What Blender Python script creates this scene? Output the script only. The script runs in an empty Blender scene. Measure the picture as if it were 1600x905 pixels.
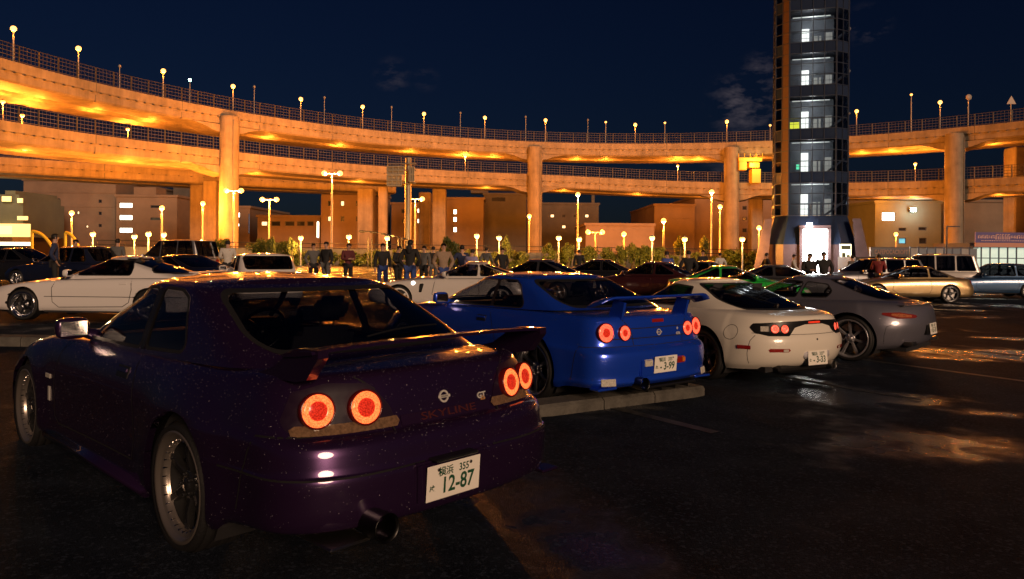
import bpy, bmesh, math, random
import numpy as np
from mathutils import Vector, Matrix
from mathutils.bvhtree import BVHTree
R = math.radians
random.seed(7)
S = bpy.context.scene
COL = S.collection

# ------------------------------------------------------------------ camera
HORIZON_PX, FOCAL_PX, ROLL = 395.0, 1160.0, 0.008
cam_data = bpy.data.cameras.new('camera')
cam_data.sensor_width = 36.0
cam_data.lens = FOCAL_PX / 1600.0 * 36.0
cam_data.shift_y = -(905 / 2 - HORIZON_PX) / 1600.0
cam_data.clip_end = 3000
cam_data.clip_start = 0.05
cam = bpy.data.objects.new('camera', cam_data)
COL.objects.link(cam)
cam.location = (0, 0, 1.5)
cam.rotation_euler = (Matrix.Rotation(R(90), 3, 'X') @ Matrix.Rotation(ROLL, 3, 'Z')).to_euler()
S.camera = cam

# ------------------------------------------------------------------ night sky
SUN_EL, SUN_AZ = R(17), R(140)
world = bpy.data.worlds.new('World')
S.world = world
world.use_nodes = True
wt = world.node_tree
for n in list(wt.nodes):
    wt.nodes.remove(n)
def wn(t, **k):
    n = wt.nodes.new(t)
    for a, b in k.items():
        setattr(n, a, b)
    return n
w_out = wn('ShaderNodeOutputWorld')
w_bg = wn('ShaderNodeBackground')
w_bg.inputs['Strength'].default_value = 0.05
w_sky = wn('ShaderNodeTexSky', sky_type='NISHITA', sun_disc=False, sun_elevation=SUN_EL, sun_rotation=SUN_AZ, air_density=1.6, dust_density=0.3, ozone_density=4.0)
w_tint = wn('ShaderNodeMix', data_type='RGBA', blend_type='MULTIPLY')
w_tint.inputs[0].default_value = 1.0
w_tint.inputs[7].default_value = (0.0130, 0.0215, 0.055, 1)
wt.links.new(w_sky.outputs[0], w_tint.inputs[6])
# a few thin clouds, each a patch of noise round its own direction
w_geo = wn('ShaderNodeNewGeometry')
w_noise = wn('ShaderNodeTexNoise')
w_noise.inputs['Scale'].default_value = 26.0
w_noise.inputs['Detail'].default_value = 7.0
w_noise.inputs['Roughness'].default_value = 0.62
w_map = wn('ShaderNodeMapping')
w_map.inputs['Scale'].default_value = (1.0, 1.0, 2.2)
w_tc = wn('ShaderNodeTexCoord')
wt.links.new(w_tc.outputs['Generated'], w_map.inputs[0])
wt.links.new(w_map.outputs[0], w_noise.inputs['Vector'])
cloud_sum = None
CLOUDS = [(-0.163, 0.237, 0.030, 0.45), (0.317, 0.205, 0.062, 1.0), (0.335, 0.247, 0.035, 0.7), (0.478, 0.31, 0.032, 0.6),
          (-0.118, 0.234, 0.022, 0.25), (0.30, 0.115, 0.05, 0.5), (-1.4, 0.5, 0.10, 0.6), (1.6, 0.45, 0.12, 0.6), (0.6, 0.75, 0.09, 0.5)]
for (cx, cz, rad, amt) in CLOUDS:
    d = Vector((cx, 1.0, cz)).normalized()
    sub = wn('ShaderNodeVectorMath', operation='DISTANCE')
    sub.inputs[1].default_value = d
    wt.links.new(w_tc.outputs['Generated'], sub.inputs[0])
    mr = wn('ShaderNodeMapRange', interpolation_type='SMOOTHSTEP')
    mr.inputs['From Min'].default_value = rad
    mr.inputs['From Max'].default_value = rad * 0.1
    mr.inputs['To Max'].default_value = amt
    wt.links.new(sub.outputs['Value'], mr.inputs['Value'])
    if cloud_sum is None:
        cloud_sum = mr.outputs[0]
    else:
        mx = wn('ShaderNodeMath', operation='MAXIMUM')
        wt.links.new(cloud_sum, mx.inputs[0])
        wt.links.new(mr.outputs[0], mx.inputs[1])
        cloud_sum = mx.outputs[0]
nr = wn('ShaderNodeMapRange')
nr.inputs['From Min'].default_value = 0.47
nr.inputs['From Max'].default_value = 0.78
wt.links.new(w_noise.outputs[0], nr.inputs['Value'])
cm = wn('ShaderNodeMath', operation='MULTIPLY')
wt.links.new(nr.outputs[0], cm.inputs[0])
wt.links.new(cloud_sum, cm.inputs[1])
w_mix = wn('ShaderNodeMix', data_type='RGBA')
wt.links.new(cm.outputs[0], w_mix.inputs[0])
wt.links.new(w_tint.outputs[2], w_mix.inputs[6])
w_mix.inputs[7].default_value = (0.95, 0.8, 0.95, 1)
wt.links.new(w_mix.outputs[2], w_bg.inputs[0])
wt.links.new(w_bg.outputs[0], w_out.inputs[0])

# ------------------------------------------------------------------ the one weak, low, warm key light
sun_data = bpy.data.lights.new('sun', 'SUN')
sun_data.energy = 1.45
sun_data.angle = R(16)
sun_data.color = (1.0, 0.64, 0.40)
sun = bpy.data.objects.new('sun', sun_data)
COL.objects.link(sun)
sun.rotation_euler = (R(90) - SUN_EL, 0, R(24))

S.view_settings.view_transform = 'Standard'
S.view_settings.look = 'None'
S.view_settings.exposure = 0.7
S.view_settings.gamma = 1.0
S.view_settings.use_curve_mapping = False
S.render.engine = 'CYCLES'
S.cycles.use_denoising = True
S.cycles.max_bounces = 8
S.cycles.diffuse_bounces = 3
S.cycles.glossy_bounces = 4
S.cycles.transmission_bounces = 6
S.cycles.transparent_max_bounces = 16
S.cycles.sample_clamp_indirect = 6.0
S.cycles.caustics_reflective = False
S.cycles.caustics_refractive = False
S.cycles.use_light_tree = True

def px(x, y, depth):
    """a point of the place seen at photo pixel x, y when it lies `depth` metres ahead"""
    dx, dy = x - 800.0, y - HORIZON_PX
    c, s = math.cos(ROLL), math.sin(ROLL)
    u, v = dx * c + dy * s, -dx * s + dy * c
    return Vector((u / FOCAL_PX * depth, depth, 1.5 - v / FOCAL_PX * depth))
def ground_z(x, y=0.0):
    return -0.22 * math.tanh(x / 15.0)
# ------------------------------------------------------------------ helpers
def tag(o, label=None, cat=None, group=None, kind=None):
    if label: o['label'] = label
    if cat: o['category'] = cat
    if group: o['group'] = group
    if kind: o['kind'] = kind
    return o
def empty(name, loc=(0, 0, 0), rz=0.0, parent=None):
    o = bpy.data.objects.new(name, None)
    o.empty_display_size = 0.2
    COL.objects.link(o)
    o.location = loc
    o.rotation_euler = (0, 0, rz)
    if parent: o.parent = parent
    return o
def link(name, me, mat=None, parent=None, loc=None, rot=None, scale=None):
    o = bpy.data.objects.new(name, me)
    COL.objects.link(o)
    if mat is not None and not me.materials:
        me.materials.append(mat)
    if parent: o.parent = parent
    if loc is not None: o.location = loc
    if rot is not None: o.rotation_euler = rot
    if scale is not None: o.scale = scale
    return o
def copy_tree(o, parent=None):
    c = o.copy()
    COL.objects.link(c)
    c.parent = parent
    for ch in list(o.children):
        copy_tree(ch, c)
    return c
def mesh_np(name, V, F, smooth=True, N=None):
    me = bpy.data.meshes.new(name)
    me.from_pydata([tuple(map(float, v)) for v in V], [], [tuple(map(int, f)) for f in F])
    me.update()
    if smooth:
        me.shade_smooth()
    if N is not None:
        me.normals_split_custom_set_from_vertices([tuple(map(float, n)) for n in N])
    return me
class MB:
    """collects simple solids into one mesh"""
    def __init__(s):
        s.v, s.f, s.m, s.sm = [], [], [], []
    def add(s, V, F, m=0, smooth=False):
        b = len(s.v)
        s.v += [tuple(v) for v in V]
        for f in F:
            s.f.append(tuple(i + b for i in f)); s.m.append(m); s.sm.append(smooth)
    def box(s, a, b, m=0, mat=None):
        (x0, y0, z0), (x1, y1, z1) = a, b
        V = [(x0, y0, z0), (x1, y0, z0), (x1, y1, z0), (x0, y1, z0), (x0, y0, z1), (x1, y0, z1), (x1, y1, z1), (x0, y1, z1)]
        if mat is not None: V = [tuple(mat @ Vector(v)) for v in V]
        s.add(V, [(0, 3, 2, 1), (4, 5, 6, 7), (0, 1, 5, 4), (1, 2, 6, 5), (2, 3, 7, 6), (3, 0, 4, 7)], m)
    def bbox(s, a, b, bev=0.01, m=0, mat=None, seg=1, smooth=False):
        bm = bmesh.new()
        bmesh.ops.create_cube(bm, size=1)
        c = [(a[i] + b[i]) / 2 for i in range(3)]
        d = [abs(b[i] - a[i]) for i in range(3)]
        for v in bm.verts: v.co = Vector([c[i] + v.co[i] * d[i] for i in range(3)])
        bmesh.ops.bevel(bm, geom=list(bm.edges), offset=min(bev, min(d) * 0.45), segments=seg, affect='EDGES')
        s.bm(bm, m, mat, smooth)
    def bm(s, bm, m=0, mat=None, smooth=False):
        bm.verts.index_update()
        s.add([(mat @ v.co) if mat is not None else v.co.copy() for v in bm.verts], [[v.index for v in f.verts] for f in bm.faces], m, smooth)
        bm.free()
    def tube(s, pts, r, n=8, m=0, caps=True, smooth=True):
        pts = [Vector(p) for p in pts]
        rs = r if isinstance(r, (list, tuple)) else [r] * len(pts)
        V, F = [], []
        prev = None
        for i, p in enumerate(pts):
            t = (pts[min(i + 1, len(pts) - 1)] - pts[max(i - 1, 0)])
            t = t.normalized() if t.length > 1e-9 else Vector((0, 0, 1))
            if prev is None:
                a = t.orthogonal().normalized()
            else:
                a = prev - t * prev.dot(t)
                a = a.normalized() if a.length > 1e-6 else t.orthogonal().normalized()
            prev = a
            b = t.cross(a)
            for k in range(n):
                th = 2 * math.pi * k / n
                V.append(p + (a * math.cos(th) + b * math.sin(th)) * rs[i])
        for i in range(len(pts) - 1):
            for k in range(n):
                k2 = (k + 1) % n
                F.append((i * n + k, i * n + k2, (i + 1) * n + k2, (i + 1) * n + k))
        s.add(V, F, m, smooth)
        if caps:
            s.add(V[:n], [tuple(reversed(range(n)))], m); s.add(V[-n:], [tuple(range(n))], m)
    def lathe(s, prof, n=24, m=0, axis='z', mat=None, smooth=True, close=False):
        V, F = [], []
        for (r, h) in prof:
            for k in range(n):
                th = 2 * math.pi * k / n
                p = (r * math.cos(th), r * math.sin(th), h)
                if axis == 'y': p = (p[0], p[2], p[1])
                if axis == 'x': p = (p[2], p[0], p[1])
                V.append(mat @ Vector(p) if mat is not None else p)
        L = len(prof)
        for i in range(L if close else L - 1):
            i2 = (i + 1) % L
            for k in range(n):
                k2 = (k + 1) % n
                q = (i * n + k, i * n + k2, i2 * n + k2, i2 * n + k)
                F.append(q if axis != 'y' else tuple(reversed(q)))
        s.add(V, F, m, smooth)
    def prism(s, poly, h0, h1, m=0, mat=None, smooth=False):
        n = len(poly)
        V = [Vector((p[0], p[1], h0)) for p in poly] + [Vector((p[0], p[1], h1)) for p in poly]
        if mat is not None: V = [mat @ v for v in V]
        F = [tuple(reversed(range(n))), tuple(range(n, 2 * n))] + [(i, (i + 1) % n, n + (i + 1) % n, n + i) for i in range(n)]
        s.add(V, F, m, smooth)
    def mesh(s, name='mesh'):
        me = bpy.data.meshes.new(name)
        me.from_pydata([tuple(v) for v in s.v], [], s.f)
        me.polygons.foreach_set('material_index', s.m)
        me.polygons.foreach_set('use_smooth', s.sm)
        me.update()
        return me
    def build(s, name, mat, parent=None, loc=None, rot=None):
        me = s.mesh(name)
        for mm in (mat if isinstance(mat, (list, tuple)) else [mat]):
            me.materials.append(mm)
        return link(name, me, None, parent, loc, rot)
FONT_CACHE = {}
def text_mesh(txt, size=1.0, extrude=0.0, bold=0.0, align='CENTER', sx=1.0):
    key = (txt, size, extrude, bold, align, sx)
    if key in FONT_CACHE: return FONT_CACHE[key]
    cu = bpy.data.curves.new('lettering', 'FONT')
    cu.body = txt; cu.size = size; cu.extrude = extrude; cu.offset = bold
    cu.align_x = align; cu.align_y = 'CENTER'; cu.resolution_u = 3
    o = bpy.data.objects.new('lettering', cu)
    COL.objects.link(o)
    dg = bpy.context.evaluated_depsgraph_get()
    me = bpy.data.meshes.new_from_object(o.evaluated_get(dg))
    bpy.data.objects.remove(o); bpy.data.curves.remove(cu)
    if sx != 1.0:
        for v in me.vertices: v.co.x *= sx
    FONT_CACHE[key] = me
    return me
def basis(origin, xdir, ydir):
    x = Vector(xdir).normalized(); y = Vector(ydir); y = (y - x * y.dot(x)).normalized(); z = x.cross(y)
    m = Matrix((x, y, z)).transposed().to_4x4()
    m.translation = Vector(origin)
    return m

# ------------------------------------------------------------------ materials
MATS = {}
def mat(name, color=(0.5, 0.5, 0.5), rough=0.5, metal=0.0, emit=None, es=0.0, coat=0.0, coat_rough=0.03, noise=0.0, nscale=8.0, bump=0.0, bscale=60.0, trans=0.0, ior=1.45, alpha=1.0, spec=0.5):
    if name in MATS: return MATS[name]
    m = bpy.data.materials.new(name)
    m.use_nodes = True
    t = m.node_tree
    b = t.nodes['Principled BSDF']
    b.inputs['Base Color'].default_value = (*color, 1)
    b.inputs['Roughness'].default_value = rough
    b.inputs['Metallic'].default_value = metal
    b.inputs['IOR'].default_value = ior
    b.inputs['Specular IOR Level'].default_value = spec
    if coat: b.inputs['Coat Weight'].default_value = coat; b.inputs['Coat Roughness'].default_value = coat_rough
    if trans: b.inputs['Transmission Weight'].default_value = trans
    if alpha < 1: b.inputs['Alpha'].default_value = alpha
    if emit is not None:
        b.inputs['Emission Color'].default_value = (*emit, 1); b.inputs['Emission Strength'].default_value = es
    if noise or bump:
        tc = t.nodes.new('ShaderNodeTexCoord')
    if noise:
        nz = t.nodes.new('ShaderNodeTexNoise'); nz.inputs['Scale'].default_value = nscale; nz.inputs['Detail'].default_value = 6; nz.inputs['Roughness'].default_value = 0.65
        t.links.new(tc.outputs['Object'], nz.inputs['Vector'])
        mr = t.nodes.new('ShaderNodeMapRange'); mr.inputs['From Min'].default_value = 0.3; mr.inputs['From Max'].default_value = 0.7
        mr.inputs['To Min'].default_value = 1 - noise; mr.inputs['To Max'].default_value = 1 + noise * 0.6
        t.links.new(nz.outputs[0], mr.inputs['Value'])
        mx = t.nodes.new('ShaderNodeMix'); mx.data_type = 'RGBA'; mx.blend_type = 'MULTIPLY'; mx.inputs[0].default_value = 1
        mx.inputs[6].default_value = (*color, 1)
        t.links.new(mr.outputs[0], mx.inputs[7])
        t.links.new(mx.outputs[2], b.inputs['Base Color'])
    if bump:
        nb = t.nodes.new('ShaderNodeTexNoise'); nb.inputs['Scale'].default_value = bscale; nb.inputs['Detail'].default_value = 4
        t.links.new(tc.outputs['Object'], nb.inputs['Vector'])
        bp = t.nodes.new('ShaderNodeBump'); bp.inputs['Strength'].default_value = bump; bp.inputs['Distance'].default_value = 0.02
        t.links.new(nb.outputs[0], bp.inputs['Height'])
        t.links.new(bp.outputs[0], b.inputs['Normal'])
    MATS[name] = m
    return m
def glass(name, tint=(0.35, 0.37, 0.40), refl_rough=0.0, fac_min=0.04):
    """thin sheet of tinted glass: a see-through sheet with a fresnel reflection"""
    if name in MATS: return MATS[name]
    m = bpy.data.materials.new(name); m.use_nodes = True
    t = m.node_tree
    for n in list(t.nodes): t.nodes.remove(n)
    o = t.nodes.new('ShaderNodeOutputMaterial')
    tr = t.nodes.new('ShaderNodeBsdfTransparent'); tr.inputs[0].default_value = (*tint, 1)
    gl = t.nodes.new('ShaderNodeBsdfGlossy'); gl.inputs['Roughness'].default_value = refl_rough; gl.inputs['Color'].default_value = (0.95, 0.95, 0.95, 1)
    fr = t.nodes.new('ShaderNodeFresnel'); fr.inputs['IOR'].default_value = 1.5
    geo = t.nodes.new('ShaderNodeNewGeometry')
    # fresnel is the same from both faces of a thin sheet
    mxn = t.nodes.new('ShaderNodeMix'); mxn.data_type = 'FLOAT'
    mxn.inputs[2].default_value = 1.5; mxn.inputs[3].default_value = 1 / 1.5
    t.links.new(geo.outputs['Backfacing'], mxn.inputs[0])
    t.links.new(mxn.outputs[0], fr.inputs['IOR'])
    mx = t.nodes.new('ShaderNodeMixShader')
    t.links.new(fr.outputs[0], mx.inputs[0]); t.links.new(tr.outputs[0], mx.inputs[1]); t.links.new(gl.outputs[0], mx.inputs[2])
    t.links.new(mx.outputs[0], o.inputs[0])
    MATS[name] = m
    return m
def paint(name, color, metal=0.0, rough=0.35, drops=0.0, flake=0.0):
    """clear-coated car paint with rain beads as fine relief"""
    if name in MATS: return MATS[name]
    m = mat(name, color, rough, metal, coat=1.0, coat_rough=0.02)
    t = m.node_tree; b = t.nodes['Principled BSDF']
    tc = t.nodes.new('ShaderNodeTexCoord')
    # faint road film
    nz = t.nodes.new('ShaderNodeTexNoise'); nz.inputs['Scale'].default_value = 3.0; nz.inputs['Detail'].default_value = 5
    t.links.new(tc.outputs['Object'], nz.inputs['Vector'])
    mr = t.nodes.new('ShaderNodeMapRange'); mr.inputs['To Min'].default_value = 0.01; mr.inputs['To Max'].default_value = 0.07
    t.links.new(nz.outputs[0], mr.inputs['Value']); t.links.new(mr.outputs[0], b.inputs['Coat Roughness'])
    if drops:
        last = None
        for sc, thr in ((48.0, 0.34), (110.0, 0.30)):
            vo = t.nodes.new('ShaderNodeTexVoronoi'); vo.inputs['Scale'].default_value = sc; vo.inputs['Randomness'].default_value = 1.0
            t.links.new(tc.outputs['Object'], vo.inputs['Vector'])
            sep = t.nodes.new('ShaderNodeSeparateColor'); t.links.new(vo.outputs['Color'], sep.inputs[0])
            rad = t.nodes.new('ShaderNodeMath'); rad.operation = 'MULTIPLY'; rad.inputs[1].default_value = thr
            t.links.new(sep.outputs[0], rad.inputs[0])
            d = t.nodes.new('ShaderNodeMapRange'); d.interpolation_type = 'SMOOTHSTEP'
            d.inputs['From Min'].default_value = 0.0; d.inputs['To Min'].default_value = 1.0; d.inputs['To Max'].default_value = 0.0
            t.links.new(vo.outputs['Distance'], d.inputs['Value']); t.links.new(rad.outputs[0], d.inputs['From Max'])
            if last is None: last = d.outputs[0]
            else:
                ad = t.nodes.new('ShaderNodeMath'); ad.operation = 'ADD'
                t.links.new(last, ad.inputs[0]); t.links.new(d.outputs[0], ad.inputs[1]); last = ad.outputs[0]
        bp = t.nodes.new('ShaderNodeBump'); bp.inputs['Strength'].default_value = drops; bp.inputs['Distance'].default_value = 0.004
        t.links.new(last, bp.inputs['Height'])
        t.links.new(bp.outputs[0], b.inputs['Coat Normal'])
    return m
RUBBER = mat('black rubber', (0.012, 0.012, 0.013), 0.55)
TYRE = mat('tyre rubber', (0.008, 0.008, 0.009), 0.62, bump=0.3, bscale=90)
BLACKTRIM = mat('black trim', (0.01, 0.01, 0.011), 0.35)
SEAM = mat('panel gap', (0.003, 0.003, 0.003), 0.8)
INTERIOR = mat('dark cabin lining', (0.012, 0.012, 0.014), 0.75)
SEATCLOTH = mat('seat cloth', (0.022, 0.022, 0.026), 0.85)
CHROME = mat('chrome', (0.75, 0.75, 0.77), 0.12, 1.0)
GUNMETAL = mat('gunmetal alloy', (0.16, 0.165, 0.175), 0.28, 1.0)
SILVER = mat('silver alloy', (0.6, 0.6, 0.62), 0.25, 1.0)
BARREL = mat('dark wheel barrel', (0.035, 0.035, 0.037), 0.4, 0.6)
STEEL = mat('brushed steel', (0.35, 0.34, 0.33), 0.3, 1.0)
GLASS = glass('tinted window glass', (0.30, 0.31, 0.34))
GLASSDARK = glass('dark window glass', (0.14, 0.14, 0.16))
PLATE = mat('number plate white', (0.80, 0.78, 0.72), 0.45)
PLATEGREEN = mat('plate green lettering', (0.01, 0.07, 0.035), 0.5)
# ------------------------------------------------------------------ car shells
def pchip(keys):
    xs = np.array([k[0] for k in keys], float); ys = np.array([k[1] for k in keys], float)
    o = np.argsort(xs); xs, ys = xs[o], ys[o]
    if len(xs) == 1:
        return lambda x: np.full_like(np.asarray(x, float), ys[0])
    h = np.diff(xs); dl = np.diff(ys) / h
    m = np.zeros(len(xs)); m[0], m[-1] = dl[0], dl[-1]
    for i in range(1, len(xs) - 1):
        if dl[i - 1] * dl[i] > 0:
            w1, w2 = 2 * h[i] + h[i - 1], h[i] + 2 * h[i - 1]
            m[i] = (w1 + w2) / (w1 / dl[i - 1] + w2 / dl[i])
    def f(x):
        x = np.asarray(x, float)
        xc = np.clip(x, xs[0], xs[-1])
        i = np.clip(np.searchsorted(xs, xc) - 1, 0, len(h) - 1)
        t = (xc - xs[i]) / h[i]
        return ((2*t**3 - 3*t**2 + 1) * ys[i] + (t**3 - 2*t**2 + t) * h[i] * m[i] + (-2*t**3 + 3*t**2) * ys[i + 1] + (t**3 - t**2) * h[i] * m[i + 1])
    return f
def fn(v):
    return pchip(v) if isinstance(v, (list, tuple)) else pchip([(0, v)])
def resample(P, n):
    d = np.r_[0, np.cumsum(np.linalg.norm(np.diff(P, axis=0), axis=1))]
    t = np.linspace(0, d[-1], n)
    return np.stack([np.interp(t, d, P[:, k]) for k in range(P.shape[1])], 1)
def ring(L, NF, NS):
    """plan outline of one level from front centre round the left side to rear centre"""
    w = fn(L['w']); z = fn(L['z'])
    L = dict(L); lim = 0.46 * (L['xf'] - L['xr']) - 0.5 * (L.get('bf', 0.0) + L.get('br', 0.0))
    L['af'] = min(L.get('af', 0.5), lim); L['ar'] = min(L.get('ar', 0.35), lim)
    def end(xe, a, n, sgn, bow):
        ph = np.linspace(0, math.pi / 2, 400)
        xx = xe - sgn * a * (1 - np.cos(ph) ** (2 / n))
        yy = w(xx) * np.sin(ph) ** (2 / n)
        W = w(xe - sgn * a)
        xx = xx - sgn * bow * (yy / W) ** 2
        return np.stack([xx, yy], 1)
    Fp = end(L['xf'], L.get('af', 0.5), L.get('nf', 3.0), 1, L.get('bf', 0.0))
    Rp = end(L['xr'], L.get('ar', 0.35), L.get('nr', 4.0), -1, L.get('br', 0.0))
    kf = np.argmin(np.abs(np.linspace(0, 90, 400) - L.get('cut', 45)))
    A = Fp[:kf + 1]; C = Rp[:kf + 1][::-1]
    xs = np.linspace(Fp[-1, 0], Rp[-1, 0], 200)
    xs0 = xs[0] - (0)
    B = np.concatenate([Fp[kf:], np.stack([xs, w(xs)], 1)[1:-1], Rp[kf:][::-1]])
    P = np.concatenate([resample(A, NF + 1), resample(B, NS + 1)[1:], resample(C, NF + 1)[1:]])
    return np.c_[P, z(P[:, 0])]
def catmull(P, sub):
    """P [L, M, 3] -> smooth through levels"""
    L = len(P); out = []
    for i in range(L - 1):
        p0, p1, p2, p3 = P[max(i - 1, 0)], P[i], P[i + 1], P[min(i + 2, L - 1)]
        d01 = np.linalg.norm(p1 - p0, axis=1, keepdims=True) ** 0.5 + 1e-6
        d12 = np.linalg.norm(p2 - p1, axis=1, keepdims=True) ** 0.5 + 1e-6
        d23 = np.linalg.norm(p3 - p2, axis=1, keepdims=True) ** 0.5 + 1e-6
        m1 = (p2 - p1) + d12 * ((p1 - p0) / d01 - (p2 - p0) / (d01 + d12)) if i > 0 else (p2 - p1)
        m2 = (p2 - p1) + d12 * ((p3 - p2) / d23 - (p3 - p1) / (d12 + d23)) if i < L - 2 else (p2 - p1)
        n = sub[i] if isinstance(sub, (list, tuple)) else sub
        for k in range(n):
            t = k / n
            out.append((2*t**3 - 3*t**2 + 1) * p1 + (t**3 - 2*t**2 + t) * m1 + (-2*t**3 + 3*t**2) * p2 + (t**3 - t**2) * m2)
    out.append(P[-1])
    return np.array(out)
def shell(levels, zc, NF=14, NS=90, sub=3, top=True, crown_pow=2.0, deform=None):
    """levels bottom to top, each an outline; closed on top by a crowned patch whose centre line is zc(x). Mirrored to both sides."""
    P = catmull(np.array([ring(L, NF, NS) for L in levels]), sub)
    LL, M, _ = P.shape
    V = P.reshape(-1, 3).copy(); F = []
    idx = np.arange(LL * M).reshape(LL, M)
    for j in range(LL - 1):
        for i in range(M - 1):
            F.append((idx[j, i], idx[j, i + 1], idx[j + 1, i + 1], idx[j + 1, i]))
    if top:
        last = P[-1]; zf = fn(zc)
        front, side, rear = last[:NF + 1], last[NF:NF + NS + 1], last[NF + NS:]
        G = np.zeros((NS + 1, NF + 1), int)
        G[:, 0] = idx[-1, NF:NF + NS + 1]
        G[0, :] = idx[-1, :NF + 1][::-1]
        G[NS, :] = idx[-1, NF + NS:]
        xs = side[:, 0]; u = (xs - xs[0]) / (xs[-1] - xs[0])
        cx = front[0, 0] + (rear[-1, 0] - front[0, 0]) * u
        new = []
        base = len(V)
        fr = front[::-1]
        for i in range(1, NS):
            a = u[i]
            for j in range(1, NF + 1):
                b = j / NF
                Pc = np.array([cx[i], 0.0, 0.0])
                lin = (1 - b) * side[i] + b * Pc
                lin2 = (1 - a) * fr[j] + a * rear[j]
                c00, c01 = side[0], np.array([cx[0], 0, 0]); c10, c11 = side[-1], np.array([cx[-1], 0, 0])
                bil = (1 - a) * ((1 - b) * c00 + b * c01) + a * ((1 - b) * c10 + b * c11)
                p = lin + lin2 - bil
                # height: from the rim up to the centre line, crowned
                ze = side[i, 2]
                yr = min(1.0, abs(p[1]) / max(side[i, 1], 1e-6))
                zmid = float(zf(p[0]))
                edge = min(1.0, min(i, NS - i) / (NS * 0.06))
                zz = zmid + (ze - zmid) * yr ** crown_pow
                p[2] = zz
                new.append(p); G[i, j] = base + len(new) - 1
        V = np.concatenate([V, np.array(new)])
        # ends: pull the centre line down to the rim smoothly
        for i in range(1, NS):
            for j in range(1, NF + 1):
                p = V[G[i, j]]
                for (rim, k) in ((fr, i), (rear, NS - i)):
                    lim = 5
                    if k < lim:
                        t = k / lim; t = t * t * (3 - 2 * t)
                        p[2] = rim[j][2] + (p[2] - rim[j][2]) * (0.35 * t + 0.65 * (k / lim) ** 0.6)
        for i in range(NS):
            for j in range(NF):
                F.append((G[i, j], G[i + 1, j], G[i + 1, j + 1], G[i, j + 1]))
    if deform is not None: V = deform(V)
    # mirror
    n = len(V); cen = np.abs(V[:, 1]) < 1e-5
    V[cen, 1] = 0
    mp = np.arange(n); k = n; extra = []
    for i in range(n):
        if not cen[i]:
            mp[i] = k; k += 1; extra.append(V[i] * (1, -1, 1))
    V = np.concatenate([V, np.array(extra)])
    F = F + [tuple(mp[list(reversed(f))]) for f in F]
    F = [f for f in (tuple(dict.fromkeys(int(q) for q in f)) for f in F) if len(f) > 2]
    N = np.zeros_like(V)
    for f in F:
        p = V[list(f)]
        nn = np.cross(p[2] - p[0], (p[3] if len(f) > 3 else p[1]) - p[1]) if len(f) > 3 else np.cross(p[1] - p[0], p[2] - p[0])
        for q in f: N[q] += nn
    N /= (np.linalg.norm(N, axis=1, keepdims=True) + 1e-12)
    # the rings run front to rear on the left side and upwards: make sure normals point outwards
    cvec = V - np.array([V[:, 0].mean(), 0, V[:, 2].mean()])
    if N[np.argmax(V[:, 2])][2] < 0:
        N = -N; F = [tuple(reversed(f)) for f in F]
    return [V, N, F]
def split(M, dist):
    """cut a mesh along dist(V) = 0: returns (outside, inside, rim edges of the outside)"""
    V, N, F = M
    if len(F) == 0: return M, [V[:0], N[:0], []], []
    d = dist(V, N)
    sgn = d >= 0
    V2 = [None]; newv, newn = [], []; cache = {}
    n0 = len(V)
    Fo, Fi, rim = [], [], []
    for f in F:
        s = [sgn[q] for q in f]
        if all(s): Fo.append(f); continue
        if not any(s): Fi.append(f); continue
        po, pi, cuts = [], [], []
        L = len(f)
        for k in range(L):
            a, b = f[k], f[(k + 1) % L]
            (po if sgn[a] else pi).append(a)
            if sgn[a] != sgn[b]:
                key = (min(a, b), max(a, b))
                if key not in cache:
                    t = d[a] / (d[a] - d[b]); t = min(max(t, 1e-4), 1 - 1e-4)
                    newv.append(V[a] + (V[b] - V[a]) * t)
                    nn = N[a] + (N[b] - N[a]) * t
                    newn.append(nn / (np.linalg.norm(nn) + 1e-12))
                    cache[key] = n0 + len(newv) - 1
                c = cache[key]
                po.append(c); pi.append(c); cuts.append(c)
        if len(po) > 2: Fo.append(tuple(po))
        if len(pi) > 2: Fi.append(tuple(pi))
        if len(cuts) == 2: rim.append(tuple(cuts))
    if newv:
        V = np.concatenate([V, np.array(newv)]); N = np.concatenate([N, np.array(newn)])
    def compact(Fs):
        used = sorted({q for f in Fs for q in f}); mp = {q: i for i, q in enumerate(used)}
        return [V[used], N[used], [tuple(mp[q] for q in f) for f in Fs]], mp
    if not Fo and not Fi: return M, M, []
    O, mo = compact(Fo) if Fo else ([V[:0], N[:0], []], {})
    I, mi = compact(Fi) if Fi else ([V[:0], N[:0], []], {})
    rim = [(mo[a], mo[b]) for a, b in rim if a in mo and b in mo]
    return O, I, rim
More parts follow.
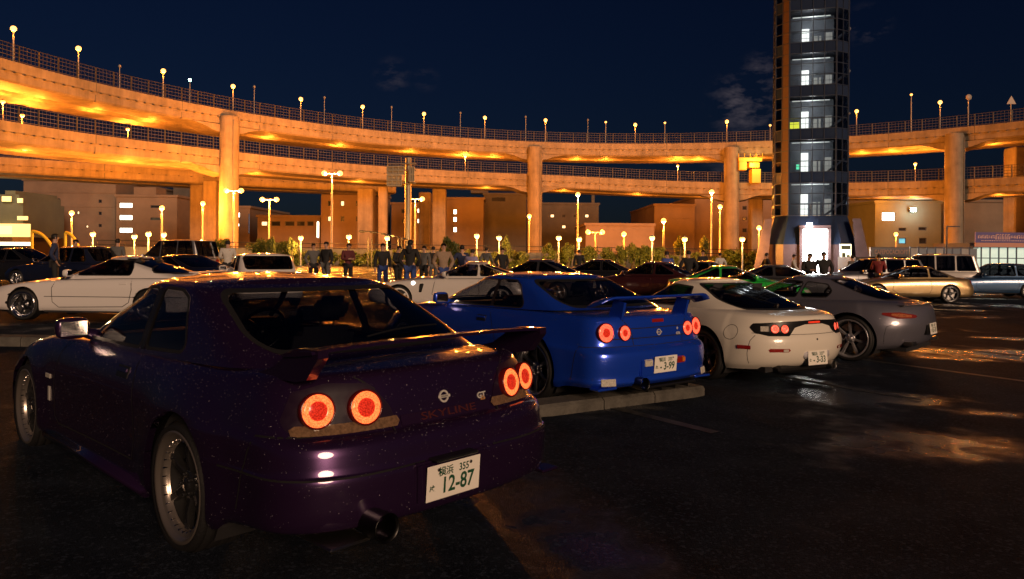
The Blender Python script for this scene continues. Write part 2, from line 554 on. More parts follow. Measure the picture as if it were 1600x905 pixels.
def sd_poly(px_, py_, poly, r=0.0):
    """signed distance to a closed polygon (negative inside), corners rounded by r"""
    poly = np.array(poly, float)
    if r:   # shrink towards the inside by r first
        n = len(poly); area = 0.5 * np.sum(poly[:, 0] * np.roll(poly[:, 1], -1) - np.roll(poly[:, 0], -1) * poly[:, 1])
        s = 1 if area > 0 else -1
        out = []
        for i in range(n):
            a, b, c = poly[i - 1], poly[i], poly[(i + 1) % n]
            e1 = (b - a) / np.linalg.norm(b - a); e2 = (c - b) / np.linalg.norm(c - b)
            n1 = s * np.array([-e1[1], e1[0]]); n2 = s * np.array([-e2[1], e2[0]])
            bis = n1 + n2; bl = bis @ bis
            out.append(b + bis * (2 * r / max(bl, 0.3)) if bl > 1e-6 else b + n1 * r)
        poly = np.array(out)
    p = np.stack([px_, py_], 1)
    d2 = np.full(len(p), 1e9); inside = np.zeros(len(p), bool)
    n = len(poly)
    for i in range(n):
        a, b = poly[i], poly[(i + 1) % n]
        e = b - a; w = p - a
        t = np.clip((w @ e) / (e @ e), 0, 1)
        q = w - t[:, None] * e
        d2 = np.minimum(d2, (q * q).sum(1))
        c = ((a[1] <= p[:, 1]) & (b[1] > p[:, 1])) | ((b[1] <= p[:, 1]) & (a[1] > p[:, 1]))
        xin = a[0] + (p[:, 1] - a[1]) / np.where(abs(b[1] - a[1]) < 1e-12, 1e-12, (b[1] - a[1])) * e[0]
        inside ^= c & (p[:, 0] < xin)
    d = np.sqrt(d2)
    return np.where(inside, -d, d) - r
def side_sd(poly, r=0.04, grow=0.0, ymin=0.25):
    return lambda V, N: np.where(np.abs(V[:, 1]) > ymin, sd_poly(V[:, 0], V[:, 2], poly, r) - grow, 1.0)
def end_sd(poly, xlim, front, r=0.06, grow=0.0):
    """polygon in y,z seen from the front or rear"""
    return lambda V, N: np.where((V[:, 0] > xlim) if front else (V[:, 0] < xlim), sd_poly(V[:, 1], V[:, 2], poly, r) - grow, 1.0)
def beads(root, Ms, n, m, seed=1, up_bias=0.35):
    """rain beads standing on the panels: small flat domes"""
    rng = np.random.default_rng(seed)
    T, TN = [], []
    for (V, N, F) in Ms:
        for f in F:
            for k in range(1, len(f) - 1): T.append((V[f[0]], V[f[k]], V[f[k + 1]])); TN.append((N[f[0]], N[f[k]], N[f[k + 1]]))
    T, TN = np.array(T), np.array(TN)
    ar = np.linalg.norm(np.cross(T[:, 1] - T[:, 0], T[:, 2] - T[:, 0]), axis=1) * (up_bias + np.clip(TN.mean(1)[:, 2], 0, 1))
    pick = rng.choice(len(T), n, p=ar / ar.sum())
    u, v = rng.random(n), rng.random(n); sw = u + v > 1; u[sw], v[sw] = 1 - u[sw], 1 - v[sw]
    P = T[pick, 0] * (1 - u - v)[:, None] + T[pick, 1] * u[:, None] + T[pick, 2] * v[:, None]
    NN = TN[pick].mean(1); NN /= np.linalg.norm(NN, axis=1, keepdims=True)
    A = np.cross(NN, np.array([.3, .5, .81])); A /= np.linalg.norm(A, axis=1, keepdims=True); B = np.cross(NN, A)
    r = .0010 + .0024 * rng.random(n) ** 2.5
    out, F = [], []
    for lev, (rr, h) in enumerate(((1.0, -.1), (.72, .42))):
        for k in range(5):
            a = 2 * math.pi * k / 5 + lev * .6
            out.append(P + (A * math.cos(a) + B * math.sin(a)) * (r * rr)[:, None] + NN * (r * h)[:, None])
    out.append(P + NN * (r * .62)[:, None])
    V = np.stack(out, 1).reshape(-1, 3)
    base = []
    for k in range(5):
        k2 = (k + 1) % 5
        base += [(k, k2, 5 + k2, 5 + k), (5 + k, 5 + k2, 10)]
    F = [tuple(i * 11 + q for q in f) for i in range(n) for f in base]
    me = bpy.data.meshes.new('rain_beads'); me.from_pydata(V.tolist(), [], F); me.update(); me.shade_smooth()
    o = link('rain_beads', me, m, root); o['kind'] = 'stuff'
    return o
def to_obj(name, M, m, parent, off=0.0):
    V, N, F = M
    if len(F) == 0: return None
    return link(name, mesh_np(name, V + N * off, F, True, N), m, parent)
def rim_lip(M, rim, depth=0.03):
    """turn a cut edge inwards so that the sheet shows thickness"""
    V, N, F = M
    use = sorted({q for e in rim for q in e}); mp = {q: len(V) + i for i, q in enumerate(use)}
    W = V[use].copy(); W[:, 1] -= np.sign(W[:, 1]) * depth
    NN = N[use].copy()
    V = np.concatenate([V, W]); N = np.concatenate([N, NN])
    F = F + [(a, mp[a], mp[b], b) for a, b in rim]
    return [V, N, F]
class Surf:
    """ray-castable copy of a shell, for laying trim on it"""
    def __init__(s, *Ms):
        V, F = [], []
        for M in Ms:
            b = len(V); V += [tuple(v) for v in M[0]]; F += [tuple(q + b for q in f) for f in M[2]]
        s.t = BVHTree.FromPolygons(V, F)
    def side(s, x, z, sgn=1):
        h = s.t.ray_cast(Vector((x, 2.0 * sgn, z)), Vector((0, -sgn, 0)))
        return (h[0], h[1]) if h[0] is not None else None
    def rear(s, y, z):
        h = s.t.ray_cast(Vector((-4, y, z)), Vector((1, 0, 0)))
        return (h[0], h[1]) if h[0] is not None else None
    def front(s, y, z):
        h = s.t.ray_cast(Vector((7, y, z)), Vector((-1, 0, 0)))
        return (h[0], h[1]) if h[0] is not None else None
    def top(s, x, y):
        h = s.t.ray_cast(Vector((x, y, 4)), Vector((0, 0, -1)))
        return (h[0], h[1]) if h[0] is not None else None
def densify(pts, step=0.03):
    out = []
    for a, b in zip(pts[:-1], pts[1:]):
        n = max(1, int(math.hypot(b[0] - a[0], b[1] - a[1]) / step))
        for k in range(n): out.append((a[0] + (b[0] - a[0]) * k / n, a[1] + (b[1] - a[1]) * k / n))
    out.append(tuple(pts[-1]))
    return out
def ribbon(mb, hits, width, off=0.0008):
    hits = [h for h in hits if h is not None]
    if len(hits) < 2: return
    V, F = [], []
    for i, (p, n) in enumerate(hits):
        t = hits[min(i + 1, len(hits) - 1)][0] - hits[max(i - 1, 0)][0]
        if t.length < 1e-7: t = Vector((1, 0, 0))
        b = t.normalized().cross(n).normalized() * width / 2
        V += [p + b + n * off, p - b + n * off]
    for i in range(len(hits) - 1):
        F.append((2 * i, 2 * i + 1, 2 * i + 3, 2 * i + 2))
    mb.add(V, F, 0, True)
def patch(hit_fn, poly, step=0.02, off=0.004, r=0.0):
    """a sheet of the outline `poly` laid on a surface (hit_fn(a, b) -> point, normal)"""
    poly = np.array(poly, float)
    lo, hi = poly.min(0) - step, poly.max(0) + step
    na, nb = max(2, int((hi[0] - lo[0]) / step)), max(2, int((hi[1] - lo[1]) / step))
    A = np.linspace(lo[0], hi[0], na + 1); B = np.linspace(lo[1], hi[1], nb + 1)
    V, N, P2, idx = [], [], [], {}
    for i, a in enumerate(A):
        for j, b in enumerate(B):
            h = hit_fn(a, b)
            if h is None: continue
            idx[i, j] = len(V); V.append(h[0]); N.append(h[1]); P2.append((a, b))
    F = []
    for i in range(na):
        for j in range(nb):
            q = [(i, j), (i + 1, j), (i + 1, j + 1), (i, j + 1)]
            if all(k in idx for k in q): F.append(tuple(idx[k] for k in q))
    V = np.array([tuple(v) for v in V]); N = np.array([tuple(n) for n in N]); P2 = np.array(P2)
    # carry the two plan coordinates along through the cut
    V5 = V
    d = sd_poly(P2[:, 0], P2[:, 1], poly, r)
    O, I, rim = split([V5, N, F], lambda v, n: d)
    Vi, Ni, Fi = I
    if len(Fi):
        f = Fi[0]; p = Vi[list(f)]
        if np.dot(np.cross(p[1] - p[0], p[2] - p[0]), Ni[f[0]]) < 0: Fi = [tuple(reversed(f)) for f in Fi]
    return [Vi + Ni * off, Ni, Fi]
# ------------------------------------------------------------------ wheels
WHEELS = {}
def wheel_meshes(key, Rt, width, Rr, dish, n, style, lip):
    """meshes of one wheel, axis along y, outer face at +y"""
    if key in WHEELS: return WHEELS[key]
    h = width / 2
    t = MB()
    prof = [(Rr - 0.004, -h + 0.012), (Rr + 0.012, -h), (Rr + (Rt - Rr) * 0.55, -h - 0.006), (Rt - 0.018, -h + 0.012), (Rt - 0.004, -h + 0.03)]
    gw = (width - 0.06) / 4
    for g in range(4):
        y0 = -h + 0.03 + g * gw
        prof += [(Rt, y0 + 0.004), (Rt, y0 + gw - 0.008), (Rt - 0.007, y0 + gw - 0.006), (Rt - 0.007, y0 + gw)]
    prof += [(Rt - 0.004, h - 0.03), (Rt - 0.018, h - 0.012), (Rr + (Rt - Rr) * 0.55, h + 0.006), (Rr + 0.012, h), (Rr - 0.004, h - 0.012)]
    t.lathe(prof, 56, axis='y')
    tyre = t.mesh('tyre')
    r = MB()
    r.lathe([(Rr - lip - 0.004, h - dish - 0.01), (Rr - lip, h - dish), (Rr - lip + 0.004, h - dish + 0.02), (Rr - lip * .8, h - dish * .55), (Rr - lip * .55, h - dish * .45), (Rr - 0.022, h - 0.02), (Rr - 0.014, h - 0.004), (Rr + 0.006, h + 0.002), (Rr + 0.008, h - 0.012), (Rr, h - 0.02)], 56, axis='y')
    rim = r.mesh('rim')
    bb_ = MB(); bb_.lathe([(Rr, -h + 0.01), (Rr - 0.02, -h + 0.03), (Rr - 0.045, -h + 0.06), (Rr - 0.055, h - dish - 0.04), (Rr - lip - 0.004, h - dish - 0.012)], 48, axis='y'); barrel = bb_.mesh('barrel')
    sp = MB()
    yo = h - dish
    ro = Rr - lip + 0.004
    def spoke(w0, w1, th0, th1, ang):
        # a solid arm from hub to rim, its face dished towards the hub
        V = []
        for rr, w, yf, tk in ((0.035, w0, yo - 0.02 - style.get('in', 0.0), 0.035), (0.09, w0, yo - 0.012 - style.get('in', 0.0), 0.04), (ro * 0.62, (w0 + w1) / 2 * style.get('waist', 0.9), yo - 0.002, 0.035), (ro, w1, yo - 0.002, 0.03)):
            for sx, yy in ((-0.5, yf - tk), (0.5, yf - tk), (0.42, yf - 0.006), (0.3, yf), (-0.3, yf), (-0.42, yf - 0.006)):
                x = sx * w
                V.append(Vector((x + ang_off * rr, yy, rr)))
        rot = Matrix.Rotation(ang, 3, 'Y')
        V = [rot @ v for v in V]
        F = []
        for i in range(3):
            for k in range(6):
                k2 = (k + 1) % 6
                F.append((i * 6 + k, i * 6 + k2, (i + 1) * 6 + k2, (i + 1) * 6 + k))
        return V, F
    ang_off = 0.0
    if style.get('twin'):
        m2 = MB()
        for so in (-1, 1):
            ang_off = so * style['twin']
            V, F = spoke(style['w0'], style['w1'], 0, 0, 0); m2.add(V, [tuple(reversed(f)) for f in F])
        sp_me = m2.mesh('spoke')
    else:
        m2 = MB(); V, F = spoke(style['w0'], style['w1'], 0, 0, 0); m2.add(V, [tuple(reversed(f)) for f in F]); sp_me = m2.mesh('spoke')
    hb = MB()
    hb.lathe([(0.075, yo - 0.07 - style.get('in', 0)), (0.075, yo - 0.02 - style.get('in', 0)), (0.066, yo - 0.012 - style.get('in', 0)), (0.04, yo - 0.012 - style.get('in', 0)), (0.036, yo - 0.002 - style.get('in', 0)), (0.03, yo + 0.004 - style.get('in', 0)), (0.001, yo + 0.006 - style.get('in', 0))], 24, axis='y')
    for k in range(5):
        a = 2 * math.pi * k / 5
        hb.lathe([(0.011, yo - 0.02 - style.get('in', 0)), (0.011, yo + 0.004 - style.get('in', 0)), (0.007, yo + 0.01 - style.get('in', 0)), (0.0005, yo + 0.01 - style.get('in', 0))], 8, axis='y', mat=Matrix.Translation((0.054 * math.cos(a), 0, 0.054 * math.sin(a))), smooth=False)
    hub = hb.mesh('hub')
    br = MB()
    br.lathe([(Rr * 0.42, -0.02), (Rr * 0.78, -0.02), (Rr * 0.78, 0.01), (Rr * 0.42, 0.01)], 36, axis='y', close=True, smooth=False)
    brake = br.mesh('brake_disc')
    bolts = None
    if style.get('bolts'):
        bb = MB()
        for k in range(30):
            a = 2 * math.pi * k / 30
            bb.lathe([(0.005, yo), (0.005, yo + 0.024), (0.0005, yo + 0.027)], 6, axis='y', mat=Matrix.Translation(((ro + 0.001) * math.cos(a), 0, (ro + 0.001) * math.sin(a))), smooth=False)
        bolts = bb.mesh('rim_bolts')
    WHEELS[key] = dict(tyre=tyre, rim=rim, barrel=barrel, spoke=sp_me, hub=hub, brake=brake, n=n, bolts=bolts)
    return WHEELS[key]
def add_wheel(parent, key, loc, side, mats, steer=0.0, spin=0.0):
    W = WHEELS[key]
    e = empty('wheel', loc, (0 if side > 0 else math.pi) + steer, parent)
    def put(nm, me, m, ang=0.0):
        if not me.materials: me.materials.append(m)
        o = link(nm, me, None, e)
        if ang: o.rotation_euler = (0, ang, 0)
        if me.materials[0] != m:
            o.material_slots[0].link = 'OBJECT'; o.material_slots[0].material = m
        return o
    put('tyre', W['tyre'], TYRE); put('rim', W['rim'], mats[0]); put('barrel', W['barrel'], BARREL); put('hub', W['hub'], mats[1]); put('brake_disc', W['brake'], STEEL)
    for k in range(W['n']): put('spoke', W['spoke'], mats[1], spin + 2 * math.pi * k / W['n'])
    if W['bolts']: put('rim_bolts', W['bolts'], CHROME)
    return e
# ------------------------------------------------------------------ ground
def asphalt_mat():
    m = bpy.data.materials.new('wet asphalt'); m.use_nodes = True
    t = m.node_tree; b = t.nodes['Principled BSDF']
    geo = t.nodes.new('ShaderNodeNewGeometry')
    def noise(sc, det=4, rough=.55):
        n = t.nodes.new('ShaderNodeTexNoise'); n.inputs['Scale'].default_value = sc; n.inputs['Detail'].default_value = det; n.inputs['Roughness'].default_value = rough
        t.links.new(geo.outputs['Position'], n.inputs['Vector']); return n.outputs[0]
    def rng(v, a, c, x, y, smooth=True):
        n = t.nodes.new('ShaderNodeMapRange'); n.inputs['From Min'].default_value = a; n.inputs['From Max'].default_value = c; n.inputs['To Min'].default_value = x; n.inputs['To Max'].default_value = y
        if smooth: n.interpolation_type = 'SMOOTHSTEP'
        t.links.new(v, n.inputs['Value']); return n.outputs[0]
    wet = rng(noise(.38, 5, .6), .50, .62, 0, 1)          # where a film of water stands
    patch_ = noise(1.7, 6, .65)
    col = t.nodes.new('ShaderNodeValToRGB'); col.color_ramp.elements[0].position = .3; col.color_ramp.elements[1].position = .75
    col.color_ramp.elements[0].color = (.0045, .0062, .011, 1); col.color_ramp.elements[1].color = (.017, .022, .034, 1)
    t.links.new(patch_, col.inputs[0])
    grit = noise(170, 2, .5)
    gm = t.nodes.new('ShaderNodeMix'); gm.data_type = 'RGBA'; gm.blend_type = 'MULTIPLY'; gm.inputs[0].default_value = 1
    t.links.new(col.outputs[0], gm.inputs[6]); t.links.new(rng(grit, .3, .7, .45, 1.7), gm.inputs[7])
    sv = t.nodes.new('ShaderNodeTexVoronoi'); sv.inputs['Scale'].default_value = 62; t.links.new(geo.outputs['Position'], sv.inputs['Vector'])
    sc_ = t.nodes.new('ShaderNodeSeparateColor'); t.links.new(sv.outputs['Color'], sc_.inputs[0])
    g2 = t.nodes.new('ShaderNodeMix'); g2.data_type = 'RGBA'; g2.blend_type = 'MIX'; t.links.new(rng(sc_.outputs[0], .78, 1.0, 0, .8), g2.inputs[0])
    t.links.new(gm.outputs[2], g2.inputs[6]); g2.inputs[7].default_value = (.036, .046, .070, 1)
    t.links.new(g2.outputs[2], b.inputs['Base Color'])
    rr = t.nodes.new('ShaderNodeMix'); rr.data_type = 'FLOAT'; rr.inputs[2].default_value = .72; rr.inputs[3].default_value = .11
    t.links.new(wet, rr.inputs[0]); t.links.new(rr.outputs[0], b.inputs['Roughness'])
    b.inputs['IOR'].default_value = 1.33; t.links.new(rng(wet, 0, 1, .10, .42, False), b.inputs['Specular IOR Level'])
    vo = t.nodes.new('ShaderNodeTexVoronoi'); vo.inputs['Scale'].default_value = 130
    t.links.new(geo.outputs['Position'], vo.inputs['Vector'])
    ad = t.nodes.new('ShaderNodeMath'); ad.operation = 'ADD'
    t.links.new(rng(vo.outputs['Distance'], 0, .8, 1, 0, False), ad.inputs[0]); t.links.new(grit, ad.inputs[1])
    st = rng(wet, 0, 1, 1.0, .22, False)
    bp = t.nodes.new('ShaderNodeBump'); bp.inputs['Distance'].default_value = .006
    t.links.new(st, bp.inputs['Strength']); t.links.new(ad.outputs[0], bp.inputs['Height'])
    b2 = t.nodes.new('ShaderNodeBump'); b2.inputs['Distance'].default_value = .03; b2.inputs['Strength'].default_value = .14
    t.links.new(noise(2.6, 3, .5), b2.inputs['Height']); t.links.new(bp.outputs[0], b2.inputs['Normal'])
    t.links.new(b2.outputs[0], b.inputs['Normal'])
    return m
gmb = MB()
xs = [-900, -300, -120] + list(np.linspace(-60, 60, 61)) + [120, 300, 900]
ysg = [-60, 0, 20, 60, 150, 400, 1500]
V = [(x, y, ground_z(x)) for y in ysg for x in xs]
n = len(xs)
gmb.add(V, [(j * n + i, j * n + i + 1, (j + 1) * n + i + 1, (j + 1) * n + i) for j in range(len(ysg) - 1) for i in range(n - 1)], 0, True)
tag(gmb.build('ground', asphalt_mat()), kind='structure')
CONCRETE = mat('weathered concrete', (.22, .18, .135), .75, noise=.3, nscale=.5, bump=.15, bscale=6)
def streak(m):
    # rain streaks and soot running down the concrete
    t = m.node_tree; b = t.nodes['Principled BSDF']; src = b.inputs['Base Color'].links[0].from_socket
    tc = t.nodes.new('ShaderNodeTexCoord'); mp = t.nodes.new('ShaderNodeMapping'); mp.inputs['Scale'].default_value = (1.1, 1.1, .10)
    nz = t.nodes.new('ShaderNodeTexNoise'); nz.inputs['Scale'].default_value = 1.0; nz.inputs['Detail'].default_value = 7; nz.inputs['Roughness'].default_value = .7
    t.links.new(tc.outputs['Object'], mp.inputs[0]); t.links.new(mp.outputs[0], nz.inputs['Vector'])
    mr = t.nodes.new('ShaderNodeMapRange'); mr.inputs['From Min'].default_value = .38; mr.inputs['From Max'].default_value = .62; mr.inputs['To Min'].default_value = .78; mr.inputs['To Max'].default_value = 1.08
    t.links.new(nz.outputs[0], mr.inputs['Value'])
    mx = t.nodes.new('ShaderNodeMix'); mx.data_type = 'RGBA'; mx.blend_type = 'MULTIPLY'; mx.inputs[0].default_value = 1
    t.links.new(src, mx.inputs[6]); t.links.new(mr.outputs[0], mx.inputs[7]); t.links.new(mx.outputs[2], b.inputs['Base Color'])
streak(CONCRETE)
KERB = mat('old kerb concrete', (.085, .08, .07), .8, noise=.45, nscale=5, bump=.5, bscale=40)
LINE = mat('worn white road paint', (.034, .034, .036), .55, noise=.9, nscale=9)
def ground_line(a, b, w=.12):
    a, b = Vector(a), Vector(b); d = (b - a).normalized(); p = Vector((-d.y, d.x)) * w / 2
    mb = MB(); k = 12; V = []
    for i in range(k + 1):
        c = a + (b - a) * i / k
        for q in (c + p, c - p): V.append((q.x, q.y, ground_z(q.x) + .004))
    mb.add(V, [(2 * i + 1, 2 * i + 3, 2 * i + 2, 2 * i) for i in range(k)])
    return tag(mb.build('bay_line', LINE), kind='structure')
for a, b in (((1.75, 6.35), (-1.6, 10.6)), ((4.45, 8.05), (.6, 13.2)), ((6.9, 9.0), (2.9, 14.6)), ((9.6, 10.4), (5.8, 15.2))):
    ground_line(a, b)
def kerb_run(pts, w, h, label):
    """kerb stones laid end to end with recessed joints, rounded at the ends"""
    root = empty('kerb', (pts[0][0], pts[0][1], 0)); tag(root, label, 'kerb')
    a, b = Vector(pts[0]), Vector(pts[1]); L = (b - a).length; d = (b - a) / L; p = Vector((-d.y, d.x))
    k = max(1, round(L / .62)); prof = [(-w / 2, -.05), (-w / 2, h * .75), (-w / 2 + .03, h), (w / 2 - .03, h), (w / 2, h * .75), (w / 2, -.05)]
    for i in range(k):
        s0, s1 = i * L / k + .006, (i + 1) * L / k - .006
        mb = MB(); V = []
        ends = [(s0, 1.0), (s1, 1.0)]
        if i == 0: ends = [(s0 - .12, .62), (s0, .9)] + ends[1:] if False else [(s0 - .16, .45), (s0 - .10, .8), (s0 + .05, 1), (s1, 1)]
        if i == k - 1: ends = [(s0, 1), (s1 - .05, 1), (s1 + .10, .8), (s1 + .16, .45)]
        for s, f in ends:
            for (q, z) in prof:
                c = a + d * s + p * q * f
                V.append((c.x - a.x, c.y - a.y, ground_z(c.x) + (z if z < 0 else z * (.6 + .4 * f))))
        m6 = len(prof)
        F = [(j * m6 + e, (j + 1) * m6 + e, (j + 1) * m6 + e + 1, j * m6 + e + 1) for j in range(len(ends) - 1) for e in range(m6 - 1)]
        F += [tuple(range(m6)), tuple(reversed(range((len(ends) - 1) * m6, len(ends) * m6)))]
        mb.add(V, [tuple(reversed(f)) for f in F]); mb.build('kerb_stone', KERB, root)
    return root
kerb_run(((.25, 6.95), (1.95, 8.10)), .32, .11, 'low concrete kerb under the tail of the blue coupe')
kerb_run(((-9.5, 10.75), (-4.6, 10.95)), .40, .13, 'pale concrete kerb on the left, in front of the white wedge coupe')

# ------------------------------------------------------------------ elevated road
SODIUM = (1.0, .26, .022)
SODIUM_PALE = (1.0, .44, .08)
POW = 1.3
CX, CY, CR = 17.27, 56.1, 68.8
ZA = 20.0
ZBF = pchip([(-60, 13.2), (-37, 14.6), (0, 14.6), (35, 13.4), (64, 12.5), (90, 12.2)])
def arc_pt(th, u): return Vector((CX + (CR + u) * math.cos(th), CY + (CR + u) * math.sin(th)))
def theta_at(pxx, u):
    """bearing on the loop (u metres outside its inner edge) that the camera sees at photo column pxx"""
    best = None
    for th in np.linspace(R(-10), R(205), 4301):
        p = arc_pt(th, u)
        if p.y < 5: continue
        e = abs(800 + FOCAL_PX * p.x / p.y - pxx)
        if best is None or e < best[0]: best = (e, th)
    return best[1]
def sweep(mb, path, prof, closed=True, m=0, smooth=False):
    """prof (u, z) swept along path of (point, outward normal, z)"""
    V, F = [], []
    k = len(prof)
    for (p, nrm, z) in path:
        for (u, dz) in prof: V.append((p.x + nrm.x * u, p.y + nrm.y * u, z + dz))
    for i in range(len(path) - 1):
        for a in range(k if closed else k - 1):
            F.append((i * k + a, i * k + (a + 1) % k, (i + 1) * k + (a + 1) % k, (i + 1) * k + a))
    mb.add(V, F, m, smooth)
    mb.add(V[:k], [tuple(range(k))], m); mb.add(V[-k:], [tuple(reversed(range(k)))], m)
FENCE = mat('weathered fence steel', (.045, .04, .036), .6, .3)
def girder_prof(u0, u1, zt, zb, ch=.35): return [(u0, zt), (u0, zb + ch), (u0 + ch, zb), (u1 - ch, zb), (u1, zb + ch), (u1, zt)]
def make_deck(name, label, path, cat='viaduct', step_posts=2.0, fence_h=1.7):
    root = empty(name, (0, 0, 0)); tag(root, label, cat, 'decks of the elevated road')
    p = MB(); sweep(p, path, [(0, -1.0), (0, 0), (.28, 0), (.28, -1.0)]); p.build('parapet', CONCRETE, root)
    s = MB(); sweep(s, path, [(.12, -1.3), (.12, -1.003), (10.6, -1.003), (10.6, -1.3)]); s.build('road_slab', CONCRETE, root)
    p2 = MB(); sweep(p2, path, [(10.45, -1.0), (10.45, 0), (10.7, 0), (10.7, -1.0)]); p2.build('parapet', CONCRETE, root)
    for (u0, u1) in ((.14, 4.3), (6.3, 10.4)):
        g = MB(); sweep(g, path, girder_prof(u0, u1, -1.303, -2.10, .2)); g.build('girder', CONCRETE, root)
    dr = MB()
    for i in range(len(path) - 1):      # row of small drain studs under the parapet ledge
        (pa, na, za), (pb, nb, zb) = path[i], path[i + 1]
        for k in range(2):
            t = (k + .5) / 2; q = pa.lerp(pb, t); nn = na
            dr.box((q.x - nn.x * .05 - .12, q.y - nn.y * .05 - .12, za - 1.12), (q.x - nn.x * .05 + .12, q.y - nn.y * .05 + .12, za - 1.02))
    o = dr.build('drain_studs', mat('stained concrete', (.10, .09, .08), .8), root); o['kind'] = 'stuff'
    for i in range(3, len(path) - 1, 5):      # expansion joints across the fascia
        q, nn, z = path[i]; M_ = Matrix.Translation((q.x, q.y, z)) @ Matrix.Rotation(math.atan2(nn.y, nn.x), 4, 'Z')
        jn = MB(); jn.box((-.012, -.05, -1.0), (.2, .05, .01), mat=M_); jn.box((.13, -.05, -2.09), (.3, .05, -1.31), mat=M_); jn.build('expansion_joint', mat('stained concrete', (.10, .09, .08), .8), root)
    f = MB()
    for i in range(len(path) - 1):
        (pa, na, za), (pb, nb, zb) = path[i], path[i + 1]
        L = (pb - pa).length; k = max(1, round(L / step_posts))
        for j in range(k):
            q = pa.lerp(pb, j / k); z = za + (zb - za) * j / k
            x, y = q.x + na.x * .14, q.y + na.y * .14
            f.box((x - .06, y - .06, z), (x + .06, y + .06, z + fence_h))
    for h in (.15, .55, .95, 1.35, fence_h):
        sweep(f, path, [(.12, h - .03), (.12, h + .03), (.16, h + .03), (.16, h - .03)])
    o = f.build('railing', FENCE, root); o['kind'] = 'stuff'
    # upright bars of the fence
    net = MB()
    for i in range(len(path) - 1):
        (pa, na, za), (pb, nb, zb) = path[i], path[i + 1]
        k = max(1, round((pb - pa).length / .45))
        for j in range(k):
            q = pa.lerp(pb, j / k); z = za + (zb - za) * j / k; x, y = q.x + na.x * .14, q.y + na.y * .14
            net.box((x - .014, y - .014, z), (x + .014, y + .014, z + fence_h))
    o = net.build('fence_bars', FENCE, root); o['kind'] = 'stuff'
    return root
def arc_path(th0, th1, n, zf):
    out = []
    for th in np.linspace(th0, th1, n):
        p = arc_pt(th, 0); out.append((p, Vector((math.cos(th), math.sin(th))), float(zf(p.x))))
    return out
TH0, TH1 = R(12), R(178)
make_deck('upper_road_deck', 'upper deck of the curving elevated road, topmost with fence and lamps', arc_path(TH0, TH1, 90, lambda x: ZA))
make_deck('lower_road_deck', 'second deck of the elevated road, running below the topmost deck', arc_path(TH0, TH1, 90, ZBF))
# a third road passing behind on the left
def straight_path(pts, n):
    P = [Vector(p) for p in pts]; out = []
    xs_ = [p.x for p in P]; fy = pchip([(p.x, p.y) for p in P]); fz = pchip([(p.x, p.z) for p in P])
    for x in np.linspace(xs_[-1], xs_[0], n):
        e = .5; d = Vector((1, float(fy(x + e) - fy(x - e)))).normalized()
        out.append((Vector((x, float(fy(x)))), Vector((-d.y, d.x)), float(fz(x))))
    return out
make_deck('rear_road_deck', 'lowest road deck at the left, passing behind the double deck', straight_path([(-95, 80, 13.6), (-74, 97, 13.9), (-46, 118, 14.0), (-21, 134, 14.2)], 26))
POLE0 = mat('grey drain pipe', (.12, .11, .10), .5)
def pillar(name, label, x, y, r, ztop, square=False, cap=None, group='pillars of the elevated road'):
    root = empty(name, (x, y, ground_z(x))); tag(root, label, 'pillar', group)
    zt = ztop - ground_z(x)
    mb = MB()
    if square: mb.bbox((-r, -r, -.3), (r, r, zt), .18)
    else: mb.lathe([(r, -.3), (r, zt - .35), (r * .93, zt)], 32); mb.lathe([(r * .93, zt), (.01, zt)], 32, smooth=False)
    mb.build('shaft', CONCRETE, root)
    dp = MB(); dp.tube([(r * .72, -r * .78, .2), (r * .72, -r * .78, zt - .6)], .09, 8); dp.build('drain_pipe', POLE0, root)
    b = MB(); b.bbox((-r * 1.6, -r * 1.6, -.3), (r * 1.6, r * 1.6, .35), .1); b.build('footing', CONCRETE, root)
    if cap:
        for zc_ in cap:      # haunched brackets under the decks on both sides
            h = MB()
            th = math.atan2(y - CY, x - CX); t = Vector((-math.sin(th), math.cos(th), 0)); nrm = Vector((math.cos(th), math.sin(th), 0))
            for s in (1, -1):
                zz = zc_ - ground_z(x)
                poly = [(0, zz), (s * 5.0, zz), (s * 3.4, zz - .35), (s * 2.2, zz - .8), (0, zz - 1.2)]
                V = []
                for w in (.35, 3.9):
                    for (a, z) in poly: V.append(t * a + nrm * w + Vector((0, 0, z)))
                k = len(poly); F = [tuple(range(k)), tuple(reversed(range(k, 2 * k)))] + [(i, (i + 1) % k, k + (i + 1) % k, k + i) for i in range(k)]
                h.add(V, F)
                h.build('haunch', CONCRETE, root); h = MB()
    return root
PILLAR_LABELS = {357: 'round concrete pillar, leftmost of the tall ones before the decks', 835: 'tall round concrete pillar near the middle with haunched brackets', 1142: 'tall round concrete pillar just left of the glass tower', 1490: 'tall round concrete pillar right of the glass tower'}
for c_ in (357, 835, 1142, 1490):
    th = theta_at(c_, -.4); p = arc_pt(th, -.4)
    pillar('road_pillar', PILLAR_LABELS[c_], p.x, p.y, 1.22, ZA - .95, cap=(ZA - 2.05, float(ZBF(p.x)) - 2.05))
for (c_, y_, Y, r, lab) in ((310, 0, 118, 1.05, 'square pillar under the lowest deck, beside the dark block'), (330, 0, 112, 1.0, 'slim square pillar just left of the leftmost tall pillar'),
                        (572, 0, 124, 1.3, 'square pillar left of the sign gantry, behind its twin'), (598, 0, 120, .7, 'narrow square pillar left of the sign gantry'),
                        (664, 0, 138, 1.1, 'rear square pillar right of the sign gantry'), (686, 0, 130, 1.15, 'front square pillar right of the sign gantry'),
                        (1180, 0, 128, 1.0, 'square pillar in shade beside the glass tower'), (1590, 0, 112, 1.4, 'square pillar at the right edge under the decks')):
    p = px(c_, 395, Y); pillar('square_pillar', lab, p.x, p.y, r, (12.0 if c_ < 620 else float(ZBF(p.x)) - 2.05) if c_ != 1590 else ZA - 2.05, True)

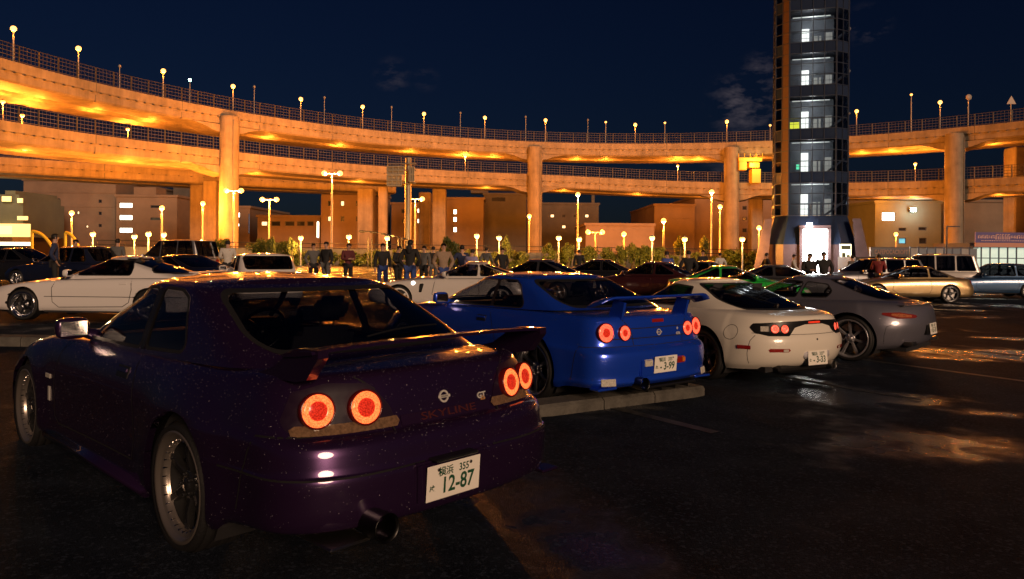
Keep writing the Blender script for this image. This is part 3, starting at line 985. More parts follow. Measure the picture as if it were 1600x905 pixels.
# ------------------------------------------------------------------ lamps
LAMPGLOW = mat('sodium lamp lens', (1, .8, .5), .3, emit=(1.0, .40, .075), es=2.4)
LAMPGREEN = mat('mercury lamp lens', (.7, 1, .8), .3, emit=(.55, 1.0, .75), es=25)
LAMPWARM = mat('warm lamp lens', (1, .9, .6), .3, emit=(1.0, .48, .11), es=3.0)
LAMPOFF = mat('dark lamp lens', (.2, .2, .2), .3)
POLE = mat('painted lamp pole', (.30, .28, .25), .5, .3)
NLAMP = [0]
def light(parent, loc, power, color=SODIUM, radius=.25, kind='POINT'):
    d = bpy.data.lights.new('lamp_light', kind); d.energy = power * POW; d.color = color; d.shadow_soft_size = radius
    o = bpy.data.objects.new('lamp_light', d); COL.objects.link(o); o.location = loc; o.parent = parent
    return o
def street_lamp(label, base, height, heads, glow, power=0, group='street lamps', rz=0.0, head_r=.26, color=SODIUM, pole_r=.09, arm=.55, name='street_lamp'):
    root = empty(name, base, rz); tag(root, label, 'lamp', group)
    mb = MB(); mb.tube([(0, 0, 0), (0, 0, height * .5), (0, 0, height)], [pole_r, pole_r * .85, pole_r * .6], 8); mb.box((-pole_r * 2, -pole_r * 2, 0), (pole_r * 2, pole_r * 2, .12)); mb.build('pole', POLE, root)
    offs = [0.0] if heads == 1 else ([-arm, arm] if heads == 2 else [-arm, 0, arm])
    if heads > 1:
        a = MB(); a.tube([(-arm, 0, height), (arm, 0, height)], pole_r * .6, 6); a.build('cross_arm', POLE, root)
    for o_ in offs:
        h = MB(); h.lathe([(head_r * .25, .24), (head_r * .55, .20), (head_r * .80, .10), (head_r * .80, .04), (head_r * .70, .03)], 14, mat=Matrix.Translation((o_, 0, height + .02))); hd = h.build('lamp_head', POLE, root)
        g = MB(); g.lathe([(.01, head_r * .9), (head_r * .6, head_r * .7), (head_r * .95, head_r * .2), (head_r * .95, -head_r * .3), (head_r * .6, -head_r * .8), (.01, -head_r)], 14, mat=Matrix.Translation((o_, 0, height + .02))); g.build('lens', glow, hd)
    if power: light(root, (0, 0, height - .55), power, color)
    return root
DECKLAMPS = [(18, 45, 1.2), (120, 76, 1.2), (253, 111, 1.2), (362, 135, 1.2), (468, 155, 1.2), (565, 167, 1.2), (661, 178, 1.2), (756, 184, 1.2), (851, 188, 1.2), (945, 191, 8.5), (991, 195, 1.2), (1037, 192, 8.5), (1134, 190, 1.2), (1202, 196, 9.5), (1337, 174, 1.2), (1422, 148, 8.5), (1467, 160, 1.2)]
ORD = ['first', 'second', 'third', 'fourth', 'fifth', 'sixth', 'seventh', 'eighth', 'ninth', 'tenth', 'eleventh', 'twelfth', 'thirteenth', 'fourteenth', 'fifteenth', 'sixteenth', 'seventeenth']
for i, (c_, y_, u) in enumerate(DECKLAMPS):
    th = theta_at(c_, u); p = arc_pt(th, u); top = px(c_, y_, p.y).z; z0 = ZA - 1.0
    small = u > 5
    street_lamp('orange road lamp on the top deck, %s from the left' % ORD[i], (p.x, p.y, z0), top - z0, 1, LAMPGLOW, 0 if small else 500, 'lamps along the top deck', head_r=.20 if small else .30, pole_r=.10)
for k, (c_, y_) in enumerate(((185, 104), (295, 125), (395, 136), (505, 153), (610, 168), (718, 177), (820, 183), (917, 188))):
    th = theta_at(c_, 9.8); p = arc_pt(th, 9.8); top = px(c_, y_, p.y).z
    street_lamp('thin %s pole at the far side of the top deck, %s from the left' % ('green lit' if c_ == 295 else 'unlit', ORD[k]), (p.x, p.y, ZA - 1.0), top - ZA + 1.0, 1, LAMPGREEN if c_ == 295 else LAMPOFF, 0, 'thin poles behind the top deck', head_r=.2, pole_r=.08)
for c_, y_, lab in ((1511, 150, 'small round road sign on a thin pole above the top deck'), (1578, 155, 'triangular road sign on a pole at the right end of the top deck')):
    th = theta_at(c_, 1.2); p = arc_pt(th, 1.2); top = px(c_, y_, p.y).z
    r_ = empty('road_sign', (p.x, p.y, ZA - 1.0)); tag(r_, lab, 'sign')
    mb = MB(); mb.tube([(0, 0, 0), (0, 0, top - ZA + 1.0)], .07, 8); mb.build('pole', POLE, r_)
    mb = MB(); zt = top - ZA + 1.0
    if c_ == 1578: mb.prism([(-.65, zt - .7), (.65, zt - .7), (0, zt + .45)], -.12, -.06, mat=Matrix(((1, 0, 0, 0), (0, 0, 1, 0), (0, 1, 0, 0), (0, 0, 0, 1))))
    else: mb.lathe([(.42, -.03), (.42, .03), (.01, .031)], 20, mat=Matrix.Translation((0, -.1, zt - .2)) @ Matrix.Rotation(R(90), 4, 'X'))
    mb.build('sign_plate', mat('grey sign back', (.35, .3, .26), .5), r_)
# lamps on the lower decks and fixed under the girders
for k, (c_, y_, u, lab) in enumerate(((3, 145, 5.2, 'at the left edge'), (33, 171, 9.8, 'second from the left'), (198, 200, 9.8, 'third from the left'), (726, 240, 5.2, 'right of the sign gantry'), (1058, 250, 5.2, 'left of the glass tower'), (1429, 240, 5.2, 'right of the glass tower'))):
    th = theta_at(c_, u); p = arc_pt(th, u); z0 = float(ZBF(p.x)) - 1.0; top = px(c_, y_, p.y).z
    street_lamp('orange lamp on the second deck, ' + lab, (p.x, p.y, z0), max(2.0, min(top - z0, 4.2)), 1, LAMPGLOW, 2600, 'lamps on the second deck', head_r=.24, pole_r=.09)
UNDER = MB(); UNDER.bbox((-.5, -.22, -.18), (.5, .22, 0), .05); UNDER_ME = UNDER.mesh('under_lamp')
UG = MB(); UG.bbox((-.42, -.17, -.24), (.42, .17, -.17), .03); UG_ME = UG.mesh('lens')
UNDER_ME.materials.append(POLE); UG_ME.materials.append(LAMPWARM)
ui = 0
for (u, zf, spots, pw, dn) in ((5.3, lambda x: ZA - 1.32, (60, 150, 235, 330, 420, 530, 640, 770, 900, 945, 1090, 1180, 1345, 1392, 1466, 1545), 750, 'topmost'), (5.3, lambda x: float(ZBF(x)) - 1.32, (40, 200, 400, 560, 760, 880, 995, 1110, 1385, 1425, 1460, 1560), 550, 'second')):
    for j, c_ in enumerate(spots):
        th = theta_at(c_, u); p = arc_pt(th, u)
        r_ = empty('under_deck_lamp', (p.x, p.y, zf(p.x)), th); tag(r_, 'bright lamp fixed beneath the %s deck, %s from the left' % (dn, ORD[j]), 'lamp', 'lamps under the decks')
        link('housing', UNDER_ME, None, r_); link('lens', UG_ME, None, r_)
        light(r_, (0, 0, -1.2), pw, SODIUM, .3)
YARD = [(112, 333, 88, 1, 9000, 'single orange yard lamp before the left warehouse'), (253, 325, 92, 1, 9000, 'single orange yard lamp before the windowed warehouse'), (317, 318, 95, 1, 9000, 'orange yard lamp hanging between the left pillars'),
        (365, 298, 84, 2, 16000, 'twin headed yard lamp before the leftmost tall pillar'), (421, 312, 88, 2, 12000, 'twin headed yard lamp right of the leftmost tall pillar'), (519, 271, 80, 2, 22000, 'tallest twin headed yard lamp, left of the sign gantry'),
        (649, 311, 90, 2, 15000, 'twin headed yard lamp just right of the sign gantry'), (827, 338, 100, 1, 5000, 'small yard lamp in front of the middle pillar'), (903, 304, 92, 1, 20000, 'tall single yard lamp right of the middle pillar'),
        (1037, 345, 84, 1, 12000, 'short bright yard lamp behind the clipped shrubs'), (1112, 300, 90, 1, 20000, 'tall yard lamp left of the glass tower'), (1125, 323, 98, 1, 5000, 'lower yard lamp behind the tall one by the tower'),
        (1186, 356, 96, 1, 4000, 'small yard lamp at the foot of the glass tower'), (930, 363, 88, 2, 2500, 'low twin yard lamp right of the tall single lamp'), (975, 366, 90, 1, 2500, 'low yard lamp behind the middle shrubs'), (1400, 366, 105, 1, 2500, 'yard lamp before the pale building on the right')]
for (c_, y_, Y, hd, pw, lab) in YARD:
    p = px(c_, y_, Y); g = ground_z(p.x)
    street_lamp(lab, (p.x, p.y, g), p.z - g, hd, LAMPGLOW, pw, 'yard lamps', head_r=.30, arm=.85, pole_r=.13)
for k, (c_, y_, Y) in enumerate(((145, 366, 61), (210, 370, 61), (232, 366, 62), (256, 367, 62), (470, 372, 61), (545, 370, 61), (605, 372, 61), (745, 369, 61), (780, 372, 61), (873, 372, 60), (905, 374, 60), (1019, 372, 60), (1070, 374, 60), (1160, 374, 60))):
    p = px(c_, y_, Y); g = ground_z(p.x)
    street_lamp('low orange bollard lamp along the yard, %s from the left' % ORD[k], (p.x, p.y, g), p.z - g, 1, LAMPWARM, 800, 'bollard lamps in the yard', color=SODIUM_PALE, head_r=.22, pole_r=.07)
# ------------------------------------------------------------------ glass lift tower
TW_Y = 62.0
TX = (1263 - 800) / FOCAL_PX * TW_Y
TZ = ground_z(TX)
FRAME = mat('dark tower frame', (.035, .045, .075), .4, .3)
PANE = glass('tower pane', (.55, .62, .72))
SPANDREL = mat('blue black spandrel glass', (.022, .034, .07), .10, coat=.5)
LITTINT = mat('orange lit tint', (.085, .045, .03), .55, .1, noise=.2, nscale=2)  # orange light on one pane column, put into its colour
STONE = mat('purple grey stone cladding', (.13, .08, .085), .6, noise=.25, nscale=1.2)
WHITEIN = mat('pale interior panel', (.55, .55, .52), .6)
DOORGLOW = mat('glowing lift door', (1, 1, 1), .4, emit=(1.0, .84, .6), es=2.2)
GLOWY = mat('yellow lit notice', (1, .8, .1), .5, emit=(1.0, .85, .05), es=1.6)
DOORLIGHT = mat('brightly lit lobby', (1, 1, 1), .5, emit=(1.0, .97, .92), es=14)
def build_tower():
    root = empty('lift_tower', (TX, TW_Y, TZ), R(-17)); tag(root, 'tall dark glass lift tower with lit landings and a bright doorway', 'tower')
    hw, ch, z0, st, ns = 2.75, 1.0, 4.9, 3.47, 8
    ztop = z0 + st * ns
    A = [(-hw, -hw + ch), (-hw + ch, -hw), (hw - ch, -hw), (hw, -hw + ch), (hw, hw - ch), (hw - ch, hw), (-hw + ch, hw), (-hw, hw - ch)]
    row = st / 4
    # facets: (a, b, columns)
    fac = [(A[7], A[0], 3), (A[0], A[1], 2), (A[1], A[2], 4), (A[2], A[3], 2), (A[3], A[4], 3)]
    panes = {}
    for fi, (a, b, nc) in enumerate(fac):
        a, b = Vector(a), Vector(b); d = b - a; L = d.length; ang = math.atan2(d.y, d.x)
        cw = L / nc
        key = (round(cw, 3),)
        if key not in panes:
            mb = MB(); mb.box((.03, -.012, .03), (cw - .03, .012, row - .03)); me1 = mb.mesh('pane'); me1.materials.append(PANE)
            mb = MB(); mb.box((.03, -.012, .03), (cw - .03, .012, row - .03)); me2 = mb.mesh('pane'); me2.materials.append(SPANDREL)
            mb = MB(); mb.box((.02, -.03, .015), (cw - .02, .012, row - .015)); me3 = mb.mesh('pane'); me3.materials.append(LITTINT)
            panes[key] = (me1, me2, me3)
        fr = MB()
        M_ = Matrix.Translation((a.x, a.y, z0)) @ Matrix.Rotation(ang, 4, 'Z')
        for r_ in range(ns * 4 + 1): fr.box((0, -.05, r_ * row - .028), (L, .03, r_ * row + .028), mat=M_)
        for c in range(nc + 1): fr.box((c * cw - (.028 if 0 < c < nc else .05), -.06, 0), (c * cw + (.028 if 0 < c < nc else .05), .04, ns * st), mat=M_)
        fr.build('mullion_frame', FRAME, root)
        for r_ in range(ns * 4):
            k = r_ % 4
            for c in range(nc):
                me = panes[key][0 if k < 3 else 1]
                if fi == 1 and c == 1: me = panes[key][2]
                p = a + d * (c / nc)
                link('pane', me, None, root, (p.x, p.y, z0 + r_ * row), (0, 0, ang))
    # closed rear facets, roof
    bk = MB()
    for a, b in ((A[4], A[5]), (A[5], A[6]), (A[6], A[7])):
        a, b = Vector(a), Vector(b); d = (b - a); M_ = Matrix.Translation((a.x, a.y, z0)) @ Matrix.Rotation(math.atan2(d.y, d.x), 4, 'Z')
        bk.box((0, -.1, 0), (d.length, .0, ns * st), mat=M_)
    bk.prism(A, ztop, ztop + .25); bk.build('rear_wall', FRAME, root)
    # landings: slab, lift core, glowing slits, stair flight, handrail
    for s in range(ns):
        zb = z0 + s * st
        fl = MB(); fl.prism([(x * .95, y * .95) for x, y in A], zb - .42, zb - .05); lo = fl.build('landing', mat('landing slab', (.06, .06, .07), .6), root)
        co = MB(); co.box((-1.9, .4, zb), (1.9, .55, zb + 2.9)); co.build('core_wall', mat('lift core wall', (.26, .27, .30), .6), lo)
        if s != 0 or True:
            t1 = MB(); t1.box((-.62, .28, zb + .02), (-.05, .38, zb + 1.9)); t1.build('lift_door', DOORGLOW, lo)  # door panel glows itself, standing in for the bright lift doors
        for q, (x0, x1, h) in enumerate(((.35, .62, 1.25), (.75, .9, 1.25), (1.25, 1.75, 1.5))):
            pn = MB(); pn.box((x0, .30, zb + .02), (x1, .38, zb + h)); pn.build('screen_panel', mat('dim lit panel', (.5, .48, .42), .5, emit=(1, .8, .55), es=.35), lo)
        tb = MB(); tb.box((-1.4, -.6, zb + 2.62), (1.5, -.5, zb + 2.68)); tb.build('ceiling_light', mat('dim ceiling light', (1, 1, 1), .5, emit=(1, .85, .6), es=.8), lo)
        sr = MB(); sr.tube([(-1.8, -1.8, zb + 1.0), (1.8, -1.8, zb + 1.0)], .03, 6); sr.tube([(-1.8, -1.8, zb + .55), (1.8, -1.8, zb + .55)], .02, 6)
        for q in range(9): sr.tube([(-1.8 + q * .45, -1.8, zb), (-1.8 + q * .45, -1.8, zb + 1.0)], .015, 5)
        sr.build('handrail', STEEL, lo)
        sf_ = MB(); M_ = Matrix.Translation((1.2, .0, zb)) @ Matrix.Rotation(R(-38), 4, 'Y'); sf_.box((-.1, -.5, 0), (2.4, .3, .15), mat=M_); sf_.build('stair_flight', mat('stair underside', (.22, .22, .24), .6), lo)
        pl = bpy.data.lights.new('lamp_light', 'POINT'); pl.energy = 50; pl.color = (1, .86, .66); pl.shadow_soft_size = .3
        o = bpy.data.objects.new('lamp_light', pl); COL.objects.link(o); o.location = (.1, -.9, zb + 2.3); o.parent = lo
    nt = MB(); nt.box((-1.65, -1.5, z0 + 2 * st + .2), (-.9, -1.45, z0 + 2 * st + .75)); nt.build('notice_board', GLOWY, root)
    nt = MB(); nt.box((-1.1, -1.5, z0 + st + .35), (-.85, -1.45, z0 + st + .75)); nt.build('exit_sign', mat('green exit sign', (.1, .8, .3), .5, emit=(.2, 1, .4), es=1.5), root)
    # base: stone lower storey, sloped skirt, doorway
    bw = 3.35
    B = [(-bw, -bw + 1.2), (-bw + 1.2, -bw), (bw - 1.2, -bw), (bw, -bw + 1.2), (bw, bw - 1.2), (bw - 1.2, bw), (-bw + 1.2, bw), (-bw, bw - 1.2)]
    sk = MB()
    V = [(x, y, 2.55) for x, y in B] + [(x * 1.0, y * 1.0, 4.85) for x, y in A]
    sk.add(V, [(i, (i + 1) % 8, 8 + (i + 1) % 8, 8 + i) for i in range(8)]); sk.build('sloped_skirt', SPANDREL, root)
    dx0, dx1, dz = -.72, 1.12, 3.75
    wl = MB()
    for i in range(8):
        a, b = Vector(B[i]), Vector(B[(i + 1) % 8]); d = b - a; M_ = Matrix.Translation((a.x, a.y, 0)) @ Matrix.Rotation(math.atan2(d.y, d.x), 4, 'Z')
        if i == 1:
            o0, o1 = dx0 - a.x, dx1 - a.x
            wl.box((0, 0, -.2), (o0, .3, 2.55), mat=M_); wl.box((o1, 0, -.2), (d.length, .3, 2.55), mat=M_)
        else: wl.box((0, 0, -.2), (d.length, .3, 2.55), mat=M_)
    wl.build('stone_base', STONE, root)
    pr = MB(); pr.box((dx0 - .22, -bw - .25, 0), (dx0, -bw + .5, dz + .15)); pr.box((dx1, -bw - .25, 0), (dx1 + .22, -bw + .5, dz + .15)); pr.box((dx0 - .22, -bw - .25, dz), (dx1 + .22, -bw + .5, dz + .3)); pr.build('door_surround', STONE, root)
    dr = MB(); dr.box((dx0 + .01, -bw - .14, .02), (dx1 - .01, -bw - .08, dz - .01)); dr.build('lit_doorway', DOORLIGHT, root)
    fl = MB(); fl.bbox((-.45, -bw - .42, dz + .12), (-.05, -bw - .26, dz + .5), .04); fl.build('floodlight', mat('white floodlight', (1, 1, 1), .4, emit=(1, .93, .85), es=40), root)
    light(root, (.2, -bw - 1.2, 2.6), 260, (1, .95, .88), .5)
    for s, lab in ((-1, 'fin'), (1, 'fin')):
        f = MB(); f.add([(s * 3.4, -3.0, 0), (s * 4.5, -3.0, 0), (s * 3.55, -3.0, 4.6), (s * 3.0, -3.0, 4.6), (s * 3.4, -2.5, 0), (s * 4.5, -2.5, 0), (s * 3.55, -2.5, 4.6), (s * 3.0, -2.5, 4.6)], [(0, 1, 2, 3), (7, 6, 5, 4), (0, 4, 5, 1), (1, 5, 6, 2), (2, 6, 7, 3), (3, 7, 4, 0)])
        f.build('buttress_fin', STONE, root)
build_tower()
nb = empty('notice_stand', px(1321, 400, 56)); nb.location.z = ground_z(nb.location.x); tag(nb, 'lit notice stand right of the tower doorway', 'notice stand')
mb = MB(); mb.bbox((-.45, -.06, .9), (.45, .06, 2.6), .03); mb.build('case', FRAME, nb)
mb = MB(); mb.box((-.40, -.075, .95), (.40, -.062, 2.55)); pg = mb.build('lit_sheet', mat('lit notice sheet', (1, 1, .9), .5, emit=(1, .9, .55), es=2.2), nb)
mb = MB(); mb.box((-.36, -.082, 2.15), (.36, -.078, 2.45)); mb.box((-.3, -.082, 1.2), (-.02, -.078, 1.9)); mb.box((.06, -.082, 1.3), (.3, -.078, 1.75)); o = mb.build('printed_blocks', mat('dark print', (.1, .14, .08), .6), pg); o['kind'] = 'stuff'
mb = MB(); mb.box((-.05, -.05, 0), (.05, .05, .9)); mb.build('leg', FRAME, nb)

# ------------------------------------------------------------------ buildings behind
WIN_LIT = mat('lit window', (1, 1, .9), .5, emit=(1.0, .90, .66), es=4.0)
WIN_DIM = mat('dim lit window', (1, .8, .5), .5, emit=(1.0, .72, .35), es=1.2)
WIN_BLUE = mat('bluish lit window', (.7, .9, 1), .5, emit=(.45, .75, 1.0), es=2.5)
WIN_DARK = mat('dark window pane', (.02, .022, .03), .12)
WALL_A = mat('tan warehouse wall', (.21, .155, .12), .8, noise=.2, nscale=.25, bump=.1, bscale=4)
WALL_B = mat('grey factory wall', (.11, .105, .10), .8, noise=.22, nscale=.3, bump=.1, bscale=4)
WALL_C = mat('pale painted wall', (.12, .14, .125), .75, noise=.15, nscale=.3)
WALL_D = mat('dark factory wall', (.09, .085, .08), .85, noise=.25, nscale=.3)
def building(label, x0, x1, ytop, Y, depth, wall, wins=(), name='building', roofbits=(), lines=(), rz=0.0, fascia=True):
    """block whose street front spans photo columns x0..x1 at distance Y; wins: (x0, x1, y0, y1, material) in photo pixels"""
    a, b = px(x0, 395, Y), px(x1, 395, Y); zt = px((x0 + x1) / 2, ytop, Y).z; g = ground_z((a.x + b.x) / 2)
    root = empty(name, (a.x, Y, g), rz); tag(root, label, 'building', 'buildings beyond the yard')
    W, H = b.x - a.x, zt - g
    k = Y / FOCAL_PX
    def loc(xp, yp): q = px(xp, yp, Y); return q.x - a.x, q.z - g
    # front wall with real openings where windows are
    mb = MB()
    xsn = sorted({0.0, W} | {round(loc(w[0], 395)[0], 3) for w in wins} | {round(loc(w[1], 395)[0], 3) for w in wins})
    rects = []
    for w in wins:
        xa, zb_ = loc(w[0], w[3]); xb, zt_ = loc(w[1], w[2]); rects.append((xa, xb, max(.1, zb_), zt_, w[4]))
    zs = sorted({0.0, H} | {round(r[2], 3) for r in rects} | {round(r[3], 3) for r in rects})
    xsn = sorted({0.0, W} | {round(r[0], 3) for r in rects} | {round(r[1], 3) for r in rects})
    for i in range(len(xsn) - 1):
        z_run = None
        for j in range(len(zs) - 1):
            cx_, cz_ = (xsn[i] + xsn[i + 1]) / 2, (zs[j] + zs[j + 1]) / 2
            if any(r[0] < cx_ < r[1] and r[2] < cz_ < r[3] for r in rects): continue
            mb.box((xsn[i], 0, zs[j]), (xsn[i + 1], .35, zs[j + 1]))
    mb.build('front_wall', wall, root)
    bd = MB(); bd.box((0, .6, 0), (W, depth, H - .02)); bd.box((0, .36, 0), (.3, .6, H - .02)); bd.box((W - .3, .36, 0), (W, .6, H - .02)); bd.build('block', wall, root)
    if fascia:
        ro = MB(); ro.box((-.25, -.25, H), (W + .25, depth + .1, H + .45)); ro.build('parapet', wall, root)
    for (xa, xb, za, zb, m) in rects:
        wn_ = MB(); wn_.box((xa, .2, za), (xb, .26, zb)); wo = wn_.build('window', m, root)
        f = MB(); t = .09
        f.box((xa, .06, za), (xa + t, .2, zb)); f.box((xb - t, .06, za), (xb, .2, zb)); f.box((xa + t, .06, za), (xb - t, .2, za + t)); f.box((xa + t, .06, zb - t), (xb - t, .2, zb))
        n_ = max(1, int((xb - xa) / 1.6))
        for q in range(1, n_): f.box((xa + (xb - xa) * q / n_ - .04, .08, za + t), (xa + (xb - xa) * q / n_ + .04, .2, zb - t))
        f.build('window_frame', FRAME, wo)
    for (xa, xb, ya, yb) in roofbits:
        p0, p1 = loc(xa, yb), loc(xb, ya); rb = MB(); rb.box((p0[0], 1.0, H + .45), (p1[0], min(depth - .5, 1.0 + (p1[0] - p0[0])), p1[1])); rb.build('roof_plant', wall, root)
    for (xa, xb, ya, yb) in lines:       # panel joints, ledges, balconies
        p0, p1 = loc(xa, yb), loc(xb, ya); rb = MB(); rb.box((p0[0], -.12, p0[1]), (p1[0], 0, p1[1])); rb.build('wall_ledge', wall, root)
    return root
L, D, B_, K = WIN_LIT, WIN_DIM, WIN_BLUE, WIN_DARK
building('tall tan warehouse at the left with plain wall', 36, 180, 283, 150, 30, WALL_A, [(60, 100, 345, 352, K), (120, 124, 330, 335, D), (134, 138, 352, 356, D), (70, 74, 310, 314, K), (90, 94, 310, 314, K)] + [(154, 159, y, y + 5, K) for y in (312, 331, 350)], roofbits=[(110, 142, 276, 284)], lines=[(36, 180, 300, 301), (36, 180, 322, 323)])
building('lower tan warehouse with three lit windows stacked', 181, 276, 308, 146, 28, WALL_A, [(186, 207, y, y + 8, L) for y in (317, 336, 356)] + [(235, 252, 321, 325, K), (235, 252, 340, 344, K)], roofbits=[(205, 240, 292, 310)])
building('dark block behind the left pillars', 270, 300, 274, 165, 20, WALL_D)
building('brick coloured block with lit window strip behind the leftmost pillar', 336, 390, 325, 150, 26, WALL_A, [(344, 352, 332, 340, L), (367, 375, 332, 340, L), (367, 374, 349, 354, L), (388, 390, 334, 365, B_)])
building('long low tan building with small windows', 402, 500, 340, 140, 24, WALL_A, [(408, 418, 346, 353, D), (424, 438, 346, 353, K), (445, 460, 346, 353, K), (464, 476, 346, 353, K), (480, 490, 346, 353, K), (494, 499, 346, 372, L)])
building('square tan block with balconies left of the sign gantry', 501, 576, 296, 138, 24, WALL_A, [(532, 538, 314, 322, D), (532, 538, 338, 346, K), (512, 517, 314, 322, K), (512, 517, 338, 346, D), (556, 561, 314, 322, K), (556, 561, 338, 346, K)], lines=[(526, 549, 325, 327), (526, 549, 349, 351)])
building('small tan block with balconies right of the sign gantry', 611, 690, 320, 150, 22, WALL_A, [(627, 634, 327, 333, K), (652, 657, 326, 333, L), (628, 634, 343, 348, K), (652, 657, 342, 349, L), (668, 673, 360, 371, B_), (700 - 12, 690, 326, 333, D)], lines=[(625, 655, 335, 337), (625, 655, 350, 352)])
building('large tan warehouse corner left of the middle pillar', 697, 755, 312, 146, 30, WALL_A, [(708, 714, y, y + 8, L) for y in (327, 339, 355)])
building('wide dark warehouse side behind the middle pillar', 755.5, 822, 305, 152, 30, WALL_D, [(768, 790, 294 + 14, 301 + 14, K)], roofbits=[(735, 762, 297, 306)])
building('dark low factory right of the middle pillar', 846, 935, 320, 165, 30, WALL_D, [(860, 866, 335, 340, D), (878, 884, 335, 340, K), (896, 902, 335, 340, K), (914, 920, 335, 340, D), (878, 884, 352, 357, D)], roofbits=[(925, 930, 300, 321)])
building('low tan shed behind the shrubs', 915, 1022, 353, 125, 20, WALL_A)
building('broad tan warehouse left of the glass tower', 1022, 1085, 322, 150, 30, WALL_A, lines=[(1022, 1085, 340, 341)])
building('taller tan warehouse beside the glass tower', 1085, 1212, 310, 152, 30, WALL_A, [(1160, 1167, y, y + 6, K) for y in (322, 339, 357, 374)], lines=[(1095, 1115, 348, 350), (1095, 1115, 366, 368)])
building('grey block with a column of lit windows right of the tower', 1313, 1366, 310, 135, 26, WALL_B, [(1320, 1327, y, y + 9, L) for y in (314, 331, 352, 371)])
building('pale building with a bright square window and floodlight', 1367, 1470, 318, 120, 24, WALL_C, [(1378, 1399, 332, 345, mat('bright window', (1, 1, 1), .5, emit=(1, 1, .85), es=9)), (1404, 1416, 356, 361, K), (1404, 1416, 372, 381, WIN_BLUE if False else mat('cyan lit window', (.1, .5, .7), .4, emit=(.05, .45, .75), es=.5)), (1435, 1448, 355, 360, K), (1436, 1448, 372, 381, K)])
building('grey block behind the right pillar with blue lights', 1470, 1576, 316, 124, 26, WALL_B, [(1569, 1573, 325 + 7 * q, 329 + 7 * q, B_) for q in range(4)])
fb = px(1426, 328, 119.4); fo = empty('wall_floodlight', fb); tag(fo, 'white floodlight high on the pale building', 'floodlight')
mb = MB(); mb.bbox((-.5, -.15, -.35), (.5, .4, .35), .1); mb.build('housing', FRAME, fo)
mb = MB(); mb.bbox((-.42, -.2, -.28), (.42, -.14, .28), .05); mb.build('lens', mat('flood lens', (1, 1, 1), .4, emit=(.9, 1, .85), es=45), fo); light(fo, (0, -1.6, -.3), 220, (.85, 1, .8), .4)
# floodlit works at the far left
def works():
    p = px(-20, 395, 130); root = empty('floodlit_works', (p.x, p.y, ground_z(p.x))); tag(root, 'floodlit works with stepped roofs at the left edge', 'building')
    k = 130 / FOCAL_PX
    for (xa, xb, ya, yb, m) in ((-30, 36, 318, 372, WALL_C), (-30, 30, 306, 318, WALL_C), (8, 24, 300, 306, WALL_C)):
        a, b = px(xa, yb, 130), px(xb, ya, 130); mb = MB(); mb.box((a.x - p.x, 0, max(0, a.z)), (b.x - p.x, 12, b.z)); mb.build('block', m, root)
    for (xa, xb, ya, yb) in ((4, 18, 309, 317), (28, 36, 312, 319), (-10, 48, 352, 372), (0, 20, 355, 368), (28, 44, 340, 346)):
        a, b = px(xa, yb, 129), px(xb, ya, 129); mb = MB(); mb.box((a.x - p.x, -1.2, a.z), (b.x - p.x, -1.0, b.z)); mb.build('glow_bay', mat('glowing bay', (1, .9, .6), .5, emit=(1.0, .58, .18), es=.9), root)  # floodlit look put into the bays as their own glow
    cn = MB(); a, b = px(-30, 380, 100), px(50, 374, 100); cn.box((a.x - p.x, 100 - 130 - 4, a.z), (b.x - p.x, 100 - 130, b.z)); cn.build('canopy', WALL_D, root)
    li = MB(); a, b = px(-30, 386, 100), px(48, 381, 100); li.box((a.x - p.x, -30.2, a.z), (b.x - p.x, -30.0, b.z)); li.build('canopy_light_strip', mat('canopy strip', (1, .9, .7), .5, emit=(1, .82, .5), es=1.6), root)
    light(root, (6, -16, 6), 2200, (1, .7, .3), .6)
works()
def arches():
    for k, (xa, xb, yt) in enumerate(((50, 92, 362), (102, 130, 364))):
        a, b = px(xa, 388, 78), px(xb, 388, 78); root = empty('yellow_arch', (a.x, 78, ground_z(a.x))); tag(root, 'curved yellow pipe arch in the yard, %s of the pair' % ('left' if k == 0 else 'right'), 'arch', 'yellow arches')
        zt = px(xa, yt, 78).z - ground_z(a.x); W = b.x - a.x
        mb = MB(); mb.tube([(W * t, 0, zt * (1 - t ** 2.2) + .02) for t in np.linspace(0, 1, 14)], .16, 8); mb.build('pipe', mat('yellow painted steel', (.65, .42, .03), .45), root)
        m2 = MB(); m2.tube([(0, 0, 0), (0, 0, zt)], .14, 8); m2.build('post', mat('yellow painted steel', (.65, .42, .03), .45), root)
arches()
# yard fence wall behind the shrubs
def yard_wall():
    a, b = px(150, 395, 70), px(1195, 395, 70)
    root = empty('yard_wall', (a.x, 70, 0)); tag(root, 'long low concrete yard wall with a rail on top, behind the shrubs', 'wall')
    n_ = 24; W = (b.x - a.x) / n_
    for i in range(n_):
        x0 = i * W; g = ground_z(a.x + x0 + W / 2)
        mb = MB(); mb.bbox((x0 + .015, 0, g - .2), (x0 + W - .015, .25, g + 1.55), .03); mb.build('wall_panel', CONCRETE, root)
    for h in (1.75, 2.15):
        rl = MB(); rl.tube([(0, .12, h + ground_z(a.x)), (b.x - a.x, .12, h + ground_z(b.x))], .035, 6); rl.build('rail', FENCE, root)
    po = MB()
    for i in range(n_ + 1): po.box((i * W - .03, .09, 1.3), (i * W + .03, .15, 2.2))
    o = po.build('rail_posts', FENCE, root); o['kind'] = 'stuff'
yard_wall()
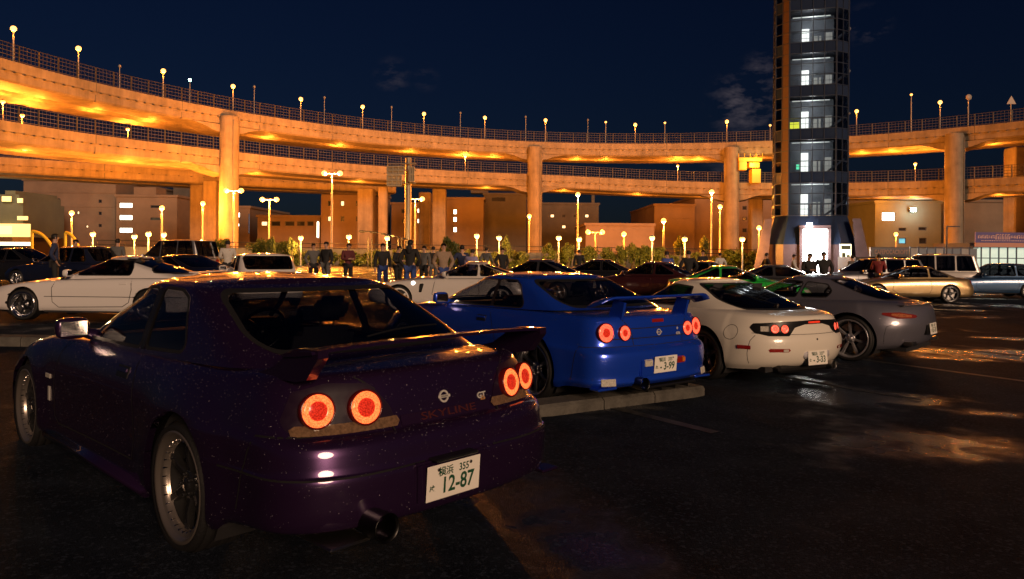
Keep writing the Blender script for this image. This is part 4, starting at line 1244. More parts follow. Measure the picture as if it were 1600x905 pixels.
# sign gantry
def gantry():
    b = px(637, 395, 70); g = ground_z(b.x); root = empty('sign_gantry', (b.x, 70, g)); tag(root, 'tall steel sign gantry with sign frames seen from behind', 'gantry')
    zt = px(637, 247, 70).z - g
    po = MB(); po.tube([(0, 0, 0), (0, 0, zt)], [.34, .28], 14); po.box((-.7, -.7, 0), (.7, .7, .25)); po.build('mast', mat('galvanised mast', (.18, .16, .14), .45, .5), root)
    sm = mat('sign back frame', (.22, .19, .16), .55, .4)
    for (xa, xb, ya, yb) in ((606, 632, 261, 273), (606, 628, 275, 291), (640, 648, 262, 284)):
        a0, a1 = px(xa, yb, 69.5), px(xb, ya, 69.5)
        x0, x1, z0, z1 = a0.x - b.x, a1.x - b.x, a0.z - g, a1.z - g
        s = MB(); s.box((x0, -.75, z0), (x1, -.68, z1)); sp_ = s.build('sign_panel', mat('dull sign panel', (.30, .22, .14), .6, noise=.4, nscale=2), root)
        f = MB()
        for q in np.linspace(x0, x1, 4): f.box((q - .05, -.9, z0), (q + .05, -.76, z1))
        for q in np.linspace(z0, z1, 3): f.box((x0, -.95, q - .05), (x1, -.905, q + .05))
        f.build('frame', sm, sp_)
    ar = MB()
    for z in (zt - .6, zt - 1.2, zt - 2.4): ar.tube([(-1.95, -.5, z), (.8, -.5, z)], .07, 6)
    ar.build('arm', sm, root)
gantry()
def shelter():
    a, b = px(568, 395, 62), px(634, 395, 62); g = ground_z(a.x); root = empty('waiting_shelter', (a.x, 62, g)); tag(root, 'open shelter with a dark curved roof left of the gantry mast', 'shelter')
    W = b.x - a.x; zt = px(600, 361, 62).z - g; ze = px(600, 373, 62).z - g
    rf = MB(); n_ = 12; V = []
    for i in range(n_ + 1):
        t = i / n_; x = -.2 + (W + .2) * t; z = zt - (zt - ze) * t ** 1.8
        V += [(x, -.9, z), (x, 1.2, z), (x, -.9, z - .07), (x, 1.2, z - .07)]
    F = []
    for i in range(n_): c = i * 4; F += [(c, c + 4, c + 5, c + 1), (c + 2, c + 3, c + 7, c + 6), (c, c + 2, c + 6, c + 4), (c + 1, c + 5, c + 7, c + 3)]
    rf.add(V, F, 0, True); rf.build('roof', mat('smoked roof sheet', (.05, .045, .045), .25), root)
    for x in (.5, W - .5):
        for y in (-.7, 1.0):
            po = MB(); po.tube([(x, y, 0), (x, y, ze)], .05, 8); po.build('post', FENCE, root)
    for i in range(5):
        rb = MB(); x = -.2 + (W + .2) * i / 4; t = i / 4; z = zt - (zt - ze) * t ** 1.8; rb.box((x - .03, -.9, z - .14), (x + .03, 1.2, z - .072)); rb.build('rib', FENCE, root)
shelter()
# platform between the decks left of the tower
def platform():
    th = theta_at(1172, -1.0); p = arc_pt(th, -1.0); root = empty('maintenance_platform', (p.x, p.y, 0)); tag(root, 'yellow lit service platform hung under the top deck by the tower', 'platform')
    def zz(y): return px(1172, y, p.y).z
    k = p.y / FOCAL_PX
    m_ = mat('yellow painted steel', (.65, .42, .03), .45)
    for (xa, xb, ya, yb) in ((1153, 1190, 246, 252), (1154, 1166, 252, 266), (1170, 1186, 254, 262), (1174, 1188, 264, 286)):
        mb = MB(); mb.bbox(((xa - 1172) * k, 0, zz(yb)), ((xb - 1172) * k, 1.6, zz(ya)), .05); mb.build('cabinet', m_, root)
    for q in (1153, 1162, 1171, 1180, 1190):
        mb = MB(); mb.tube([((q - 1172) * k, -.05, zz(246)), ((q - 1172) * k, -.05, zz(240))], .05, 6); mb.build('hanger', m_, root)
    light(root, (.6, -1.6, zz(255)), 260, (1, .75, .25), .3)
platform()
# right hand side: kiosk sign, banner, glazed shop, fence
def signs():
    p = px(1361, 395, 52); g = ground_z(p.x); root = empty('kiosk', (p.x, 52, g)); tag(root, 'dark kiosk with a grey lettered sign board on its roof', 'kiosk')
    k = 52 / FOCAL_PX; W = 62 * k
    a = px(1361, 402, 52).z - g; b = px(1361, 386, 52).z - g
    sb = MB(); sb.bbox((0, 0, a), (W, .3, b), .04); so = sb.build('sign_board', mat('grey sign board', (.10, .095, .11), .5), root)
    me = text_mesh('CAFEPOCACROFT', (b - a) * .62, .01, .006, 'CENTER', 1.0)
    wtx = max(v.co.x for v in me.vertices) - min(v.co.x for v in me.vertices); sc = W * .84 / wtx
    lt = MB(); lt.add([(v.co.x * sc + W / 2, -.03 - v.co.z, v.co.y + (a + b) / 2) for v in me.vertices], [tuple(q.vertices) for q in me.polygons]); lt.build('sign_lettering', mat('dull rose lettering', (.34, .20, .16), .5), so)
    bd = MB(); bd.box((-1.0, .2, -.1), (W + .6, 3.0, a)); bd.build('cabin', mat('black kiosk wall', (.012, .012, .014), .6), root)
    cn = MB(); cn.box((1.2, .05, .0), (2.9, .19, a - .3)); cn.build('shutter', WALL_B, root)
    # chain link fence right of it
    q = px(1422, 395, 50); root = empty('mesh_fence', (q.x, 50, ground_z(q.x))); tag(root, 'dark framed fence with pale panels right of the kiosk', 'fence')
    k = 50 / FOCAL_PX; H = px(1422, 388, 50).z - ground_z(q.x)
    for i in range(8):
        x0 = i * 13.2 * k; x1 = (i + 1) * 13.2 * k
        po = MB(); po.box((x0 - .04, -.04, 0), (x0 + .04, .04, H + .1)); po.build('post', FRAME, root)
        pn = MB(); pn.box((x0 + .05, -.01, .9), (x1 - .05, .01, H)); pn.build('panel', (mat('pale fence sheet', (.34, .33, .33), .6, noise=.2, nscale=2), mat('blue grey fence sheet', (.12, .15, .20), .4))[i % 3 == 1 or i % 3 == 2], root)
        pn = MB(); pn.box((x0 + .05, -.01, .1), (x1 - .05, .01, .85)); pn.build('panel', mat('dark fence sheet', (.03, .035, .04), .6), root)
    for h in (.87, H + .05):
        rl = MB(); rl.tube([(0, -.06, h), (8 * 13.2 * k, -.06, h)], .03, 6); rl.build('rail', FRAME, root)
    # banner and glazed front
    q = px(1519, 395, 54); g = ground_z(q.x); root = empty('glazed_shop', (q.x, 54, g)); tag(root, 'shop front of lit greenish panes at the right edge', 'shop')
    k = 54 / FOCAL_PX; W = 110 * k; zt = px(1519, 386, 54).z - g; cols, rows = 8, 3
    H = zt; cw, rh = W / cols, H / rows
    pm = MB(); pm.box((.03, -.01, .03), (cw - .03, .01, rh - .03)); pme = pm.mesh('pane'); pme.materials.append(mat('lit greenish pane', (.5, .6, .55), .3, emit=(.62, .80, .66), es=.42, noise=.3, nscale=1.5))
    for i in range(cols):
        for j in range(rows): link('pane', pme, None, root, (i * cw, 0, j * rh))
    fr = MB()
    for i in range(cols + 1): fr.box((i * cw - .04, -.06, 0), (i * cw + .04, .04, H))
    for j in range(rows + 1): fr.box((0, -.05, j * rh - .03), (W, .03, j * rh + .03))
    fr.build('mullion_frame', FRAME, root)
    bk = MB(); bk.box((0, .3, 0), (W, 5, H + .3)); bk.build('block', WALL_B, root)
    a = px(1519, 386, 53.7).z - g; b = px(1519, 363, 53.7).z - g
    ro = empty('banner', (q.x, 53.6, g)); tag(ro, 'wide violet banner board with pink lettering over the lit panes', 'banner')
    bn = MB(); bn.box((0, 0, a + (b - a) * .30), (W, .12, b)); bo = bn.build('board', mat('violet banner cloth', (.10, .08, .26), .6), ro)
    b2 = MB(); b2.box((0, 0, a), (W, .12, a + (b - a) * .29)); b2.build('lower_band', mat('salmon banner band', (.55, .26, .20), .6), ro)
    mk = MB(); random.seed(5); x = .15
    while x < W - .3:
        w_ = random.uniform(.08, .26); big = 1.3 < x < 2.4
        h_ = (b - a) * (.36 if big else random.uniform(.16, .24)); zc_ = a + (b - a) * .70
        mk.box((x, -.02, zc_ - h_ / 2), (x + w_ * .35, -.004, zc_ + h_ / 2)); mk.box((x, -.02, zc_ + h_ * .3), (x + w_, -.004, zc_ + h_ / 2)); mk.box((x + w_ * .7, -.02, zc_ - h_ / 2), (x + w_, -.004, zc_ + h_ * .1))
        x += w_ + .06
    o = mk.build('lettering_strokes', mat('pink lettering', (.75, .45, .42), .6), bo); o['kind'] = 'stuff'
    mk = MB(); x = .4
    while x < W - .5:
        w_ = random.uniform(.05, .12); mk.box((x, -.02, a + (b - a) * .41), (x + w_, -.004, a + (b - a) * .46)); x += w_ + .05
    o = mk.build('small_print', mat('pink lettering', (.75, .45, .42), .6), bo); o['kind'] = 'stuff'
    # thin street pole with bracket in front
    q = px(1479, 395, 46); root = empty('bracket_pole', (q.x, 46, ground_z(q.x))); tag(root, 'thin dark pole with a side bracket before the right pillar', 'pole')
    zt = px(1479, 354, 46).z - ground_z(q.x); mb = MB(); mb.tube([(0, 0, 0), (0, 0, zt)], .05, 8); mb.build('pole', FRAME, root); mb = MB(); mb.tube([(0, 0, zt), (.8, 0, zt)], .035, 6); mb.build('bracket', FRAME, root)
signs()
# ------------------------------------------------------------------ shrubs and trees
def leaf_mat(name, c1, c2):
    m = bpy.data.materials.new(name); m.use_nodes = True; t = m.node_tree; b = t.nodes['Principled BSDF']
    gi = t.nodes.new('ShaderNodeNewGeometry'); rp = t.nodes.new('ShaderNodeValToRGB')
    rp.color_ramp.elements[0].color = (*c1, 1); rp.color_ramp.elements[1].color = (*c2, 1)
    t.links.new(gi.outputs['Random Per Island'], rp.inputs[0]); t.links.new(rp.outputs[0], b.inputs['Base Color'])
    b.inputs['Roughness'].default_value = .5
    tr = t.nodes.new('ShaderNodeBsdfTranslucent'); t.links.new(rp.outputs[0], tr.inputs[0])
    mx = t.nodes.new('ShaderNodeMixShader'); mx.inputs[0].default_value = .4
    t.links.new(b.outputs[0], mx.inputs[1]); t.links.new(tr.outputs[0], mx.inputs[2]); t.links.new(mx.outputs[0], t.nodes['Material Output'].inputs[0])
    return m
LEAF = leaf_mat('shrub leaves', (.05, .08, .014), (.15, .16, .03))
BARK = mat('bark', (.07, .05, .035), .85, noise=.3, nscale=8)
def crown_mesh(seed, n, rx, rz, clumps, leaf=.11):
    rng = random.Random(seed); V, F = [], []
    cl = []
    for _ in range(clumps):
        d = Vector((rng.gauss(0, 1), rng.gauss(0, 1), rng.gauss(0, 1))).normalized() * rng.uniform(.35, 1) ** .6
        cl.append((d, rng.uniform(.25, .5)))
    for i in range(n):
        c, r = rng.choice(cl); d = Vector((rng.gauss(0, 1), rng.gauss(0, 1), rng.gauss(0, 1))).normalized() * r * rng.uniform(.5, 1) ** .5
        p = c + d; p = Vector((p.x * rx, p.y * rx, p.z * rz + rz))
        if p.z < .05: p.z = rng.uniform(.05, .5)
        a = Vector((rng.gauss(0, 1), rng.gauss(0, 1), rng.gauss(0, .7))).normalized(); b = a.orthogonal().normalized(); b = (b * math.cos(rng.uniform(0, 6.3)) + a.cross(b) * math.sin(rng.uniform(0, 6.3)))
        s = leaf * rng.uniform(.7, 1.4); k = len(V)
        V += [p - a * s, p + b * s * .5, p + a * s, p - b * s * .5]; F.append((k, k + 1, k + 2, k + 3))
    me = bpy.data.meshes.new('crown'); me.from_pydata(V, [], F); me.update(); me.materials.append(LEAF)
    return me
CROWNS = [crown_mesh(11 + i, 2600, 1.0, .9, 16 + 4 * i) for i in range(4)]
LOW = [crown_mesh(31 + i, 2200, 1.5, .55, 18) for i in range(3)]
def shrub(label, xp, ytop, Y, wpx, tall, i, kind='shrub'):
    p = px(xp, ytop, Y); g = ground_z(p.x); H = p.z - g; w = wpx / FOCAL_PX * Y
    root = empty('clipped_shrub' if kind == 'shrub' else 'young_tree', (p.x, Y, g)); tag(root, label, kind, 'shrubs along the yard')
    cr = link('crown', (CROWNS if tall else LOW)[i % (4 if tall else 3)], None, root, (0, 0, H * (.30 if tall else .0)), (0, 0, i * 1.3))
    base_h = 1.8 if tall else 1.1; base_w = 2.0 if tall else 3.0
    cr.scale = (w / base_w / 1.1, w / base_w / 1.1, H * (.70 if tall else 1.0) / base_h / 1.15)
    mb = MB()
    for k in range(3):
        a = k * 2.1 + i; mb.tube([(0.03 * k, 0, 0), (.06 * math.cos(a) * H, .06 * math.sin(a) * H, H * .35), (.14 * math.cos(a) * H, .14 * math.sin(a) * H, H * .62)], [.06, .045, .015], 6)
    mb.build('trunk', BARK, root)
SH = [(345, 371, 65, 34, 'leafy bush before the leftmost tall pillar'), (408, 371, 65, 36, 'leafy bush right of the leftmost tall pillar'), (440, 373, 64, 40, 'broad leafy bush behind the white hatchback'), (702, 366, 40, 30, 'dark loose young tree above the standing people'),
      (855, 378, 65, 24, 'round clipped shrub right of the middle pillar, first of the lit row'), (888, 378, 65, 22, 'second round clipped shrub of the lit row'), (920, 380, 65, 26, 'third shrub of the lit row, looser and darker'), (950, 384, 65, 22, 'fourth shrub of the lit row'), (968, 382, 65, 20, 'fifth shrub of the lit row'),
      (990, 378, 65, 24, 'tall sixth shrub of the lit row'), (1010, 379, 65, 24, 'seventh shrub of the lit row'), (1030, 383, 65, 22, 'last round shrub of the lit row'), (1148, 388, 65, 40, 'bright leafy bush left of the glass tower'), (1180, 390, 65, 24, 'small bush at the tower corner')]
for i, (x, y, Y, w, lab) in enumerate(SH): shrub(lab, x, y, Y, w, True, i, 'tree' if 'tree' in lab else 'shrub')
HD = [(x, 388 + (i % 3), 66, 46) for i, x in enumerate(range(470, 850, 38))] + [(x, 391, 66, 44) for x in range(870, 1190, 44)]
HG = ['low hedge bush behind the standing people, %s from the left', 'low hedge bush under the lit shrubs, %s from the left']
for i, (x, y, Y, w) in enumerate(HD):
    late = x > 860
    shrub(HG[late] % (ORD[i] if not late else ORD[i - 10]), x, y, Y, w, False, i)
for k, (x, y, Y) in enumerate(((423, 366, 60), (456, 368, 62), (790, 366, 64), (1062, 367, 80), (1100, 364, 84))):
    shrub('small dark young tree in the yard, %s from the left' % ORD[k], x, y, Y, 16, True, k + 2, 'tree')
# ------------------------------------------------------------------ one car
def seat(mb_parent, x, y, z0, tall=True):
    mb = MB()
    mb.bbox((x - 0.25, y - 0.24, z0), (x + 0.27, y + 0.24, z0 + 0.18), 0.06, seg=2, smooth=True)
    M_ = Matrix.Translation((x - 0.24, y, z0 + 0.12)) @ Matrix.Rotation(R(-20), 4, 'Y')
    mb.bbox((-0.07, -0.23, 0), (0.07, 0.23, 0.56), 0.06, mat=M_, seg=2, smooth=True)
    mb.bbox((-0.06, -0.13, 0.60), (0.05, 0.13, 0.78), 0.05, mat=M_, seg=2, smooth=True)
    mb.tube([M_ @ Vector((0, -0.05, 0.5)), M_ @ Vector((0, -0.05, 0.66))], 0.008, 6)
    mb.tube([M_ @ Vector((0, 0.05, 0.5)), M_ @ Vector((0, 0.05, 0.66))], 0.008, 6)
    return mb.build('seat', SEATCLOTH, mb_parent)
def steering_wheel(parent, x, y, z, tilt=25, r=0.18):
    mb = MB()
    M_ = Matrix.Translation((x, y, z)) @ Matrix.Rotation(R(90 - tilt), 4, 'Y')
    pts = [M_ @ Vector((r * math.cos(a), r * math.sin(a), 0)) for a in np.linspace(0, 2 * math.pi, 33)]
    mb.tube(pts, 0.014, 8, caps=False)
    for a in (0.0, 2.2, -2.2):
        mb.tube([M_ @ Vector((0, 0, 0.03)), M_ @ Vector((r * math.cos(a), r * math.sin(a), 0))], 0.012, 6)
    mb.lathe([(0.055, -0.01), (0.055, 0.03), (0.001, 0.04)], 16, mat=M_)
    return mb.build('steering_wheel', BLACKTRIM, parent)
def make_car(name, label, cat, loc, yaw, sp, group=None):
    root = empty(name, loc, yaw)
    tag(root, label, cat, group)
    pm = sp['paint']
    def flare(V):
        for (ax, az, ar, amt, wd) in sp.get('flares', []):
            r = np.hypot(V[:, 0] - ax, (V[:, 2] - az))
            side = np.clip((np.abs(V[:, 1]) - 0.55) / 0.2, 0, 1)
            V[:, 1] += amt * np.exp(-np.clip(r - ar, 0, None) ** 2 / wd ** 2) * side * np.sign(V[:, 1] + 1e-9)
        if 'deform' in sp: V = sp['deform'](V)
        return V
    q = sp.get('q', 1.0)
    body = shell(sp['levels'], sp['zc'], int(16 * q), int(110 * q), sp.get('sub', 3), deform=flare)
    gh = shell(sp['gh'], sp['ghz'], int(20 * q), int(90 * q), sp.get('gsub', 6), crown_pow=sp.get('gcrown', 2.2))
    surf = Surf(body, gh); bsurf = Surf(body)
    # wheel arches
    for (ax, az, ar) in sp['arches']:
        body, cut, rim = split(body, lambda V, N: np.where(np.abs(V[:, 1]) > 0.35, np.hypot(V[:, 0] - ax, V[:, 2] - az) - ar, 1.0))
        body = rim_lip(body, rim, 0.035)
    # cabin opening under the glass
    g0 = ring(sp['gh'][0], 16, 60)
    poly = np.concatenate([g0[:, :2], (g0[:, :2] * (1, -1))[::-1][1:-1]])
    zlim = sp.get('holez', 0.55)
    body, cut, rim = split(body, lambda V, N: np.where(V[:, 2] > zlim, sd_poly(V[:, 0], V[:, 1], poly) + 0.05, 1.0))
    # glass
    glass_parts = []
    for (nm, kind, pg, r, seal, gm, xl) in sp['windows']:
        f = (lambda grow: side_sd(pg, r, grow)) if kind == 'side' else (lambda grow: end_sd(pg, xl, kind == 'front', r, grow))
        gh, ins, rim = split(gh, f(seal))
        band, gl, rim2 = split(ins, f(0.0))
        glass_parts.append((nm, gl, gm)); 
        if seal > 0: glass_parts.append(('window_seal', band, sp.get('seal_mat', RUBBER)))
    bo = to_obj('body', body, pm, root)
    to_obj('roof', gh, sp.get('roofpaint', pm), root)
    to_obj('headliner', gh, INTERIOR, root, -0.014)
    for nm, gl, gm in glass_parts:
        if nm != 'window_seal' and gl[0].shape[0] and np.ptp(gl[0][:, 1]) > 0.9 and (gl[0][:, 1].min() < -0.3) and nm in ('door_window', 'quarter_window'):
            for s in (1, -1):
                Fs = [f for f in gl[2] if gl[0][f[0], 1] * s > 0]
                used = sorted({k for f in Fs for k in f}); mp = {k: i for i, k in enumerate(used)}
                to_obj(nm, [gl[0][used], gl[1][used], [tuple(mp[k] for k in f) for f in Fs]], gm, root, -0.004)
        else:
            to_obj(nm, gl, gm, root, 0.0015 if nm == 'window_seal' else -0.004)
    if sp.get('beads'): beads(root, [body, gh], sp['beads'], sp['beadmat'])
    # seams
    sm = MB()
    for (kind, pts) in sp.get('seams', []):
        w = sp.get('seamw', 0.006)
        if kind == 'side':
            for s in (1, -1): ribbon(sm, [bsurf.side(x, z, s) for x, z in densify(pts)], w)
        elif kind == 'rear': ribbon(sm, [bsurf.rear(y, z) for y, z in densify(pts)], w)
        elif kind == 'top': ribbon(sm, [bsurf.top(x, y) for x, y in densify(pts)], w)
    if sm.v: sm.build('panel_gap', SEAM, root)
    # underside, liners
    ud = MB()
    L0 = ring(sp['levels'][0], 10, 40)
    x0, x1 = sp['floor']
    zf = sp.get('floorz', 0.2)
    ud.box((x0, -0.62, zf), (x1, 0.62, zf + 0.06))
    axs = sorted(a[0] for a in sp['arches'])
    ud.box((axs[0] + 0.4, -0.80, zf), (axs[1] - 0.4, 0.80, zf + 0.05))
    ud.build('underfloor', INTERIOR, root)
    ln = MB()
    for (ax, az, ar) in sp['arches']:
        for s in (1, -1):
            a0, a1 = R(-35), R(215)
            ring_ = [(ax + (ar + 0.004) * math.cos(a0 + (a1 - a0) * k / 20), az + (ar + 0.004) * math.sin(a0 + (a1 - a0) * k / 20)) for k in range(21)]
            ye = sp['halfw'] - 0.06
            V = [(x, s * ye, z) for x, z in ring_] + [(x, s * 0.50, z) for x, z in ring_] + [(ax, s * 0.50, az)]
            F = [(k, k + 1, 22 + k, 21 + k) for k in range(20)] + [(21 + k, 22 + k, 42) for k in range(20)]
            ln.add(V, F)
    ln.build('wheel_liner', INTERIOR, root)
    # wheels
    wk = sp['wheel']
    for i, (ax, az, ar) in enumerate(sp['arches']):
        for s in (1, -1):
            add_wheel(root, wk, (ax, s * sp['wy'], sp['wr']), s, sp['wheelmats'], (sp.get('steer', 0.0) if ax > 1 else 0.0), 0.3 * i)
    # cabin
    if sp.get('cabin', True):
        cz = sp.get('cabinz', 0.30); bx = sp['cab']   # (rear shelf x, rear seat x, front seat x, dash x, cowl x)
        belt = sp['belt']
        tub = MB()
        hw = sp.get('cabw', 0.70)
        tub.box((bx[0], -hw, cz - 0.04), (bx[4], hw, cz))
        for s in (1, -1): tub.box((bx[1] - 0.1, s * hw - 0.01, cz), (bx[4] - 0.1, s * hw + 0.01, belt - 0.05))
        tub.build('cabin_floor', INTERIOR, root)
        ds = MB(); ds.bbox((bx[3], -hw, belt - 0.28), (bx[4], hw, belt - 0.02), 0.05, seg=2, smooth=True)
        ds.bbox((bx[3] - 0.06, -hw * 0.85, belt - 0.06), (bx[3] + 0.2, -hw * 0.2, belt + 0.05), 0.03, seg=2, smooth=True)
        ds.build('dashboard', INTERIOR, root)
        sh = MB(); sh.box((bx[0], -hw * 0.95, belt - 0.06), (bx[1] - 0.32, hw * 0.95, belt - 0.03))
        sh.build('parcel_shelf', INTERIOR, root)
        for s in (1, -1): seat(root, bx[2], s * 0.36, cz + 0.05)
        if sp.get('rearseat', True):
            rb = MB(); rb.bbox((bx[1] - 0.2, -hw * 0.9, cz), (bx[1] + 0.3, hw * 0.9, cz + 0.22), 0.05, seg=2, smooth=True)
            rb.bbox((-0.08, -hw * 0.9, 0), (0.08, hw * 0.9, belt - cz - 0.12), 0.05, mat=Matrix.Translation((bx[1] - 0.2, 0, cz + 0.12)) @ Matrix.Rotation(R(-22), 4, 'Y'), seg=2, smooth=True)
            rb.build('rear_seat', SEATCLOTH, root)
        steering_wheel(root, bx[3] - 0.12, -0.36, belt - 0.03)
        rm = MB(); rm.bbox((bx[4] - 0.75, -0.12, sp['roofz'] - 0.14), (bx[4] - 0.72, 0.12, sp['roofz'] - 0.07), 0.02, seg=2); rm.build('rear_view_mirror', BLACKTRIM, root)
    # door mirrors
    if 'mirror' in sp:
        mx, my, mz = sp['mirror']
        for s in (1, -1):
            mb = MB()
            bm = bmesh.new(); bmesh.ops.create_uvsphere(bm, u_segments=16, v_segments=10, radius=1)
            for v in bm.verts:
                c = v.co
                v.co = Vector((math.copysign(abs(c.x) ** 0.7, c.x) * 0.085 * (1 if c.x > 0 else 0.35), math.copysign(abs(c.y) ** 0.6, c.y) * 0.10, math.copysign(abs(c.z) ** 0.6, c.z) * 0.07))
            mb.bm(bm, 0, Matrix.Translation((mx, s * (my + 0.06), mz)), True)
            mb.tube([(mx + 0.02, s * (my + 0.0), mz - 0.03), (mx + 0.02, s * (my - 0.12), mz - 0.07)], [0.03, 0.045], 8)
            mo = mb.build('door_mirror', pm, root)
            g = MB(); g.bbox((mx - 0.034, s * (my + 0.06) - 0.078, mz - 0.048), (mx - 0.0295, s * (my + 0.06) + 0.078, mz + 0.048), 0.03)
            g.build('mirror_glass', CHROME, mo)
    return root, surf, bsurf
def frame_on(hit, up=(0, 0, 1)):
    """local frame on a surface: x to the right seen from outside, y up, z out"""
    p, n = hit
    n = n.normalized(); y = Vector(up) - n * Vector(up).dot(n); y.normalize()
    x = y.cross(n)
    m = Matrix((x, y, n)).transposed().to_4x4(); m.translation = p
    return m
def rear_plane(x, y, z, tilt=0.0, yaw=0.0):
    """frame of a plate on the rear: x to the right seen from behind (car -y), y up, z out (backwards)"""
    m = Matrix(((0, 0, -1), (-1, 0, 0), (0, 1, 0))).to_4x4()
    m = Matrix.Rotation(yaw, 4, 'Z') @ m @ Matrix.Rotation(tilt, 4, 'X')
    m.translation = Vector((x, y, z))
    return m
def plate(root, M_, area, cls, kana, num):
    mb = MB(); mb.bbox((-0.165, -0.0825, 0), (0.165, 0.0825, 0.006), 0.004, mat=M_)
    pl = mb.build('number_plate', PLATE, root)
    lt = MB()
    def put(t, s, cx, cy, sx=1.0, bold=0.0):
        me = text_mesh(t, s, 0, bold, 'CENTER', sx)
        V = [M_ @ Vector((v.co.x + cx, v.co.y + cy, 0.0075)) for v in me.vertices]
        lt.add(V, [tuple(p.vertices) for p in me.polygons])
    put(area, 0.046, -0.055, 0.045, 1.0, 0.0008); put(cls, 0.05, 0.058, 0.046, 0.85, 0.0008)
    put(kana, 0.04, -0.132, -0.025, 1.0, 0.0008); put(num, 0.105, 0.022, -0.022, 0.85, 0.002)
    lt.build('plate_lettering', PLATEGREEN, pl)
    bt = MB()
    for bxp in (-0.1, 0.1): bt.lathe([(0.008, 0.006), (0.008, 0.010), (0.0005, 0.011)], 8, mat=M_ @ Matrix.Translation((bxp, 0.06, 0)), smooth=False)
    bt.build('plate_bolt', STEEL, pl)
    return pl
def round_lamp(root, M_, r, mats, ring_w=0.42, name='tail_lamp', spokes=True):
    """round tail lamp in a frame: z out. black housing, glowing ring of small facets, darker red core"""
    hs = MB(); hs.lathe([(r * 1.10, -0.02), (r * 1.10, 0.008), (r * 1.04, 0.014), (r * 0.99, 0.010), (r * 0.99, -0.004)], 40, mat=M_)
    h = hs.build(name, mats['housing'], root)
    rg = MB(); rg.lathe([(r * 0.985, 0.004), (r * 0.9, 0.011), (r * (1 - ring_w * 0.5), 0.013), (r * (1 - ring_w), 0.009)], 48, mat=M_)
    rg.build('lamp_ring', mats['ring'], h)
    co = MB(); co.lathe([(r * (1 - ring_w), 0.006), (r * 0.35, 0.010), (r * 0.001, 0.011)], 32, mat=M_)
    co.build('lamp_core', mats['core'], h)
    return h
# ------------------------------------------------------------------ the four parked coupes of the near row
def lamp_mat(name, col, es, scale=220.0, lo=0.35):
    """lit lens with a moulded facet pattern"""
    if name in MATS: return MATS[name]
    m = mat(name, (0.5, 0.02, 0.01), 0.15, emit=col, es=es)
    t = m.node_tree; b = t.nodes['Principled BSDF']
    tc = t.nodes.new('ShaderNodeTexCoord'); vo = t.nodes.new('ShaderNodeTexVoronoi'); vo.inputs['Scale'].default_value = scale
    t.links.new(tc.outputs['Object'], vo.inputs['Vector'])
    mr = t.nodes.new('ShaderNodeMapRange'); mr.inputs['From Max'].default_value = 0.7; mr.inputs['To Min'].default_value = es * 1.35; mr.inputs['To Max'].default_value = es * lo
    t.links.new(vo.outputs['Distance'], mr.inputs['Value']); t.links.new(mr.outputs[0], b.inputs['Emission Strength'])
    return m
LAMPS = dict(housing=mat('lamp housing red', (0.12, 0.006, 0.006), 0.2, coat=0.5), ring=lamp_mat('lit tail ring', (1.0, 0.15, 0.035), 2.0, 200, .35), core=lamp_mat('lit tail core', (1.0, 0.05, 0.018), 0.42, 150, .2))
AMBERCLEAR = mat('amber clear lens', (0.17, 0.10, 0.055), 0.10, coat=0.6, noise=0.5, nscale=60)
REDLENS = mat('red lens', (0.25, 0.012, 0.008), 0.12, coat=0.6)
CLEARLENS = mat('clear lens', (0.55, 0.52, 0.46), 0.08, coat=0.8, noise=0.4, nscale=70)
GOLD = mat('bronze badge', (0.60, 0.30, 0.10), 0.35, 0.4)
BADGESILVER = mat('silver badge', (0.72, 0.70, 0.66), 0.3, 0.4)
TAILPIPE = mat('dark tailpipe', (0.05, 0.05, 0.05), 0.35, 1.0)

def lamp_ribbon(mb_name, root, surf_fn, poly, m, off=0.004, step=0.02, r=0.0, parent=None):
    return to_obj(mb_name, patch(surf_fn, poly, step, off, r), m, parent or root)

def exhaust(root, x, y, z, r=0.055, length=0.35, tip=STEEL):
    mb = MB(); M_ = Matrix.Translation((x, y, z)) @ Matrix.Rotation(R(-90), 4, 'Y')
    mb.lathe([(r * 0.7, -length), (r * 0.72, -0.16), (r * 0.98, -0.10), (r, 0.0), (r * 1.03, 0.006), (r * 0.96, 0.006), (r * 0.9, -0.02), (r * 0.85, -length * 0.9), (0.0005, -length * 0.9)], 32, mat=M_)
    return mb.build('exhaust_pipe', tip, root)
def text_on(root, parent, M_, txt, size, m, name='badge_lettering', sx=1.0, bold=0.0, ext=0.0015, off=0.002):
    me = text_mesh(txt, size, ext, bold, 'CENTER', sx)
    mb = MB(); mb.add([M_ @ Vector((v.co.x, v.co.y, v.co.z + off)) for v in me.vertices], [tuple(p.vertices) for p in me.polygons])
    return mb.build(name, m, parent)
def ring_badge(root, M_, r, word):
    mb = MB(); mb.lathe([(r * 0.70, 0.0), (r * 0.70, 0.005), (r, 0.005), (r, 0.0)], 28, mat=M_, smooth=False)
    mb.bbox((-r * 1.25, -r * 0.24, 0.004), (r * 1.25, r * 0.24, 0.009), 0.002, mat=M_)
    o = mb.build('badge', BADGESILVER, root)
    text_on(root, o, M_, word, r * 0.42, BLACKTRIM, off=0.0095, ext=0.0003)
    return o

